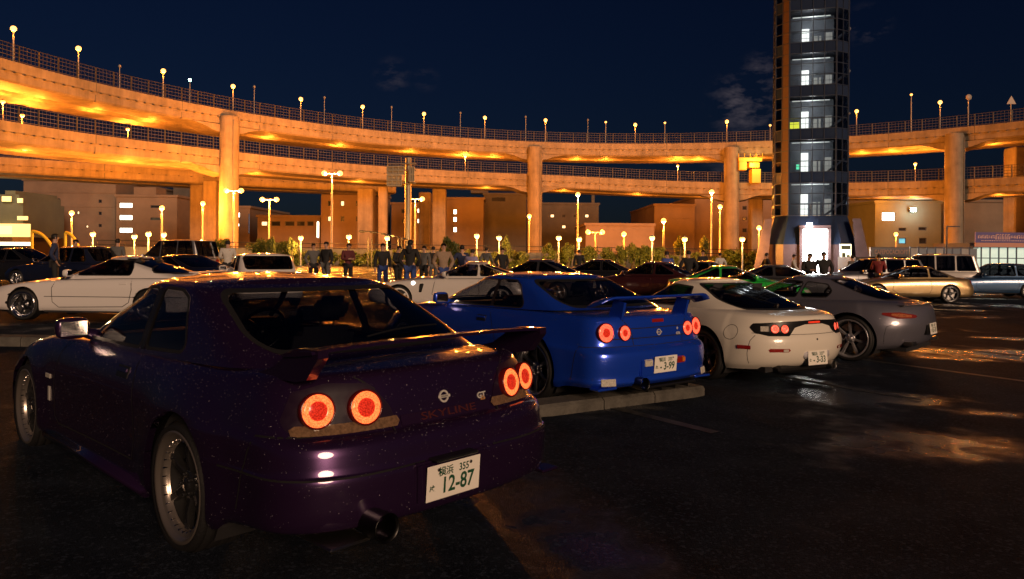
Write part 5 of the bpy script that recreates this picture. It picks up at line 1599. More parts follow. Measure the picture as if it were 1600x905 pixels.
# ---- 1: the dark purple coupe in front
PURPLE = paint('deep purple pearl paint', (0.040, 0.0165, 0.066), 0.70, 0.26)
wheel_meshes('six', 0.325, 0.265, 0.270, 0.05, 6, dict(w0=0.055, w1=0.05, waist=0.85, bolts=True), 0.05)
BEADS = mat('clear rain bead', (.10, .09, .11), .06, spec=1.0, coat=1.0)
P33 = dict(
    paint=PURPLE, beads=15000, beadmat=BEADS, halfw=0.89, wr=0.325, wy=0.755, wheel='six', wheelmats=(mat('grey polished rim', (0.34, 0.30, 0.27), 0.28, 0.8), mat('black alloy', (0.03, 0.03, 0.032), 0.22, 0.6, coat=0.6)),
    arches=[(0.0, 0.335, 0.365), (2.72, 0.335, 0.365)], floor=(-0.85, 3.3), floorz=0.22,
    flares=[(0.0, 0.335, 0.36, 0.028, 0.17), (2.72, 0.335, 0.36, 0.025, 0.15)],
    levels=[
        dict(z=[(-1.1, .30), (-.5, .27), (-.38, .21), (2.3, .20), (3.1, .20), (3.6, .20)], w=[(-1.0, .82), (0, .85), (2.7, .85), (3.6, .78)], xr=-1.075, xf=3.50, ar=.42, nr=3.4, br=.05, af=.6, nf=2.8),
        dict(z=[(-1.1, .325), (-.5, .30), (-.38, .26), (2.3, .25), (3.6, .26)], w=[(-1.0, .85), (0, .875), (1.3, .865), (2.7, .875), (3.6, .80)], xr=-1.120, xf=3.56, ar=.42, nr=3.6, br=.06, af=.6, nf=2.8),
        dict(z=[(-1.1, .45), (-.5, .44), (0, .40), (2.3, .38), (3.6, .40)], w=[(-1.0, .855), (0, .88), (1.3, .868), (2.7, .88), (3.6, .82)], xr=-1.130, xf=3.59, ar=.42, nr=3.8, br=.06, af=.6, nf=2.8),
        dict(z=[(-1.1, .535), (-.5, .53), (0, .52), (2.3, .50), (3.6, .50)], w=[(-1.0, .86), (0, .88), (1.3, .872), (2.7, .88), (3.6, .82)], xr=-1.125, xf=3.59, ar=.42, nr=3.8, br=.06, af=.6, nf=2.8),
        dict(z=[(-1.1, .55), (-.5, .55), (0, .54), (2.3, .52), (3.6, .52)], w=[(-1.0, .85), (0, .88), (1.3, .874), (2.7, .88), (3.6, .82)], xr=-1.112, xf=3.58, ar=.42, nr=3.8, br=.06, af=.6, nf=2.8),
        dict(z=[(-1.1, .655), (-.5, .65), (0, .64), (2.3, .61), (3.6, .56)], w=[(-1.0, .84), (0, .88), (1.3, .88), (2.7, .88), (3.6, .80)], xr=-1.090, xf=3.56, ar=.42, nr=3.8, br=.06, af=.6, nf=2.8),
        dict(z=[(-1.1, .685), (-.5, .68), (0, .67), (2.3, .64), (3.6, .58)], w=[(-1.0, .83), (0, .875), (1.3, .88), (2.7, .875), (3.6, .78)], xr=-1.060, xf=3.53, ar=.42, nr=3.8, br=.06, af=.6, nf=2.8),
        dict(z=[(-1.1, .70), (-.5, .70), (0, .70), (2.3, .67), (3.6, .60)], w=[(-1.0, .82), (0, .87), (1.3, .878), (2.7, .87), (3.6, .77)], xr=-1.030, xf=3.51, ar=.42, nr=3.8, br=.06, af=.6, nf=2.8),
        dict(z=[(-1.1, .82), (-.5, .80), (0, .79), (1.3, .77), (2.3, .75), (3.0, .68), (3.6, .63)], w=[(-1.0, .79), (0, .845), (1.3, .86), (2.7, .85), (3.6, .74)], xr=-1.005, xf=3.47, ar=.42, nr=3.6, br=.06, af=.6, nf=2.8),
        dict(z=[(-1.1, .91), (-.5, .895), (0, .875), (1.3, .85), (2.3, .83), (3.0, .74), (3.6, .65)], w=[(-1.0, .755), (0, .81), (1.3, .825), (2.7, .82), (3.6, .70)], xr=-0.980, xf=3.42, ar=.40, nr=3.4, br=.06, af=.6, nf=2.8),
        dict(z=[(-1.1, .945), (-.5, .93), (0, .915), (1.3, .895), (2.3, .87), (3.0, .77), (3.6, .67)], w=[(-1.0, .72), (0, .77), (1.3, .785), (2.7, .78), (3.6, .66)], xr=-0.960, xf=3.36, ar=.38, nr=3.2, br=.05, af=.6, nf=2.8),
        dict(z=[(-1.1, .958), (-.5, .945), (0, .93), (1.3, .912), (2.3, .885), (3.0, .785), (3.6, .68)], w=[(-1.0, .68), (0, .72), (1.3, .74), (2.7, .73), (3.6, .60)], xr=-0.940, xf=3.30, ar=.36, nr=3.0, br=.05, af=.6, nf=2.8)],
    zc=[(-1.0, .965), (-.5, .975), (0, .98), (1.3, .96), (2.2, .93), (2.8, .86), (3.3, .73)],
    gh=[dict(z=[(-.7, .955), (0, .925), (1.3, .895), (2.3, .87)], w=[(-.7, .74), (0, .775), (.8, .785), (1.7, .77), (2.4, .70)], xr=-.66, xf=2.42, ar=.36, nr=2.9, br=.06, af=.80, nf=2.4, bf=.05),
        dict(z=[(-.7, 1.0), (0, .97), (1.3, .95), (2.3, .93)], w=[(-.7, .71), (0, .76), (.8, .77), (1.7, .755), (2.4, .68)], xr=-.575, xf=2.27, ar=.36, nr=3.0, br=.06, af=.80, nf=2.4, bf=.05),
        dict(z=[(-.7, 1.09), (0, 1.09), (1.3, 1.08), (2.3, 1.07)], w=[(-.7, .665), (0, .715), (.8, .725), (1.7, .71), (2.4, .63)], xr=-.36, xf=1.93, ar=.38, nr=3.2, br=.06, af=.76, nf=2.5, bf=.05),
        dict(z=[(-.7, 1.21), (0, 1.215), (.8, 1.22), (1.3, 1.205), (2.3, 1.19)], w=[(-.7, .615), (0, .66), (.8, .67), (1.7, .645), (2.4, .57)], xr=-.08, xf=1.58, ar=.38, nr=3.4, br=.06, af=.70, nf=2.7, bf=.05),
        dict(z=[(-.7, 1.265), (.3, 1.287), (.8, 1.295), (1.3, 1.27), (2.3, 1.24)], w=[(-.7, .585), (0, .625), (.8, .635), (1.7, .61), (2.4, .54)], xr=.10, xf=1.40, ar=.36, nr=3.6, br=.05, af=.6, nf=2.9, bf=.05),
        dict(z=[(-.7, 1.28), (.3, 1.312), (.8, 1.32), (1.3, 1.292), (2.3, 1.25)], w=[(-.7, .53), (0, .57), (.8, .585), (1.7, .56), (2.4, .48)], xr=.19, xf=1.28, ar=.34, nr=3.6, br=.05, af=.5, nf=3.0, bf=.05)],
    ghz=[(.1, 1.33), (.5, 1.355), (.85, 1.362), (1.2, 1.34), (1.4, 1.315)],
    windows=[('door_window', 'side', [(1.90, .935), (.79, .945), (.83, 1.268), (1.08, 1.265), (1.38, 1.205)], .02, .018, glass('side glass', (.42, .43, .46)), 0),
             ('quarter_window', 'side', [(.70, .950), (.20, .970), (.40, 1.230), (.50, 1.266), (.745, 1.272)], .03, .018, glass('side glass', (.42, .43, .46)), 0),
             ('rear_window', 'rear', [(-.645, 1.015), (.645, 1.015), (.565, 1.268), (-.565, 1.268)], .07, .022, GLASS, .33),
             ('windscreen', 'front', [(-.66, .965), (.66, .965), (.565, 1.262), (-.565, 1.262)], .05, .02, GLASS, 1.2)],
    seams=[('side', [(.70, .925), (.66, .80), (.60, .62), (.58, .45), (.62, .34), (1.95, .32), (2.03, .36), (2.05, .55), (2.0, .80), (1.93, .87)]),
           ('side', [(-.92, .70), (-.70, .695), (-.66, .60), (-.62, .44), (-.60, .36)]),
           ('rear', [(.33, .69), (.355, .78), (.40, .88), (.475, .935)]), ('rear', [(-.33, .69), (-.355, .78), (-.40, .88), (-.475, .935)]),
           ('rear', [(-.84, .536), (-.5, .538), (-.22, .545)]), ('rear', [(.22, .545), (.5, .538), (.84, .536)]),
           ('side', [(-.95, .536), (-.7, .532), (-.45, .527)])],
    belt=.93, cab=(-.55, .15, 1.05, 1.62, 2.1), roofz=1.35, mirror=(1.68, .81, .985), seamw=.009)
ROOT33, SF33, BS33 = make_car('purple_coupe', 'dark purple coupe with a rear wing and four lit round tail lamps, nearest car', 'car', (-1.045, 4.319, 0.0), R(136.5), P33, 'coupes of the near row')

def fit_purple(root, sf, bs):
    # tail lamp panels: round lamps in a recessed dark panel over an amber strip
    for s in (1, -1):
        pg = [(s * .30, .705), (s * .76, .705), (s * .775, .76), (s * .72, .88), (s * .60, .915), (s * .42, .905), (s * .335, .80)]
        if s < 0: pg = pg[::-1]
        lamp_ribbon('lamp_panel', root, bs.rear, pg, mat('lamp panel', (.012, .005, .018), .45, spec=.25), .003, .02, .02)
        st = [(s * .29, .705), (s * .755, .700), (s * .755, .742), (s * .30, .752)]
        if s < 0: st = st[::-1]
        lamp_ribbon('amber_strip', root, bs.rear, st, AMBERCLEAR, .009, .02)
        for y, z in ((.66, .808), (.465, .808)):
            h = bs.rear(s * y, z)
            if h: round_lamp(root, frame_on((h[0] + Vector((-.024, 0, 0)), Vector((-.96, s * .20 * (y / .64), .16)))), .072, LAMPS)
    lamp_ribbon('garnish', root, bs.rear, [(-.285, .700), (.285, .700), (.285, .748), (-.285, .748)], mat('garnish strip', (.03, .012, .04), .2, .5, coat=.8), .006)
    h = bs.rear(0, .724)
    text_on(root, root, frame_on((h[0] + h[1] * .006, h[1])), 'SKYLINE', .05, mat('red chrome lettering', (.14, .035, .035), .3, .6), 'badge_lettering', 1.9)
    h = bs.rear(.02, .80); ring_badge(root, frame_on(h), .030, 'NISSAN')
    h = bs.rear(-.235, .757)
    M_ = frame_on(h)
    text_on(root, root, M_ @ Matrix.Translation((0, .014, 0)), 'GT', .042, BADGESILVER, sx=1.1, bold=.0015)
    text_on(root, root, M_ @ Matrix.Translation((.012, -.014, 0)), 'R', .062, GOLD, sx=1.1, bold=.002)
    # number plate in its recess, one side of it standing proud
    h = bs.rear(0, .45)
    rc = MB(); rc.bbox((h[0].x - .004, -.17, .355), (h[0].x + .06, .29, .545), .012, seg=2); rc.build('plate_recess', PURPLE, root)
    plate(root, rear_plane(h[0].x - .016, .075, .445, R(4), R(0)), '横浜', '355', 'ぬ', '12-87')
    lp = MB(); lp.bbox((h[0].x - .05, -.06, .542), (h[0].x + .02, .20, .556), .006); lp.build('plate_lamp_cover', BLACKTRIM, root)
    # the wing on two end supports
    wg = MB()
    for s in (1, -1):
        ys = s * .70
        prof = [(-.46, .925), (-.84, .93), (-.93, .95), (-1.02, 1.05), (-1.02, 1.085), (-.85, 1.078), (-.79, 1.06), (-.65, .975)]
        M_ = Matrix(((1, 0, 0), (0, 0, -1), (0, 1, 0))).to_4x4()
        wg.prism(prof, -(ys + .025), -(ys - .025), mat=M_)
    wg.build('wing_support', PURPLE, root)
    bl = MB()
    foil = [(-1.05, 1.105), (-1.04, 1.118), (-.95, 1.112), (-.85, 1.100), (-.795, 1.082), (-.80, 1.074), (-.85, 1.078), (-.95, 1.090)]
    ys = np.linspace(-.74, .74, 25); V = []
    for y in ys:
        drop = -.022 * (abs(y) / .74) ** 3; bowx = .05 * (abs(y) / .74) ** 2
        V += [(x + bowx, y, z + drop - .018) for x, z in foil]
    k = len(foil)
    F = [(i * k + a, i * k + (a + 1) % k, (i + 1) * k + (a + 1) % k, (i + 1) * k + a) for i in range(24) for a in range(k)]
    bl.add(V, F, 0, False); bl.add(V[:k], [tuple(range(k))]); bl.add(V[-k:], [tuple(reversed(range(k)))])
    bl.build('wing_blade', PURPLE, root)
    # exhaust with its heat shield, lower lip corners
    exhaust(root, -1.20, .50, .335, .062, .5, TAILPIPE)
    hs = MB(); hs.bbox((-1.12, .52, .265), (-.6, .72, .28), .008); hs.build('heat_shield', STEEL, root)
    tp = MB(); tp.bbox((-1.03, -.83, .275), (-.92, -.70, .292), .008); tp.build('bumper_tip', PURPLE, root)
    # wiper, door handles, fender marker, side skirt, pillar trim
    wp = MB()
    a = sf.rear(.10, 1.035); b = sf.rear(-.46, 1.055)
    if a and b:
        pts = [sf.rear(.10 + (-.56) * t, 1.035 + .02 * t + .012 * math.sin(t * 3.1)) for t in np.linspace(0, 1, 9)]
        wp.tube([p[0] + p[1] * .02 for p in pts if p], .006, 6); wp.build('rear_wiper', BLACKTRIM, root)
    for s in (1, -1):
        h = bs.side(.83, .80, s)
        if h:
            hd = MB(); M_ = frame_on(h); hd.bbox((-.085, -.035, -.004), (.085, .035, .004), .003, mat=M_); ob = hd.build('door_handle', BLACKTRIM, root)
            g2 = MB(); g2.bbox((-.075, -.004, .002), (.075, .022, .014), .006, mat=M_, seg=2); g2.build('handle_flap', PURPLE, ob)
        h = bs.side(2.16, .62, s)
        if h: mk = MB(); mk.bbox((-.05, -.016, 0), (.05, .016, .007), .004, mat=frame_on(h)); mk.build('side_marker', CLEARLENS, root)
        h = bs.side(2.14, .50, s)
        if h: mk = MB(); mk.bbox((-.02, -.05, 0), (.02, .05, .006), .003, mat=frame_on(h)); mk.build('fender_badge', BADGESILVER, root)
        sk = MB(); sk.bbox((.42, s * .80, .165), (2.28, s * .895, .245), .025, seg=2, smooth=True); sk.build('side_skirt', PURPLE, root)
        dp = MB()
        ribbon(dp, [sf.side(x, z, s) for x, z in densify([(.735, .93), (.785, 1.275)], .04)], .05, .004); dp.build('pillar_trim', BLACKTRIM, root)
    # front lamps (out of sight from here)
    for s in (1, -1):
        pgf = [(s * .42, .60), (s * .74, .62), (s * .74, .68), (s * .42, .69)]
        if s < 0: pgf = pgf[::-1]
        lamp_ribbon('headlamp', root, bs.front, pgf, CLEARLENS, .004)
fit_purple(ROOT33, SF33, BS33)
# ---- 2: the blue coupe
BLUE = paint('bay blue paint', (0.012, 0.065, 0.60), 0.45, 0.26)
wheel_meshes('sixb', 0.327, 0.25, 0.268, 0.05, 6, dict(w0=0.06, w1=0.05, waist=0.85), 0.03)
def shift_levels(levels, fx, dz=0.0, dw=0.0):
    out = []
    for L in levels:
        D = dict(L)
        D['z'] = [(fx(x), z + dz) for x, z in L['z']]; D['w'] = [(fx(x), w + dw) for x, w in L['w']]
        D['xf'] = fx(L['xf']); D['xr'] = fx(L['xr'])
        out.append(D)
    return out
P34 = dict(P33)
fx34 = lambda x: x * 0.98 if x > 0 else x
P34.update(paint=BLUE, beads=6000, wheel='sixb', wheelmats=(SILVER, mat('silver grey alloy', (.30, .30, .32), .3, 1.0)), wy=0.765, wr=0.327,
    arches=[(0.0, 0.335, 0.365), (2.665, 0.335, 0.365)], halfw=.885,
    flares=[(0.0, 0.335, 0.36, 0.02, 0.16), (2.665, 0.335, 0.36, 0.02, 0.15)],
    levels=[
        dict(z=[(-1.1, .25), (-.5, .23), (-.38, .20), (3.6, .19)], w=[(-1.0, .83), (0, .86), (2.7, .86), (3.6, .80)], xr=-.97, xf=3.50, ar=.32, nr=4.2, br=.06, af=.6, nf=3.0),
        dict(z=[(-1.1, .29), (-.5, .28), (-.38, .25), (3.6, .24)], w=[(-1.0, .86), (0, .88), (1.3, .87), (2.7, .88), (3.6, .82)], xr=-1.015, xf=3.56, ar=.32, nr=4.4, br=.07, af=.6, nf=3.0),
        dict(z=[(-1.1, .33), (-.5, .33), (-.38, .30), (3.6, .30)], w=[(-1.0, .85), (0, .88), (1.3, .87), (2.7, .88), (3.6, .82)], xr=-1.000, xf=3.58, ar=.32, nr=4.4, br=.07, af=.6, nf=3.0),
        dict(z=[(-1.1, .45), (-.5, .44), (0, .42), (3.6, .42)], w=[(-1.0, .855), (0, .88), (1.3, .87), (2.7, .88), (3.6, .83)], xr=-1.010, xf=3.59, ar=.32, nr=4.4, br=.07, af=.6, nf=3.0),
        dict(z=[(-1.1, .565), (-.5, .56), (0, .55), (3.6, .52)], w=[(-1.0, .85), (0, .88), (1.3, .875), (2.7, .88), (3.6, .82)], xr=-1.005, xf=3.57, ar=.32, nr=4.4, br=.07, af=.6, nf=3.0),
        dict(z=[(-1.1, .60), (-.5, .60), (0, .60), (3.6, .55)], w=[(-1.0, .84), (0, .88), (1.3, .88), (2.7, .88), (3.6, .80)], xr=-.975, xf=3.54, ar=.32, nr=4.4, br=.07, af=.6, nf=3.0),
        dict(z=[(-1.1, .625), (-.5, .63), (0, .64), (2.3, .62), (3.6, .57)], w=[(-1.0, .825), (0, .87), (1.3, .88), (2.7, .87), (3.6, .79)], xr=-.945, xf=3.52, ar=.32, nr=4.2, br=.06, af=.6, nf=3.0),
        dict(z=[(-1.1, .78), (-.5, .77), (0, .76), (1.3, .75), (2.3, .73), (3.0, .68), (3.6, .62)], w=[(-1.0, .80), (0, .85), (1.3, .865), (2.7, .855), (3.6, .75)], xr=-.93, xf=3.47, ar=.32, nr=4.0, br=.05, af=.6, nf=3.0),
        dict(z=[(-1.1, .865), (-.5, .865), (0, .86), (1.3, .84), (2.3, .82), (3.0, .74), (3.6, .65)], w=[(-1.0, .78), (0, .82), (1.3, .835), (2.7, .825), (3.6, .71)], xr=-.915, xf=3.42, ar=.32, nr=3.8, br=.05, af=.6, nf=3.0),
        dict(z=[(-1.1, .90), (-.5, .905), (0, .905), (1.3, .885), (2.3, .86), (3.0, .77), (3.6, .67)], w=[(-1.0, .75), (0, .785), (1.3, .80), (2.7, .785), (3.6, .67)], xr=-.895, xf=3.36, ar=.32, nr=3.6, br=.05, af=.6, nf=3.0),
        dict(z=[(-1.1, .912), (-.5, .92), (0, .925), (1.3, .905), (2.3, .875), (3.0, .785), (3.6, .68)], w=[(-1.0, .70), (0, .73), (1.3, .75), (2.7, .73), (3.6, .60)], xr=-.87, xf=3.30, ar=.32, nr=3.4, br=.05, af=.6, nf=3.0)],
    zc=[(-1.0, .915), (-.5, .945), (0, .96), (1.3, .95), (2.2, .92), (2.8, .85), (3.3, .73)],
    gh=[dict(L, z=[(x, .94 + (z - .94) * .86) for x, z in L['z']]) for L in shift_levels(P33['gh'], lambda x: x * .98 + .15)], ghz=[(x + .15, .94 + (z - .94) * .86) for x, z in P33['ghz']],
    windows=[('door_window', 'side', [(2.0, .925), (.88, .935), (.89, 1.215), (1.16, 1.215), (1.46, 1.165)], .02, .016, glass('clear side glass', (.80, .82, .84)), 0),
             ('quarter_window', 'side', [(.83, .935), (.28, .945), (.46, 1.16), (.56, 1.215), (.85, 1.22)], .03, .016, glass('side glass', (.42, .43, .46)), 0),
             ('rear_window', 'rear', [(-.645, .99), (.645, .99), (.57, 1.217), (-.57, 1.217)], .06, .022, GLASS, .48),
             ('windscreen', 'front', [(-.66, .95), (.66, .95), (.565, 1.21), (-.565, 1.21)], .05, .02, GLASS, 1.3)],
    seams=[('side', [(.84, .915), (.77, .80), (.68, .62), (.62, .45), (.64, .34), (1.95, .32), (2.05, .36), (2.07, .55), (2.05, .80), (2.0, .86)]),
           ('side', [(-.90, .63), (-.66, .625), (-.63, .55), (-.60, .40), (-.58, .30)]),
           ('rear', [(.36, .635), (.37, .72), (.40, .80), (.47, .88)]), ('rear', [(-.36, .635), (-.37, .72), (-.40, .80), (-.47, .88)]),
           ('rear', [(-.60, .70), (-.36, .70), (.36, .70), (.60, .70)]), ('rear', [(-.80, .628), (0, .626), (.80, .628)]),
           ('rear', [(-.42, .795), (.42, .795)])],
    belt=.92, cab=(-.42, .28, 1.12, 1.70, 2.18), roofz=1.30, mirror=(1.80, .80, .97))
ROOT34, SF34, BS34 = make_car('blue_coupe', 'bright blue coupe with tall rear wing and plate ending 3-99, beside the kerb', 'car', (0.914, 8.20, ground_z(.9) - .015), R(127.5), P34, 'coupes of the near row')
L34 = dict(housing=LAMPS['housing'], ring=lamp_mat('lit tail ring pink', (1.0, 0.10, 0.045), 1.9, 150), core=LAMPS['core'])
def fit_blue(root, sf, bs):
    for s in (1, -1):
        for y, z, r in ((.665, .765, .088), (.465, .758, .071)):
            h = bs.rear(s * y, z)
            if h: round_lamp(root, frame_on((h[0] + Vector((-.004, 0, 0)), Vector((-1, s * .16 * (y > .6), .10)))), r, L34, .52)
    h = bs.rear(0, .745); M_ = frame_on(h)
    ring_badge(root, M_, .032, 'NISSAN')
    h = bs.rear(-.29, .765); M_ = frame_on(h)
    text_on(root, root, M_, '+', .05, BADGESILVER, bold=.002)
    h = bs.rear(-.30, .715); M_ = frame_on(h)
    text_on(root, root, M_, 'GTR', .034, BADGESILVER, bold=.002)
    h = bs.rear(0.0, .86)
    if h: mk = MB(); mk.bbox((-.085, -.018, -.004), (.085, .018, .006), .004, mat=frame_on(h)); mk.build('brake_lamp', REDLENS, root)
    h = bs.rear(0, .44); xb = h[0].x
    rc = MB(); rc.bbox((xb - .004, -.34, .33), (xb + .06, .34, .50), .012, seg=2); rc.build('plate_recess', BLUE, root)
    plate(root, rear_plane(xb - .014, 0, .435, R(5)), '横浜', '335', 'れ', '- 3-99')
    for yy, m in ((.235, CLEARLENS), (-.235, REDLENS)):
        mk = MB(); mk.bbox((xb - .012, yy - .065, .42), (xb + .01, yy + .065, .495), .01, seg=2); mk.build('bumper_lamp', m, root)
    mk = MB(); mk.bbox((xb - .016, -.31, .43), (xb + .01, -.25, .49), .01, seg=2); mk.build('bumper_lamp', mat('amber lens', (.55, .16, .02), .15, coat=.6), root)
    # wing: two uprights and a broad blade with drooped ends
    for s in (1, -1):
        wg = MB()
        prof = [(-.70, .90), (-.88, .885), (-.92, 1.05), (-.78, 1.07)]
        M2 = Matrix(((1, 0, 0), (0, 0, -1), (0, 1, 0))).to_4x4()
        wg.prism(prof, -(s * .47 + .016), -(s * .47 - .016), mat=M2); wg.build('wing_upright', BLUE, root)
    bl = MB()
    foil = [(-1.02, 1.085), (-1.0, 1.098), (-.90, 1.085), (-.80, 1.06), (-.745, 1.045), (-.75, 1.035), (-.82, 1.043), (-.92, 1.062)]
    ys = np.linspace(-.80, .80, 33); V = []
    for y in ys:
        t = abs(y) / .80
        drop = -.055 * max(0, (t - .80) / .20) ** 2; sh = 1.0 - .22 * max(0, (t - .86) / .14) ** 2
        V += [(-.88 + (x + .88) * sh + .05 * t ** 2, y, z + drop + .022) for x, z in foil]
    k = len(foil)
    F = [(i * k + a, i * k + (a + 1) % k, (i + 1) * k + (a + 1) % k, (i + 1) * k + a) for i in range(32) for a in range(k)]
    bl.add(V, F, 0, True); bl.add(V[:k], [tuple(range(k))]); bl.add(V[-k:], [tuple(reversed(range(k)))])
    bl.build('wing_blade', BLUE, root)
    exhaust(root, -1.08, .36, .275, .062, .5, TAILPIPE)
    df = MB(); df.bbox((-.99, -.52, .20), (-.55, .30, .225), .008)
    for yy in (-.4, -.2, 0.0, .2): df.box((-.98, yy - .004, .165), (-.6, yy + .004, .202))
    df.build('diffuser', BLACKTRIM, root)
    for s in (1, -1):
        cr = MB(); cr.bbox((-.93, s * .58, .225), (-.80, s * .83, .248), .008); cr.build('bumper_corner_lip', BLUE, root)
        h = bs.rear(s * .70, .30)
        if h: mk = MB(); mk.bbox((-.075, -.035, -.006), (.075, .035, .004), .006, mat=frame_on(h)); mk.build('reflector', CLEARLENS, root)
        h = bs.side(.95, .79, s)
        if h:
            hd = MB(); M_ = frame_on(h); hd.bbox((-.085, -.035, -.004), (.085, .035, .004), .003, mat=M_); ob = hd.build('door_handle', BLACKTRIM, root)
            g2 = MB(); g2.bbox((-.075, -.004, .002), (.075, .022, .014), .006, mat=M_, seg=2); g2.build('handle_flap', BLUE, ob)
        sk = MB(); sk.bbox((.42, s * .80, .155), (2.23, s * .895, .235), .025, seg=2, smooth=True); sk.build('side_skirt', BLUE, root)
        dp = MB(); ribbon(dp, [sf.side(x, z, s) for x, z in densify([(.855, .925), (.87, 1.225)], .04)], .05, .004); dp.build('pillar_trim', BLACKTRIM, root)
        pgf = [(s * .42, .60), (s * .74, .62), (s * .74, .68), (s * .42, .69)]
        if s < 0: pgf = pgf[::-1]
        lamp_ribbon('headlamp', root, bs.front, pgf, CLEARLENS, .004)
fit_blue(ROOT34, SF34, BS34)

# ---- 3: the cream white coupe with the rounded tail
CREAM = paint('cream white paint', (0.72, 0.68, 0.60), 0.0, 0.30, drops=0.25)
wheel_meshes('five', 0.315, 0.245, 0.235, 0.04, 5, dict(w0=0.075, w1=0.06, waist=0.9), 0.03)
FDL = []
for (z, w, xr, xf, nr) in (
        ([(-1, .24), (-.5, .20), (2, .17), (3.4, .19)], [(-.9, .74), (0, .82), (2.4, .82), (3.3, .68)], -.82, 3.22, 2.6),
        ([(-1, .29), (-.5, .27), (2, .23), (3.4, .25)], [(-.9, .78), (0, .86), (1.2, .84), (2.4, .85), (3.3, .72)], -.90, 3.29, 2.7),
        ([(-1, .40), (0, .38), (2, .36), (3.4, .35)], [(-.9, .80), (0, .875), (1.2, .84), (2.4, .865), (3.3, .74)], -.955, 3.31, 2.8),
        ([(-1, .53), (0, .52), (2, .50), (3.4, .44)], [(-.9, .80), (0, .88), (1.2, .85), (2.4, .87), (3.3, .74)], -.97, 3.30, 2.8),
        ([(-1, .605), (0, .61), (2, .59), (3.4, .49)], [(-.9, .78), (0, .875), (1.2, .86), (2.4, .865), (3.3, .72)], -.95, 3.26, 2.8),
        ([(-1, .64), (0, .66), (2, .63), (3.4, .51)], [(-.9, .765), (0, .865), (1.2, .855), (2.4, .855), (3.3, .70)], -.925, 3.22, 2.8),
        ([(-1, .74), (0, .77), (1.2, .74), (2.4, .69), (3.4, .54)], [(-.9, .72), (0, .83), (1.2, .83), (2.4, .82), (3.3, .66)], -.915, 3.16, 2.8),
        ([(-1, .80), (0, .835), (1.2, .81), (2.4, .735), (3.4, .56)], [(-.9, .68), (0, .79), (1.2, .79), (2.4, .78), (3.3, .62)], -.905, 3.08, 2.8),
        ([(-1, .828), (0, .87), (1.2, .84), (2.4, .755), (3.4, .57)], [(-.9, .62), (0, .72), (1.2, .74), (2.4, .72), (3.3, .55)], -.875, 2.98, 2.8)):
    FDL.append(dict(z=z, w=w, xr=xr, xf=xf, ar=.50, nr=nr, br=.07, af=.9, nf=2.4))
PFD = dict(paint=CREAM, halfw=.88, wr=.315, wy=.755, wheel='five', wheelmats=(GUNMETAL, GUNMETAL),
    arches=[(0.0, .325, .35), (2.425, .325, .35)], floor=(-.75, 3.0), floorz=.18,
    flares=[(0.0, .325, .34, .02, .2), (2.425, .325, .34, .02, .18)],
    levels=FDL, zc=[(-.9, .835), (-.5, .885), (0, .92), (1.2, .90), (2.0, .84), (2.6, .78), (3.0, .66)],
    gh=[dict(z=[(-.6, .865), (0, .865), (1.2, .83), (2.1, .79)], w=[(-.6, .66), (0, .73), (.8, .745), (1.6, .73), (2.1, .66)], xr=-.62, xf=1.98, ar=.75, nr=2.3, br=.03, af=.8, nf=2.3, bf=.04),
        dict(z=[(-.6, .895), (0, .90), (1.2, .88), (2.1, .85)], w=[(-.6, .63), (0, .71), (.8, .73), (1.6, .71), (2.1, .63)], xr=-.53, xf=1.86, ar=.75, nr=2.4, br=.03, af=.8, nf=2.3, bf=.04),
        dict(z=[(-.6, .975), (0, .99), (1.2, .985), (2.1, .96)], w=[(-.6, .58), (0, .665), (.8, .685), (1.6, .665), (2.1, .57)], xr=-.23, xf=1.58, ar=.72, nr=2.5, br=.03, af=.75, nf=2.4, bf=.04),
        dict(z=[(-.6, 1.075), (.3, 1.10), (.8, 1.105), (1.3, 1.09), (2.1, 1.06)], w=[(-.6, .52), (0, .60), (.8, .615), (1.6, .59), (2.1, .50)], xr=.17, xf=1.27, ar=.62, nr=2.7, br=.03, af=.65, nf=2.5, bf=.04),
        dict(z=[(-.6, 1.13), (.4, 1.155), (.8, 1.165), (1.2, 1.145), (2.1, 1.11)], w=[(-.6, .47), (0, .55), (.8, .57), (1.6, .54), (2.1, .45)], xr=.40, xf=1.10, ar=.5, nr=2.8, br=.03, af=.5, nf=2.6, bf=.04),
        dict(z=[(-.6, 1.145), (.4, 1.18), (.8, 1.19), (1.2, 1.17), (2.1, 1.12)], w=[(-.6, .42), (0, .49), (.8, .51), (1.6, .48), (2.1, .40)], xr=.50, xf=1.02, ar=.4, nr=2.8, br=.03, af=.4, nf=2.6, bf=.04)],
    ghz=[(.3, 1.195), (.6, 1.222), (.8, 1.228), (1.0, 1.215), (1.3, 1.19)],
    windows=[('door_window', 'side', [(1.55, .885), (.42, .895), (.50, 1.11), (.80, 1.135), (1.10, 1.10)], .03, .018, GLASSDARK, 0),
             ('rear_window', 'rear', [(-.615, .895), (.615, .895), (.475, 1.145), (-.475, 1.145)], .07, .02, GLASSDARK, .62),
             ('windscreen', 'front', [(-.60, .88), (.60, .88), (.50, 1.14), (-.50, 1.14)], .05, .02, GLASS, .95)],
    seams=[('side', [(.36, .86), (.34, .70), (.40, .48), (.50, .34), (1.65, .31), (1.75, .45), (1.72, .75)]), ('side', [(-.72, .66), (-.66, .55), (-.63, .40), (-.62, .28)]),
           ('rear', [(-.74, .635), (-.6, .625), (0, .62), (.6, .625), (.74, .635)])],
    belt=.87, cab=(-.35, .15, .78, 1.30, 1.75), roofz=1.22, rearseat=False, mirror=(1.38, .82, .90), cabinz=.26)
ROOTFD, SFFD, BSFD = make_car('cream_coupe', 'cream white coupe with rounded tail and dark glass hatch, behind the blue coupe', 'car', (3.12, 9.55, ground_z(3.12)), R(119), PFD, 'coupes of the near row')
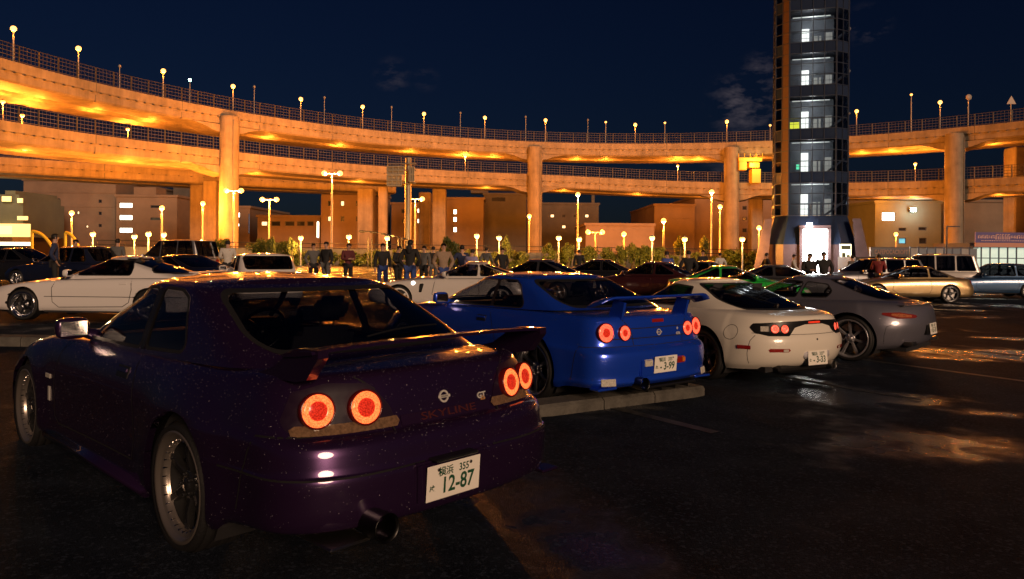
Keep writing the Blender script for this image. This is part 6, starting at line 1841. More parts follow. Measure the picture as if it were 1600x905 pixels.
def fit_cream(root, sf, bs):
    # one dark band across the tail, wide at the lamps and thin in the middle
    blk = mat('black lamp band', (.008, .008, .009), .35, spec=.3)
    band = [(.70, .745), (.735, .70), (.72, .635), (.62, .605), (.40, .605), (.345, .645), (.30, .70), (.15, .735), (-.15, .735), (-.30, .70), (-.345, .645), (-.40, .605), (-.62, .605), (-.72, .635), (-.735, .70), (-.70, .745), (-.45, .768), (0, .785), (.45, .768)]
    lamp_ribbon('lamp_band', root, bs.rear, band[::-1], blk, .004, .018, .012)
    L = dict(housing=blk, ring=lamp_mat('lit tail soft', (1.0, .10, .05), 1.5, 160), core=lamp_mat('lit tail soft core', (1.0, .09, .05), 1.7, 140))
    for s in (1, -1):
        for y in (.535, .43):
            h = bs.rear(s * y, .685)
            if h: round_lamp(root, frame_on((h[0] + h[1] * .004, h[1])), .048, L, .5)
        h = bs.rear(s * .63, .685)
        if h: mk = MB(); mk.bbox((-.045, -.03, 0), (.045, .03, .006), .01, mat=frame_on((h[0] + h[1] * .004, h[1])), seg=2); mk.build('turn_lamp', CLEARLENS, root)
        pg = [(s * .40, .425), (s * .63, .425), (s * .64, .465), (s * .40, .465)]
        if s < 0: pg = pg[::-1]
        lamp_ribbon('bumper_lamp', root, bs.rear, pg, REDLENS, .006, .02, .015)
        pg = [(s * .42, .43), (s * .49, .43), (s * .49, .46), (s * .42, .46)]
        if s < 0: pg = pg[::-1]
        lamp_ribbon('bumper_lamp', root, bs.rear, pg, CLEARLENS, .009, .02, .01)
        h = bs.side(-.60, .47, s)
        if h: mk = MB(); mk.bbox((-.08, -.022, 0), (.08, .022, .006), .01, mat=frame_on(h), seg=2); mk.build('side_marker', REDLENS, root)
        sk = MB(); sk.bbox((.40, s * .78, .15), (2.0, s * .865, .21), .02, seg=2, smooth=True); sk.build('side_skirt', CREAM, root)
        pgf = [(s * .40, .50), (s * .62, .50), (s * .62, .53), (s * .40, .53)]
        if s < 0: pgf = pgf[::-1]
        lamp_ribbon('headlamp', root, bs.front, pgf, CLEARLENS, .004)
    lamp_ribbon('brake_lamp', root, bs.rear, [(-.10, .745), (.10, .745), (.10, .768), (-.10, .768)], lamp_mat('dim red lens', (1, .06, .02), .5, 200), .008)
    # round fuel flap
    for k in range(1):
        mb = MB(); hits = [bs.side(-.42 + .085 * math.cos(a), .63 + .085 * math.sin(a), 1) for a in np.linspace(0, 2 * math.pi, 33)]
        ribbon(mb, hits, .006); mb.build('fuel_flap_gap', SEAM, root)
    h = bs.rear(-.06, .43); xb = h[0].x
    plate(root, rear_plane(xb - .012, .0, .345, R(-4)), '横浜', '335', 'む', '- 3-33')
    rc = MB(); rc.bbox((xb - .004, -.23, .34), (xb + .05, .20, .435), .015, seg=2, smooth=True); rc.build('plate_recess', mat('pale plate recess', (.55, .55, .60), .35), root)
    # wiper on the hatch
    wp = MB(); pts = [sf.rear(.24 + .10 * 0, .93)]
    a, b = sf.rear(.10, .918), sf.rear(.52, 1.11)
    pp = [sf.rear(.10 + .34 * t, .918 + .19 * t) for t in np.linspace(0, 1, 9)]
    wp.tube([p[0] + p[1] * .018 for p in pp if p], .006, 6)
    if a: wp.lathe([(.028, -.01), (.028, .012), (.018, .028), (.0005, .03)], 12, mat=frame_on(a))
    wp.build('rear_wiper', BLACKTRIM, root)
    lk = bs.rear(.0, .56)
    if lk: mk = MB(); mk.lathe([(.012, 0), (.012, .004), (.0005, .005)], 12, mat=frame_on(lk)); mk.build('boot_lock', BLACKTRIM, root)
    exhaust(root, -.93, -.34, .235, .05, .4, STEEL)
    vl = MB(); vl.bbox((-.86, -.50, .17), (-.3, .50, .26), .03); vl.build('rear_valance', BLACKTRIM, root)
    an = sf.top(.55, .25)
    if an: mk = MB(); mk.tube([an[0], an[0] + Vector((-.06, 0, .05))], [.012, .005], 6); mk.build('aerial', BLACKTRIM, root)
fit_cream(ROOTFD, SFFD, BSFD)

# ---- 4: the long grey coupe
GREYC = paint('graphite grey paint', (0.15, 0.15, 0.19), 0.45, 0.34, drops=0.4)
wheel_meshes('seven', 0.345, 0.285, 0.278, 0.045, 7, dict(w0=0.028, w1=0.024, waist=0.9, twin=0.05), 0.022)
SLL = []
for (z, w, xr, xf, nr) in (
        ([(-1, .26), (-.5, .22), (0, .18), (3.4, .18)], [(-.8, .80), (0, .90), (2.7, .89), (3.5, .76)], -.72, 3.50, 2.7),
        ([(-1, .31), (-.5, .28), (0, .25), (3.4, .24)], [(-.8, .84), (0, .94), (1.3, .92), (2.7, .92), (3.5, .80)], -.80, 3.55, 2.8),
        ([(-1, .42), (0, .40), (3.4, .36)], [(-.8, .86), (0, .955), (1.3, .92), (2.7, .935), (3.5, .82)], -.85, 3.57, 2.8),
        ([(-1, .56), (0, .54), (3.4, .46)], [(-.8, .86), (0, .962), (1.3, .92), (2.7, .94), (3.5, .82)], -.88, 3.57, 2.8),
        ([(-1, .66), (0, .66), (2, .62), (3.4, .53)], [(-.8, .83), (0, .955), (1.3, .925), (2.7, .93), (3.5, .80)], -.875, 3.54, 2.7),
        ([(-1, .75), (0, .78), (1.3, .74), (2.6, .70), (3.5, .58)], [(-.8, .78), (0, .92), (1.3, .90), (2.7, .89), (3.5, .75)], -.86, 3.48, 2.6),
        ([(-1, .81), (0, .86), (1.3, .82), (2.6, .77), (3.5, .62)], [(-.8, .72), (0, .87), (1.3, .86), (2.7, .84), (3.5, .69)], -.835, 3.40, 2.5),
        ([(-1, .835), (-.5, .875), (0, .90), (1.3, .86), (2.6, .80), (3.5, .64)], [(-.8, .64), (0, .79), (1.3, .80), (2.7, .77), (3.5, .62)], -.80, 3.32, 2.4)):
    SLL.append(dict(z=z, w=w, xr=xr, xf=xf, ar=.60, nr=nr, br=.10, af=.8, nf=2.6))
PSL = dict(paint=GREYC, halfw=.96, wr=.345, wy=.80, wheel='seven', wheelmats=(mat('titanium alloy', (.42, .42, .45), .3, .7), mat('titanium alloy', (.42, .42, .45), .3, .7)),
    arches=[(0.0, .35, .385), (2.68, .35, .385)], floor=(-.70, 3.3), floorz=.18,
    flares=[(0.0, .35, .38, .02, .22), (2.68, .35, .38, .02, .2)],
    levels=SLL, zc=[(-.85, .85), (-.5, .90), (0, .95), (1.3, .93), (2.0, .90), (2.8, .82), (3.3, .70)],
    gh=[dict(z=[(-.6, .89), (0, .89), (1.3, .86), (2.2, .85)], w=[(-.6, .66), (0, .76), (.7, .79), (1.6, .77), (2.2, .70)], xr=-.62, xf=2.06, ar=.80, nr=2.4, br=.04, af=.75, nf=2.4, bf=.05),
        dict(z=[(-.6, .925), (0, .935), (1.3, .92), (2.2, .90)], w=[(-.6, .62), (0, .73), (.7, .765), (1.6, .745), (2.2, .67)], xr=-.49, xf=1.95, ar=.80, nr=2.5, br=.04, af=.75, nf=2.4, bf=.05),
        dict(z=[(-.6, 1.01), (0, 1.03), (1.3, 1.02), (2.2, 1.0)], w=[(-.6, .57), (0, .675), (.7, .71), (1.6, .69), (2.2, .61)], xr=-.18, xf=1.70, ar=.75, nr=2.6, br=.04, af=.7, nf=2.5, bf=.05),
        dict(z=[(-.6, 1.11), (.3, 1.135), (.9, 1.145), (1.5, 1.12), (2.2, 1.1)], w=[(-.6, .51), (0, .61), (.9, .64), (1.6, .61), (2.2, .53)], xr=.16, xf=1.43, ar=.6, nr=2.8, br=.04, af=.6, nf=2.6, bf=.05),
        dict(z=[(-.6, 1.17), (.4, 1.20), (.8, 1.21), (1.4, 1.18), (2.2, 1.15)], w=[(-.6, .46), (0, .56), (.9, .585), (1.6, .55), (2.2, .48)], xr=.37, xf=1.26, ar=.45, nr=2.9, br=.04, af=.45, nf=2.7, bf=.05),
        dict(z=[(-.6, 1.185), (.5, 1.225), (.8, 1.232), (1.2, 1.205), (2.2, 1.16)], w=[(-.6, .40), (0, .50), (.9, .52), (1.6, .48), (2.2, .42)], xr=.47, xf=1.17, ar=.36, nr=2.9, br=.04, af=.36, nf=2.8, bf=.05)],
    ghz=[(.3, 1.24), (.7, 1.264), (.9, 1.264), (1.1, 1.245), (1.3, 1.22)],
    windows=[('door_window', 'side', [(1.70, .92), (.88, .925), (.80, 1.15), (.98, 1.165), (1.22, 1.13)], .03, .016, glass('clear side glass', (.80, .82, .84)), 0),
             ('quarter_window', 'side', [(.80, .93), (.40, .94), (.34, 1.02), (.44, 1.12), (.74, 1.155)], .045, .016, glass('clear side glass', (.80, .82, .84)), 0),
             ('rear_window', 'rear', [(-.56, .93), (.56, .93), (.46, 1.185), (-.46, 1.185)], .07, .02, GLASSDARK, .55),
             ('windscreen', 'front', [(-.62, .91), (.62, .91), (.52, 1.17), (-.52, 1.17)], .05, .02, GLASS, 1.1)],
    seams=[('side', [(.76, .90), (.72, .72), (.70, .50), (.74, .36), (1.9, .33), (2.05, .45), (2.05, .75)]), ('side', [(-.60, .60), (-.50, .55), (-.47, .42), (-.46, .30)])],
    belt=.90, cab=(-.25, .25, .92, 1.48, 1.88), roofz=1.25, rearseat=False, mirror=(1.62, .84, .95), cabinz=.26)
ROOTSL, SFSL, BSSL = make_car('grey_coupe', 'long graphite grey coupe with spoked wheel, rightmost of the near row', 'car', (5.657, 11.708, ground_z(5.66)), R(136.3), PSL, 'coupes of the near row')
def fit_grey(root, sf, bs):
    for s in (1, -1):
        pts = [(-.40, .735), (-.62, .755), (-.78, .72), (-.80, .675), (-.62, .665)]
        to_obj('tail_lamp', patch(lambda a, b: bs.side(a, b, s), pts if s > 0 else pts[::-1], .02, .006, .015), mat('smoked red lens', (.20, .02, .015), .1, coat=.8), root)
        inner = [(-.50, .725), (-.64, .738), (-.75, .71), (-.76, .685), (-.64, .682)]
        to_obj('tail_lamp_insert', patch(lambda a, b: bs.side(a, b, s), inner if s > 0 else inner[::-1], .02, .011, .012), mat('dim amber lens', (.4, .12, .05), .15, coat=.6, noise=.5, nscale=40), root)
        ex = MB(); ex.bbox((-.80, s * .55 - .10, .27), (-.66, s * .55 + .10, .33), .015, seg=2); ex.build('exhaust_pipe', STEEL, root)
        sk = MB(); sk.bbox((.42, s * .86, .15), (2.25, s * .945, .21), .02, seg=2, smooth=True); sk.build('side_skirt', GREYC, root)
        h = bs.side(.85, .74, s)
        if h: mk = MB(); mk.bbox((-.10, -.012, -.002), (.10, .012, .004), .004, mat=frame_on(h)); mk.build('door_handle', GREYC, root)
        pgf = [(s * .48, .58), (s * .70, .58), (s * .66, .64), (s * .48, .64)]
        if s < 0: pgf = pgf[::-1]
        lamp_ribbon('headlamp', root, bs.front, pgf, CLEARLENS, .004)
    h = bs.rear(0, .50); xb = h[0].x
    plate(root, rear_plane(xb - .02, 0, .50, R(-6)), '横浜', '330', 'さ', '63-30')
    rc = MB(); rc.bbox((xb - .006, -.26, .42), (xb + .05, .26, .58), .012, seg=2); rc.build('plate_recess', BLACKTRIM, root)
    spl = MB(); ys = np.linspace(-.62, .62, 21); prof = [(-.64, .86), (-.80, .868), (-.835, .872), (-.83, .862), (-.78, .845)]
    V = []
    for y in ys:
        V += [(x + .16 * (abs(y) / .62) ** 2.2, y, z - .012 * (abs(y) / .62) ** 2) for x, z in prof]
    k = len(prof)
    spl.add(V, [(i * k + a, i * k + (a + 1) % k, (i + 1) * k + (a + 1) % k, (i + 1) * k + a) for i in range(20) for a in range(k)], 0, True)
    spl.build('boot_spoiler', GREYC, root)
fit_grey(ROOTSL, SFSL, BSSL)
# ------------------------------------------------------------------ the other parked cars
wheel_meshes('plainfive', .31, .21, .225, .035, 5, dict(w0=.07, w1=.06, waist=.9), .03)
wheel_meshes('dishfive', .30, .22, .232, .06, 5, dict(w0=.06, w1=.055, waist=.8), .05)
wheel_meshes('starfive', .325, .23, .262, .03, 5, dict(w0=.07, w1=.075, waist=.75), .03)
def gen(paint_m, wb=2.5, of=.85, orr=.95, hw=.86, belt=.88, hood=.62, cowl=.84, deck=.88, roof=1.27, wsb=2.05, rf=1.2, rr=.35, bl=-.55, ghw=.76, rw=.58, nr=3.5, nf=3.0, wheel='plainfive', wm=None, sill=.2, wr=.31, rear_glass=True, van=False, glassm=None, q=.5, tall=0.0, arch=None):
    xr, xf = -orr, wb + of
    ar = arch or wr + .03
    zk = lambda f, d: [(xr - .1, d + f * 0), (xf, d)]
    mid = .55 + tall * .5
    lv = []
    for (z, w, dx, dfx) in ((sill + .02, -.05, .06, .08), (sill + .08, -.01, .01, .03), (.40, 0, 0, 0), (mid, .0, .01, .02)):
        lv.append(dict(z=[(xr, z + (.06 if z < .35 else 0)), (-.5, z), (xf, z + (.02 if z < .35 else -.05))], w=[(xr, hw + w - .05), (0, hw + w), (wb, hw + w), (xf, hw + w - .09)], xr=xr + dx, xf=xf - dfx, ar=.42, nr=nr, br=.05, af=.6, nf=nf))
    for (f, w, dx, dfx) in ((.35, -.005, .05, .06), (.75, -.035, .08, .10), (.94, -.075, .10, .16), (1.0, -.13, .13, .24)):
        zz = lambda top: mid + (top - .03 - mid) * f
        lv.append(dict(z=[(xr, zz(deck)), (0, zz(belt + .01)), (wsb, zz(cowl)), (xf, mid - .05 + (hood - mid + .05) * f)], w=[(xr, hw + w - .09), (0, hw + w), (wb, hw + w - .01), (xf, hw + w - .15)], xr=xr + dx, xf=xf - dfx, ar=.42, nr=nr, br=.05, af=.6, nf=nf))
    gl = []
    top = roof - .05
    for (f, g) in ((0, 0), (.12, .12), (.45, .45), (.80, .80), (.95, .95), (1.0, 1.0)):
        z = lambda b: b - .02 + (top - b + .02) * f
        e = min(1, f * 1.04)
        ww = ghw + (rw - ghw) * f
        if f == 1.0: ww -= .06
        gl.append(dict(z=[(bl, z(deck if not van else belt)), (.4, z(belt)), (wsb, z(cowl)), ], w=[(bl, ww - .05), (.2, ww), (1.2, ww), (wsb + .2, ww - .06)], xr=bl + (rr - bl) * e, xf=wsb + .15 + (rf - wsb - .15) * e, ar=.36 if not van else .18, nr=3.0 if not van else 4.5, br=.04, af=.6, nf=2.6, bf=.04))
    zt = top - .035
    b0 = belt + .035
    def xfront(z): return wsb + .15 + (rf - wsb - .15) * (z - belt) / (top - belt)
    def xrear(z): return bl + (rr - bl) * (z - deck) / (top - deck)
    gm = glassm or GLASSDARK
    bp = (rf + rr) / 2 - .1 if not van else wsb - 1.35
    fw = [(xfront(b0) - .42, b0), (bp + .04, b0), (bp + .04, zt), (xfront(zt) - .16, zt)]
    qx = max(xrear(b0) + .42, -.55) if not van else bl + .25
    qt = xrear(zt) + .26 if not van else rr + .22
    qw = [(bp - .04, b0), (qx, b0 + .01), (max(qt, qx + .02), zt), (bp - .04, zt)]
    wins = [('door_window', 'side', fw, .03, .012, gm, 0)]
    if van:
        m_ = (bp + qx) / 2
        wins += [('quarter_window', 'side', [(bp - .04, b0), (m_ + .04, b0), (m_ + .04, zt), (bp - .04, zt)], .03, .012, gm, 0), ('quarter_window', 'side', [(m_ - .04, b0), (qx, b0), (qt, zt), (m_ - .04, zt)], .05, .012, gm, 0)]
    else: wins += [('quarter_window', 'side', qw, .03, .012, gm, 0)]
    if rear_glass: wins += [('rear_window', 'rear', [(-ghw + .17, deck + .06), (ghw - .17, deck + .06), (rw - .05, zt - .0), (-rw + .05, zt - .0)], .05, .012, gm, rr + .12)]
    wins += [('windscreen', 'front', [(-ghw + .12, cowl + .07), (ghw - .12, cowl + .07), (rw - .04, zt), (-rw + .04, zt)], .05, .012, gm, rf - .08)]
    return dict(paint=paint_m, halfw=hw, wr=wr, wy=hw - .13, wheel=wheel, wheelmats=wm or (SILVER, SILVER), arches=[(0, wr + .01, ar), (wb, wr + .01, ar)], floor=(xr + .2, xf - .3), floorz=sill, levels=lv,
        zc=[(xr, deck), (-.3, deck + .03), (wsb - .4, cowl + .04), (wsb, cowl + .03), (xf - .3, hood + .03)], gh=gl, ghz=[(rr - .2, roof - .03), ((rr + rf) / 2, roof), (rf + .2, roof - .03)], windows=wins,
        seams=[('side', [(bp, belt - .03), (bp - .03, .5), (bp + .05, .33), (wsb - .25, .32), (wsb - .05, .45), (wsb - .12, cowl - .05)])], belt=belt, cab=(max(bl + .1, -.5), .2, min(1.0, wsb - 1.0), wsb - .55, wsb - .05), roofz=roof, rearseat=True, mirror=(wsb - .38, hw - .07, belt + .07), q=q, sub=2, gsub=4, seamw=.012)
def dress(root, sf, bs, sp, tail='red', lit=False, plate_no=None, headlit=False):
    xr = sp['levels'][2]['xr']; hw = sp['halfw']
    lm = lamp_mat('dim red lens lit', (1, .06, .03), .8, 60) if lit else REDLENS
    dk = sp['zc'][0][1]
    for s in (1, -1):
        pg = [(s * .34, dk - .19), (s * (hw - .14), dk - .19), (s * (hw - .14), dk - .08), (s * .34, dk - .08)]
        lamp_ribbon('tail_lamp', root, bs.rear, pg if s > 0 else pg[::-1], lm, .006, .04, .01)
        hz = sp['zc'][-1][1]
        pg = [(s * .40, hz - .16), (s * (hw - .16), hz - .16), (s * (hw - .18), hz - .06), (s * .40, hz - .06)]
        lamp_ribbon('headlamp', root, bs.front, pg if s > 0 else pg[::-1], mat('lit headlamp', (1, 1, 1), .2, emit=(1, .95, .85), es=14) if headlit else CLEARLENS, .006, .04, .01)
        h = bs.side(sp['seams'][0][1][0][0] + .14, sp['belt'] - .12, s)
        if h: hd = MB(); hd.bbox((-.07, -.02, -.002), (.07, .02, .012), .006, mat=frame_on(h)); hd.build('door_handle', sp['paint'], root)
    h = bs.rear(0, .52)
    if h and plate_no: plate(root, rear_plane(h[0].x - .012, 0, .52, R(2)), '横浜', '300', 'さ', plate_no)
def park(name, label, sp, X, Y, yaw, **k):
    cat = k.pop('cat', 'car'); grp = k.pop('group', 'cars parked across the lot'); dz = k.pop('dz', 0.0)
    r_, sf, bs = make_car(name, label, cat, (X, Y, ground_z(X) + dz), R(yaw), sp, grp)
    dress(r_, sf, bs, sp, **k)
    return r_, sf, bs
WHITE = paint('white paint', (.62, .60, .60), 0, .3, drops=.2)
OFFW = paint('pearl white paint', (.60, .57, .55), .1, .3, drops=.2)
BLACKP = paint('black paint', (.010, .010, .012), .1, .25, drops=.4)
GREYP = paint('dark grey paint', (.06, .06, .068), .6, .3, drops=.3)
SILVERP = paint('silver paint', (.35, .36, .38), .8, .32, drops=.2)
GREENP = paint('bright green paint', (.02, .42, .05), .1, .3, drops=.2)
CHAMP = paint('champagne paint', (.38, .27, .13), .7, .35, drops=.2)
BLUEP = paint('steel blue paint', (.03, .08, .18), .5, .3, drops=.2)
NAVYP = paint('navy paint', (.012, .016, .04), .4, .3, drops=.3)
# white wedge coupe at the left
sp = gen(WHITE, wb=2.43, of=.90, orr=.98, hw=.845, belt=.83, hood=.60, cowl=.79, deck=.84, roof=1.23, wsb=1.92, rf=1.05, rr=.50, bl=-.62, ghw=.75, rw=.56, wheel='dishfive', wm=(CHROME, GUNMETAL), wr=.30, q=.9, nr=4, nf=3.4, sill=.16)
sp['windows'] = [('door_window', 'side', [(1.55, .865), (.42, .87), (.40, 1.02), (.48, 1.135), (.98, 1.15), (1.12, 1.13)], .04, .016, GLASSDARK, 0), ('quarter_window', 'side', [(-.02, .92), (-.42, .93), (-.06, 1.05), (.22, 1.155)], .03, .016, GLASSDARK, 0),
    ('rear_window', 'rear', [(-.56, .90), (.56, .90), (.50, 1.165), (-.50, 1.165)], .05, .016, GLASSDARK, .62), ('windscreen', 'front', [(-.63, .86), (.63, .86), (.53, 1.165), (-.53, 1.165)], .05, .016, GLASS, .95)]
sp['seams'] = [('side', [(.36, .82), (.33, .6), (.38, .36), (.5, .28), (1.72, .26), (1.84, .36), (1.86, .62), (1.80, .78)]), ('side', [(-.6, .46), (2.0, .46)])]
r_, sf, bs = park('white_wedge_coupe', 'white wedge shaped coupe with chrome dish wheels, at the left edge', sp, -6.73, 14.67, 177.7, dz=.06)
for s in (1, -1):
    f = MB(); ys = [(-.50, .86), (-.72, .885), (-.80, .93), (-.84, .935), (-.82, .90), (-.70, .855)]
    M_ = Matrix(((1, 0, 0), (0, 0, -1), (0, 1, 0))).to_4x4(); f.prism(ys, -(s * .60 + .02), -(s * .60 - .02), mat=M_); f.build('spoiler_foot', WHITE, r_)
bl_ = MB(); bl_.bbox((-.86, -.66, .915), (-.66, .66, .94), .012, seg=2); bl_.build('spoiler', WHITE, r_)
# white coupe with side vent in the middle
sp = gen(OFFW, wb=2.55, of=.95, orr=.85, hw=.88, belt=.88, hood=.66, cowl=.86, deck=.92, roof=1.27, wsb=1.75, rf=.95, rr=.35, bl=-.55, ghw=.77, rw=.57, wheel='starfive', wm=(mat('white alloy', (.7, .68, .66), .35), mat('white alloy', (.7, .68, .66), .35)), wr=.325, q=.85, nr=2.8, nf=2.6, sill=.18, glassm=GLASS)
r_, sf, bs = park('white_vented_coupe', 'white coupe with a black side vent, seen over the purple car', sp, -.22, 19.2, 175.5)
for s in (1, -1):
    pts = [(2.02, .70), (1.90, .72), (1.96, .50), (2.03, .48)]
    to_obj('side_vent', patch(lambda a, b: bs.side(a, b, s), pts if s > 0 else pts[::-1], .03, .006), SEAM, r_)
    h = bs.side(2.18, .72, s)
    if h: mk = MB(); mk.lathe([(.05, 0), (.05, .01), (.001, .016)], 12, mat=frame_on(h)); mk.build('side_repeater', mat('lit side repeater', (1, 1, 1), .3, emit=(1, .92, .85), es=3), r_)
# left group
park('black_coupe', 'black coupe with sloping hatch behind the white wedge coupe', gen(BLACKP, deck=.86, roof=1.27, rr=.45, bl=-.7, nr=3, orr=.9), -8.6, 20.6, 148, dz=0, plate_no='70-14')
park('white_hatchback', 'boxy white car with upright rear window, just above the purple roof', gen(WHITE, wb=2.4, of=.75, orr=.75, hw=.82, belt=.88, deck=.90, roof=1.36, rr=-.1, bl=-.5, rf=1.1, wsb=1.8, nr=5, ghw=.74, rw=.64), -6.2, 18.8, 121, plate_no='23-41')
park('dark_minivan', 'dark minivan with white pillars, far left behind the black coupe', gen(SILVERP, wb=2.75, of=.85, orr=.85, hw=.86, belt=1.0, hood=.85, cowl=1.0, deck=1.0, roof=1.82, wsb=2.75, rf=1.95, rr=-.55, bl=-.78, ghw=.80, rw=.68, van=True, tall=.35), -14.2, 33.5, 158, cat='van', plate_no='50-08')
park('dark_estate', 'dark estate car behind the people at the left edge', gen(NAVYP, roof=1.45, rr=-.3, bl=-.75, orr=.85), -14.3, 25.5, 165)
park('black_saloon', 'low black car at the left edge, only its roof showing', gen(BLACKP, roof=1.36), -17.6, 27.5, 172)
# middle row
park('dark_grey_coupe', 'dark grey coupe above the roof of the blue coupe', gen(GREYP, roof=1.33, rr=.4, bl=-.6, q=.6), 1.7, 23.6, 160, plate_no='18-80')
park('black_sedan', 'dark car half hidden right of the dark grey coupe', gen(BLACKP, roof=1.34), 4.2, 28.5, 165)
park('maroon_coupe', 'dark maroon coupe in the middle distance left of the green one', gen(paint('maroon paint', (.05, .012, .012), .3, .3, drops=.3), roof=1.32), 5.6, 24.6, 150, plate_no='41-55')
park('navy_sedan', 'navy car behind two standing people, left of the green one', gen(NAVYP, roof=1.36), 8.0, 28.0, 178)
park('green_coupe', 'bright green coupe facing right in the middle distance', gen(GREENP, wb=2.42, of=.85, orr=.9, roof=1.25, belt=.84, deck=.84, hood=.62, rr=.4, bl=-.5, q=.7, nr=2.8, nf=2.6, glassm=GLASS), 5.55, 22.4, -14)
park('silver_grey_coupe', 'grey car with wet bonnet just behind the green one', gen(GREYP, roof=1.28), 8.1, 25.2, -12)
# right group
park('silver_estate', 'silver estate car with bright window reflections, right of the grey coupe', gen(SILVERP, wb=2.7, of=.9, orr=1.0, hw=.86, belt=.98, hood=.85, cowl=.98, deck=.98, roof=1.58, wsb=2.4, rf=1.6, rr=-.6, bl=-.85, ghw=.78, rw=.66, van=True, tall=.25), 15.9, 30.5, 187, cat='estate car')
park('champagne_coupe', 'champagne gold coupe facing left in front of the white wagon', gen(CHAMP, wb=2.52, of=.9, orr=1.0, roof=1.30, rr=.35, bl=-.55, q=.7, glassm=GLASS, wm=(GUNMETAL, GUNMETAL), wheel='starfive', wr=.32), 15.7, 27.3, 176, plate_no='86-20')
park('white_wagon', 'white high roofed wagon behind the champagne coupe', gen(OFFW, wb=2.6, of=.85, orr=.95, hw=.87, belt=1.05, hood=.95, cowl=1.05, deck=1.05, roof=1.78, wsb=2.25, rf=1.55, rr=-.65, bl=-.85, ghw=.80, rw=.68, van=True, tall=.4, wr=.34), 18.8, 31.5, 163, cat='wagon', plate_no='12-04')
park('blue_estate', 'dark blue car cut by the right edge', gen(BLUEP, roof=1.42, rr=-.2, bl=-.7, orr=.85), 21.0, 30.8, 172)
# ------------------------------------------------------------------ people
SKIN = mat('skin', (.42, .25, .18), .55)
HAIRM = mat('dark hair', (.012, .010, .009), .6)
SHOE = mat('dark shoes', (.02, .02, .02), .6)
def skin_graph(name, nodes, edges, sub=1):
    me = bpy.data.meshes.new(name)
    keys = list(nodes); ix = {k: i for i, k in enumerate(keys)}
    me.from_pydata([nodes[k][0] for k in keys], [(ix[a], ix[b]) for a, b in edges], [])
    o = bpy.data.objects.new(name, me); COL.objects.link(o)
    mo = o.modifiers.new('skin', 'SKIN'); mo.use_smooth_shade = True
    lay = me.skin_vertices[0].data if me.skin_vertices else None
    if lay is None:
        bpy.context.view_layer.objects.active = o
    for k in keys:
        r = nodes[k][1]; r = r if isinstance(r, tuple) else (r, r)
        lay[ix[k]].radius = r
    lay[0].use_root = True
    s = o.modifiers.new('sub', 'SUBSURF'); s.levels = sub; s.render_levels = sub
    dg = bpy.context.evaluated_depsgraph_get()
    out = bpy.data.meshes.new_from_object(o.evaluated_get(dg)); out.name = name
    bpy.data.objects.remove(o); bpy.data.meshes.remove(me)
    out.shade_smooth()
    return out
def pose(kind):
    """joints of a standing figure facing -y (towards the camera), z up, 1.72 m"""
    J = dict(pel=(0, 0, .93), spn=(0, .0, 1.12), chs=(0, .0, 1.33), nck=(0, .01, 1.47), hd0=(0, -.01, 1.56), hd1=(0, -.015, 1.655))
    for s, n in ((1, 'l'), (-1, 'r')):
        J['hip' + n] = (s * .095, 0, .90); J['kne' + n] = (s * .11, -.02, .49); J['ank' + n] = (s * .115, .03, .09); J['toe' + n] = (s * .13, -.13, .035)
        J['sho' + n] = (s * .185, .01, 1.40); J['elb' + n] = (s * .245, .03, 1.13); J['wri' + n] = (s * .255, -.04, .89)
    if kind == 1:   # hands together in front (holding a phone)
        for s, n in ((1, 'l'), (-1, 'r')): J['elb' + n] = (s * .25, .0, 1.14); J['wri' + n] = (s * .07, -.24, 1.14)
        J['hd0'] = (0, -.04, 1.555); J['hd1'] = (0, -.075, 1.645)
    if kind == 2:   # one hand on hip, weight on one leg
        J['elbl'] = (.36, .05, 1.16); J['wril'] = (.20, -.04, .98); J['kner'] = (-.13, -.08, .49); J['ankr'] = (-.17, -.02, .09); J['toer'] = (-.22, -.16, .035)
    if kind == 3:   # walking
        J['knel'] = (.10, -.16, .50); J['ankl'] = (.10, -.26, .10); J['toel'] = (.11, -.42, .05); J['kner'] = (-.10, .06, .49); J['ankr'] = (-.10, .32, .14); J['toer'] = (-.11, .18, .03)
        J['elbl'] = (.24, .14, 1.15); J['wril'] = (.24, .08, .93); J['elbr'] = (-.24, -.08, 1.15); J['wrir'] = (-.23, -.24, 1.0)
    if kind == 4:   # hands in pockets
        for s, n in ((1, 'l'), (-1, 'r')): J['elb' + n] = (s * .30, .09, 1.15); J['wri' + n] = (s * .19, -.03, .95)
    return {k: Vector(v) for k, v in J.items()}
FIG = {}
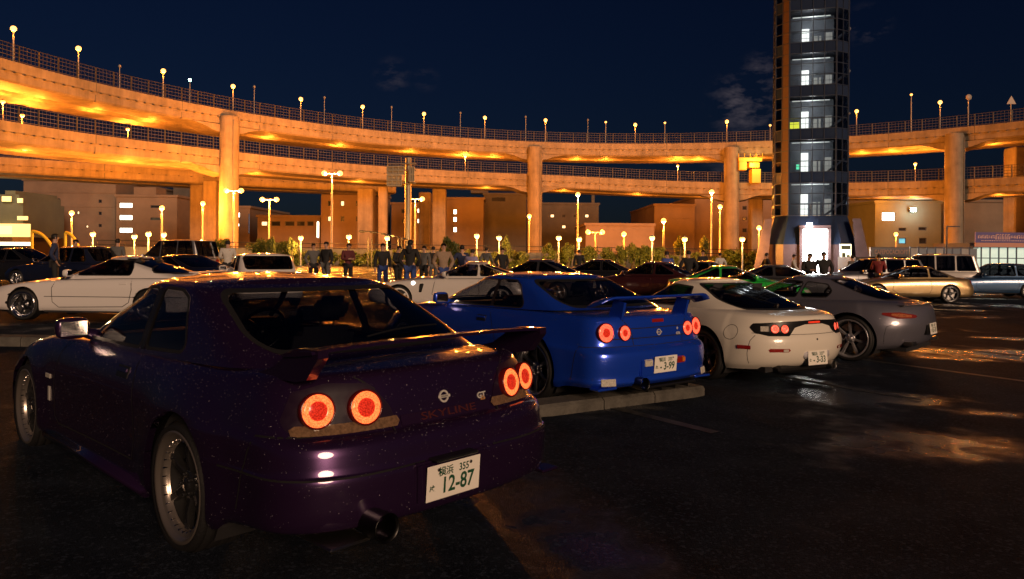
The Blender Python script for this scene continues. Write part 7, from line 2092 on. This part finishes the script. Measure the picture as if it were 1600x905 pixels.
def figure(kind, hood=False):
    if (kind, hood) in FIG: return FIG[kind, hood]
    J = pose(kind)
    nd, ed = {}, []
    def add(k, p, r, par=None):
        nd[k] = (tuple(p), r)
        if par: ed.append((par, k))
    add('pel', J['pel'], (.125, .10)); add('spn', J['spn'], (.115, .09), 'pel'); add('chs', J['chs'], (.135, .095), 'spn'); add('nck', J['nck'], .052, 'chs'); add('hd0', J['hd0'], (.066, .072), 'nck'); add('hd1', J['hd1'], (.070, .085), 'hd0')
    for n in 'lr':
        s = 1 if n == 'l' else -1
        add('hip' + n, J['hip' + n], .088, 'pel'); add('kne' + n, J['kne' + n], .056, 'hip' + n); add('ank' + n, J['ank' + n], .038, 'kne' + n); add('toe' + n, J['toe' + n], .035, 'ank' + n)
        add('sho' + n, J['sho' + n], .058, 'chs'); add('elb' + n, J['elb' + n], .040, 'sho' + n); add('wri' + n, J['wri' + n], .028, 'elb' + n)
        d = (J['wri' + n] - J['elb' + n]).normalized(); sd = d.cross(Vector((0, 1, 0))); sd = sd.normalized() if sd.length > .1 else Vector((1, 0, 0))
        pm = J['wri' + n] + d * .07; add('plm' + n, pm, (.034, .018), 'wri' + n)
        for f, (off, ln) in enumerate(((-.026, .075), (-.009, .088), (.009, .083), (.026, .066))):
            b = pm + d * .02 + sd * off; add('f%d%s' % (f, n), b + d * .035, .0095, 'plm' + n); add('g%d%s' % (f, n), b + d * ln * .8 + Vector((0, -.018, 0)), .008, 'f%d%s' % (f, n))
        t0 = J['wri' + n] + d * .03 + sd * -.034 * s; add('t0' + n, t0 + Vector((0, -.015, 0)), .011, 'wri' + n); add('t1' + n, t0 + d * .045 + Vector((0, -.03, 0)), .009, 't0' + n)
    body = skin_graph('body', nd, ed, 1)
    # face: nose, brow, eyes, mouth, ears as shaped pieces of one mesh laid on the head
    fc = MB(); c = (J['hd0'] + J['hd1']) / 2
    fwd = Vector((0, -1, -.1 if kind != 1 else -.35)).normalized()
    def hp(x, z, y=-.082): return c + Vector((x, y, z))
    fc.add([hp(-.012, -.02), hp(.012, -.02), hp(0, .022), hp(0, -.018, -.108)], [(0, 3, 2), (3, 1, 2), (0, 1, 3)])
    for s in (1, -1):
        bm = bmesh.new(); bmesh.ops.create_uvsphere(bm, u_segments=8, v_segments=6, radius=1); fc.bm(bm, 1, Matrix.Translation(hp(s * .028, .022, -.074)) @ Matrix.Diagonal((.012, .006, .006, 1)), True)
        bm = bmesh.new(); bmesh.ops.create_uvsphere(bm, u_segments=8, v_segments=6, radius=1); fc.bm(bm, 0, Matrix.Translation(hp(s * .076, .0, .0)) @ Matrix.Diagonal((.012, .02, .032, 1)), True)
    bm = bmesh.new(); bmesh.ops.create_uvsphere(bm, u_segments=8, v_segments=6, radius=1); fc.bm(bm, 2, Matrix.Translation(hp(0, -.046, -.074)) @ Matrix.Diagonal((.022, .006, .006, 1)), True)
    face = fc.mesh('face')
    def cloth(name, keys, edges, grow, extra=None):
        n2 = {k: (nd[k][0], tuple(r + grow for r in (nd[k][1] if isinstance(nd[k][1], tuple) else (nd[k][1],) * 2))) for k in keys}
        return skin_graph(name, n2, edges, 1)
    J2 = J
    nd['cuf' + 'l'] = (tuple(J['elbl'].lerp(J['wril'], .93)), .034); nd['cufr'] = (tuple(J['elbr'].lerp(J['wrir'], .93)), .034)
    nd['hem'] = ((0, 0, .86), (.135, .115)); nd['col'] = (tuple(J['chs'].lerp(J['nck'], .75)), .06)
    jk = cloth('jacket', ['hem', 'pel', 'spn', 'chs', 'col', 'shol', 'elbl', 'cufl', 'shor', 'elbr', 'cufr'], [('hem', 'pel'), ('pel', 'spn'), ('spn', 'chs'), ('chs', 'col'), ('chs', 'shol'), ('shol', 'elbl'), ('elbl', 'cufl'), ('chs', 'shor'), ('shor', 'elbr'), ('elbr', 'cufr')], .022)
    for n in 'lr': nd['cfl' + n] = (tuple(J['kne' + n].lerp(J['ank' + n], .9)), .050)
    tr = cloth('trousers', ['pel', 'hipl', 'knel', 'cfll', 'hipr', 'kner', 'cflr'], [('pel', 'hipl'), ('hipl', 'knel'), ('knel', 'cfll'), ('pel', 'hipr'), ('hipr', 'kner'), ('kner', 'cflr')], .014)
    sh = MB()
    for n in 'lr':
        a, b = J['ank' + n], J['toe' + n]; sh.tube([a + Vector((0, .05, -.045)), a + Vector((0, 0, -.035)), a.lerp(b, .6) + Vector((0, 0, -.01)), b + Vector((0, -.04, .005))], [.03, .052, .046, .03], 10)
    shoes = sh.mesh('shoes')
    hm = MB(); bm = bmesh.new(); bmesh.ops.create_uvsphere(bm, u_segments=18, v_segments=12, radius=1)
    rg = random.Random(kind)
    for v in list(bm.verts):
        v.co *= 1 + rg.uniform(-.03, .05)
        v.co = Vector((v.co.x * .086, v.co.y * .102, v.co.z * .088))
    dl = [f for f in bm.faces if f.calc_center_median().y < -.045 and f.calc_center_median().z < .035 or f.calc_center_median().z < -.062]
    bmesh.ops.delete(bm, geom=dl, context='FACES')
    hm.bm(bm, 0, Matrix.Translation(J['hd1'] + Vector((0, .012, -.018))), True); hair = hm.mesh('hair')
    hood_me = None
    if hood:
        h2 = MB(); h2.tube([J['chs'] + Vector((0, .10, .02)), J['nck'] + Vector((0, .11, .02)), J['nck'] + Vector((0, .07, .09))], [.06, .09, .05], 12); hood_me = h2.mesh('hood')
    FIG[kind, hood] = (body, face, jk, tr, shoes, hair, hood_me)
    return FIG[kind, hood]
def objmat(o, m):
    o.material_slots[0].link = 'OBJECT'; o.material_slots[0].material = m
def person(label, X, Y, rz, kind, jacket, trousers, hair=HAIRM, scale=1.0, hood=False, skin=SKIN):
    body, face, jk, tr, shoes, hr, hd = figure(kind, hood)
    root = empty('person', (X, Y, ground_z(X)), R(rz)); root.scale = (scale,) * 3
    tag(root, label, 'person', 'people in the lot')
    def put(nm, me, m, par=root):
        if not me.materials: me.materials.append(m)
        o = link(nm, me, None, par); objmat(o, m); return o
    b = put('body', body, skin)
    if not face.materials:
        for m in (SKIN, HAIRM, mat('lips', (.3, .12, .1), .5)): face.materials.append(m)
    link('face', face, None, b)['kind'] = 'stuff'
    put('jacket', jk, jacket); put('trousers', tr, trousers); put('shoes', shoes, SHOE); put('hair', hr, hair)
    if hd: put('hood', hd, jacket)
    return root
def cl(n, c): return mat('cloth ' + n, c, .85, noise=.15, nscale=20)
BK, NV, TAN, GR, RD, WH, DN, BL2, PR = cl('black', (.015, .015, .017)), cl('navy', (.02, .03, .08)), cl('tan', (.28, .20, .14)), cl('grey', (.10, .10, .10)), cl('red', (.22, .03, .03)), cl('white', (.5, .48, .45)), cl('denim', (.03, .06, .22)), cl('blue', (.04, .07, .30)), cl('lilac', (.28, .26, .45))
def at(xp, Y): return px(xp, 395, Y).x
# (label, photo column, distance, turn, pose, jacket, trousers, scale)
PEOPLE = [
    ('tall person in black jacket and jeans seen from behind, biggest of the standing group', 641, 22.5, 170, 4, BK, DN, 1.06, True),
    ('person in open tan jacket over dark shirt, facing the camera', 693, 22.8, 10, 4, TAN, DN, 1.02, False),
    ('person in dark top and jeans left of the tall one in black', 598, 24.5, 20, 0, BK, DN, 1.0, False),
    ('person in navy jacket just right of the one in tan', 722, 24.5, 200, 2, NV, BK, 1.0, False),
    ('person in lilac top bending over a phone beside the one in navy', 737, 23.5, 150, 1, PR, NV, .93, False),
    ('small dark figure alone, right of the standing group', 785, 30, 30, 4, BK, BK, .98, False),
    ('dark figure between the gantry mast and the tall person', 622, 27, 60, 1, BK, BK, .97, False),
    ('dark figure behind the tall person in black', 663, 28, 330, 0, GR, BK, .98, False),
    ('dark figure half hidden left of the one in tan', 677, 30, 190, 4, BK, GR, .98, False),
    ('grey clad person, leftmost of three below the tallest twin lamp', 490, 27, 20, 4, GR, BK, .98, False),
    ('person in dark coat, middle of three below the tallest twin lamp', 510, 26.5, 330, 0, BK, GR, 1.02, False),
    ('person in maroon top, rightmost of three below the tallest twin lamp', 544, 27, 40, 1, cl('maroon', (.10, .02, .025)), BK, 1.0, False),
    ('person in dark blue jacket at the left edge beside a dark car', 86, 21.5, 120, 4, NV, BK, 1.04, False),
    ('person in black behind the roof of the white wedge coupe', 117, 26, 60, 1, BK, BK, .98, False),
    ('person in pale shirt standing beyond the black coupe', 356, 24.5, 200, 1, WH, BK, 1.0, False),
    ('dark figure by the minivan at the far left', 184, 26, 180, 0, GR, BK, 1.0, False),
    ('slimmer person in black silhouetted in the bright doorway, left one', 1264, 24.6, 15, 1, BK, BK, .99, False),
    ('broad person in black silhouetted in the bright doorway, right one', 1287, 24.6, 350, 4, BK, BK, 1.02, False),
    ('pale clad person walking left of the bright doorway', 1241, 33, 60, 3, WH, GR, .98, False),
    ('person in dark clothes in front of the lit notice stand', 1332, 33, 200, 0, GR, BK, .98, False),
    ('person in red top beside the silver estate car', 1373, 29.2, 150, 1, RD, BK, 1.0, False),
    ('person in blue jacket left of the green coupe', 1043, 26.6, 200, 1, BL2, BK, .98, False),
    ('dark figure immediately left of the green coupe', 1076, 26.4, 170, 4, BK, BK, 1.0, False),
    ('dark figure behind the green coupe near the bright bush', 1098, 34, 20, 0, BK, BK, 1.05, False),
    ('pale figure behind the green coupe near the bright bush', 1125, 36, 200, 4, WH, BK, 1.0, False),
    ('dark walking figure left of the tower base', 1198, 34, 90, 3, BK, BK, 1.0, False),
    ('dark figure before the lit shrubs', 905, 36, 180, 0, BK, BK, 1.0, False),
    ('dark figure by the hedge, left of the lone small one', 760, 34, 150, 3, GR, BK, 1.0, False),
]
for (lab, xp, Y, rz, k, j, t, sc, hd) in PEOPLE:
    person(lab, at(xp, Y), Y, rz, k, j, t, scale=sc, hood=hd)

# ------------------------------------------------------------------ loose pieces of one part become parts of their own
def loosen():
    names = ('wheel_liner', 'window_seal', 'panel_gap', 'underfloor', 'wing_support', 'quarter_window', 'door_window', 'cabin_floor', 'dashboard', 'rail', 'rear_wall', 'stone_base', 'door_surround', 'block', 'arm', 'printed_blocks')
    done = {}
    for o in list(bpy.data.objects):
        if o.type != 'MESH' or o.name.split('.')[0] not in names or o.get('kind'): continue
        me = o.data; n = len(me.vertices)
        par = list(range(n))
        def find(a):
            while par[a] != a: par[a] = par[par[a]]; a = par[a]
            return a
        for e in me.edges:
            a, b = find(e.vertices[0]), find(e.vertices[1])
            if a != b: par[a] = b
        comp = {}
        for p in me.polygons: comp.setdefault(find(p.vertices[0]), []).append(p.index)
        if len(comp) < 2 or len(comp) > 40: continue
        nrm = [tuple(v.normal) for v in me.vertices]
        base = o.name.split('.')[0]
        for pol in comp.values():
            used = sorted({v for i in pol for v in me.polygons[i].vertices}); mp = {v: i for i, v in enumerate(used)}
            m2 = bpy.data.meshes.new(base); m2.from_pydata([tuple(me.vertices[v].co) for v in used], [], [tuple(mp[v] for v in me.polygons[i].vertices) for i in pol]); m2.update()
            m2.polygons.foreach_set('use_smooth', [me.polygons[i].use_smooth for i in pol])
            for mm in me.materials: m2.materials.append(mm)
            c = link(base, m2, None, o.parent, o.location, o.rotation_euler)
            c.matrix_parent_inverse = o.matrix_parent_inverse
        for ch in list(o.children): ch.parent = o.parent
        bpy.data.objects.remove(o)
loosen()
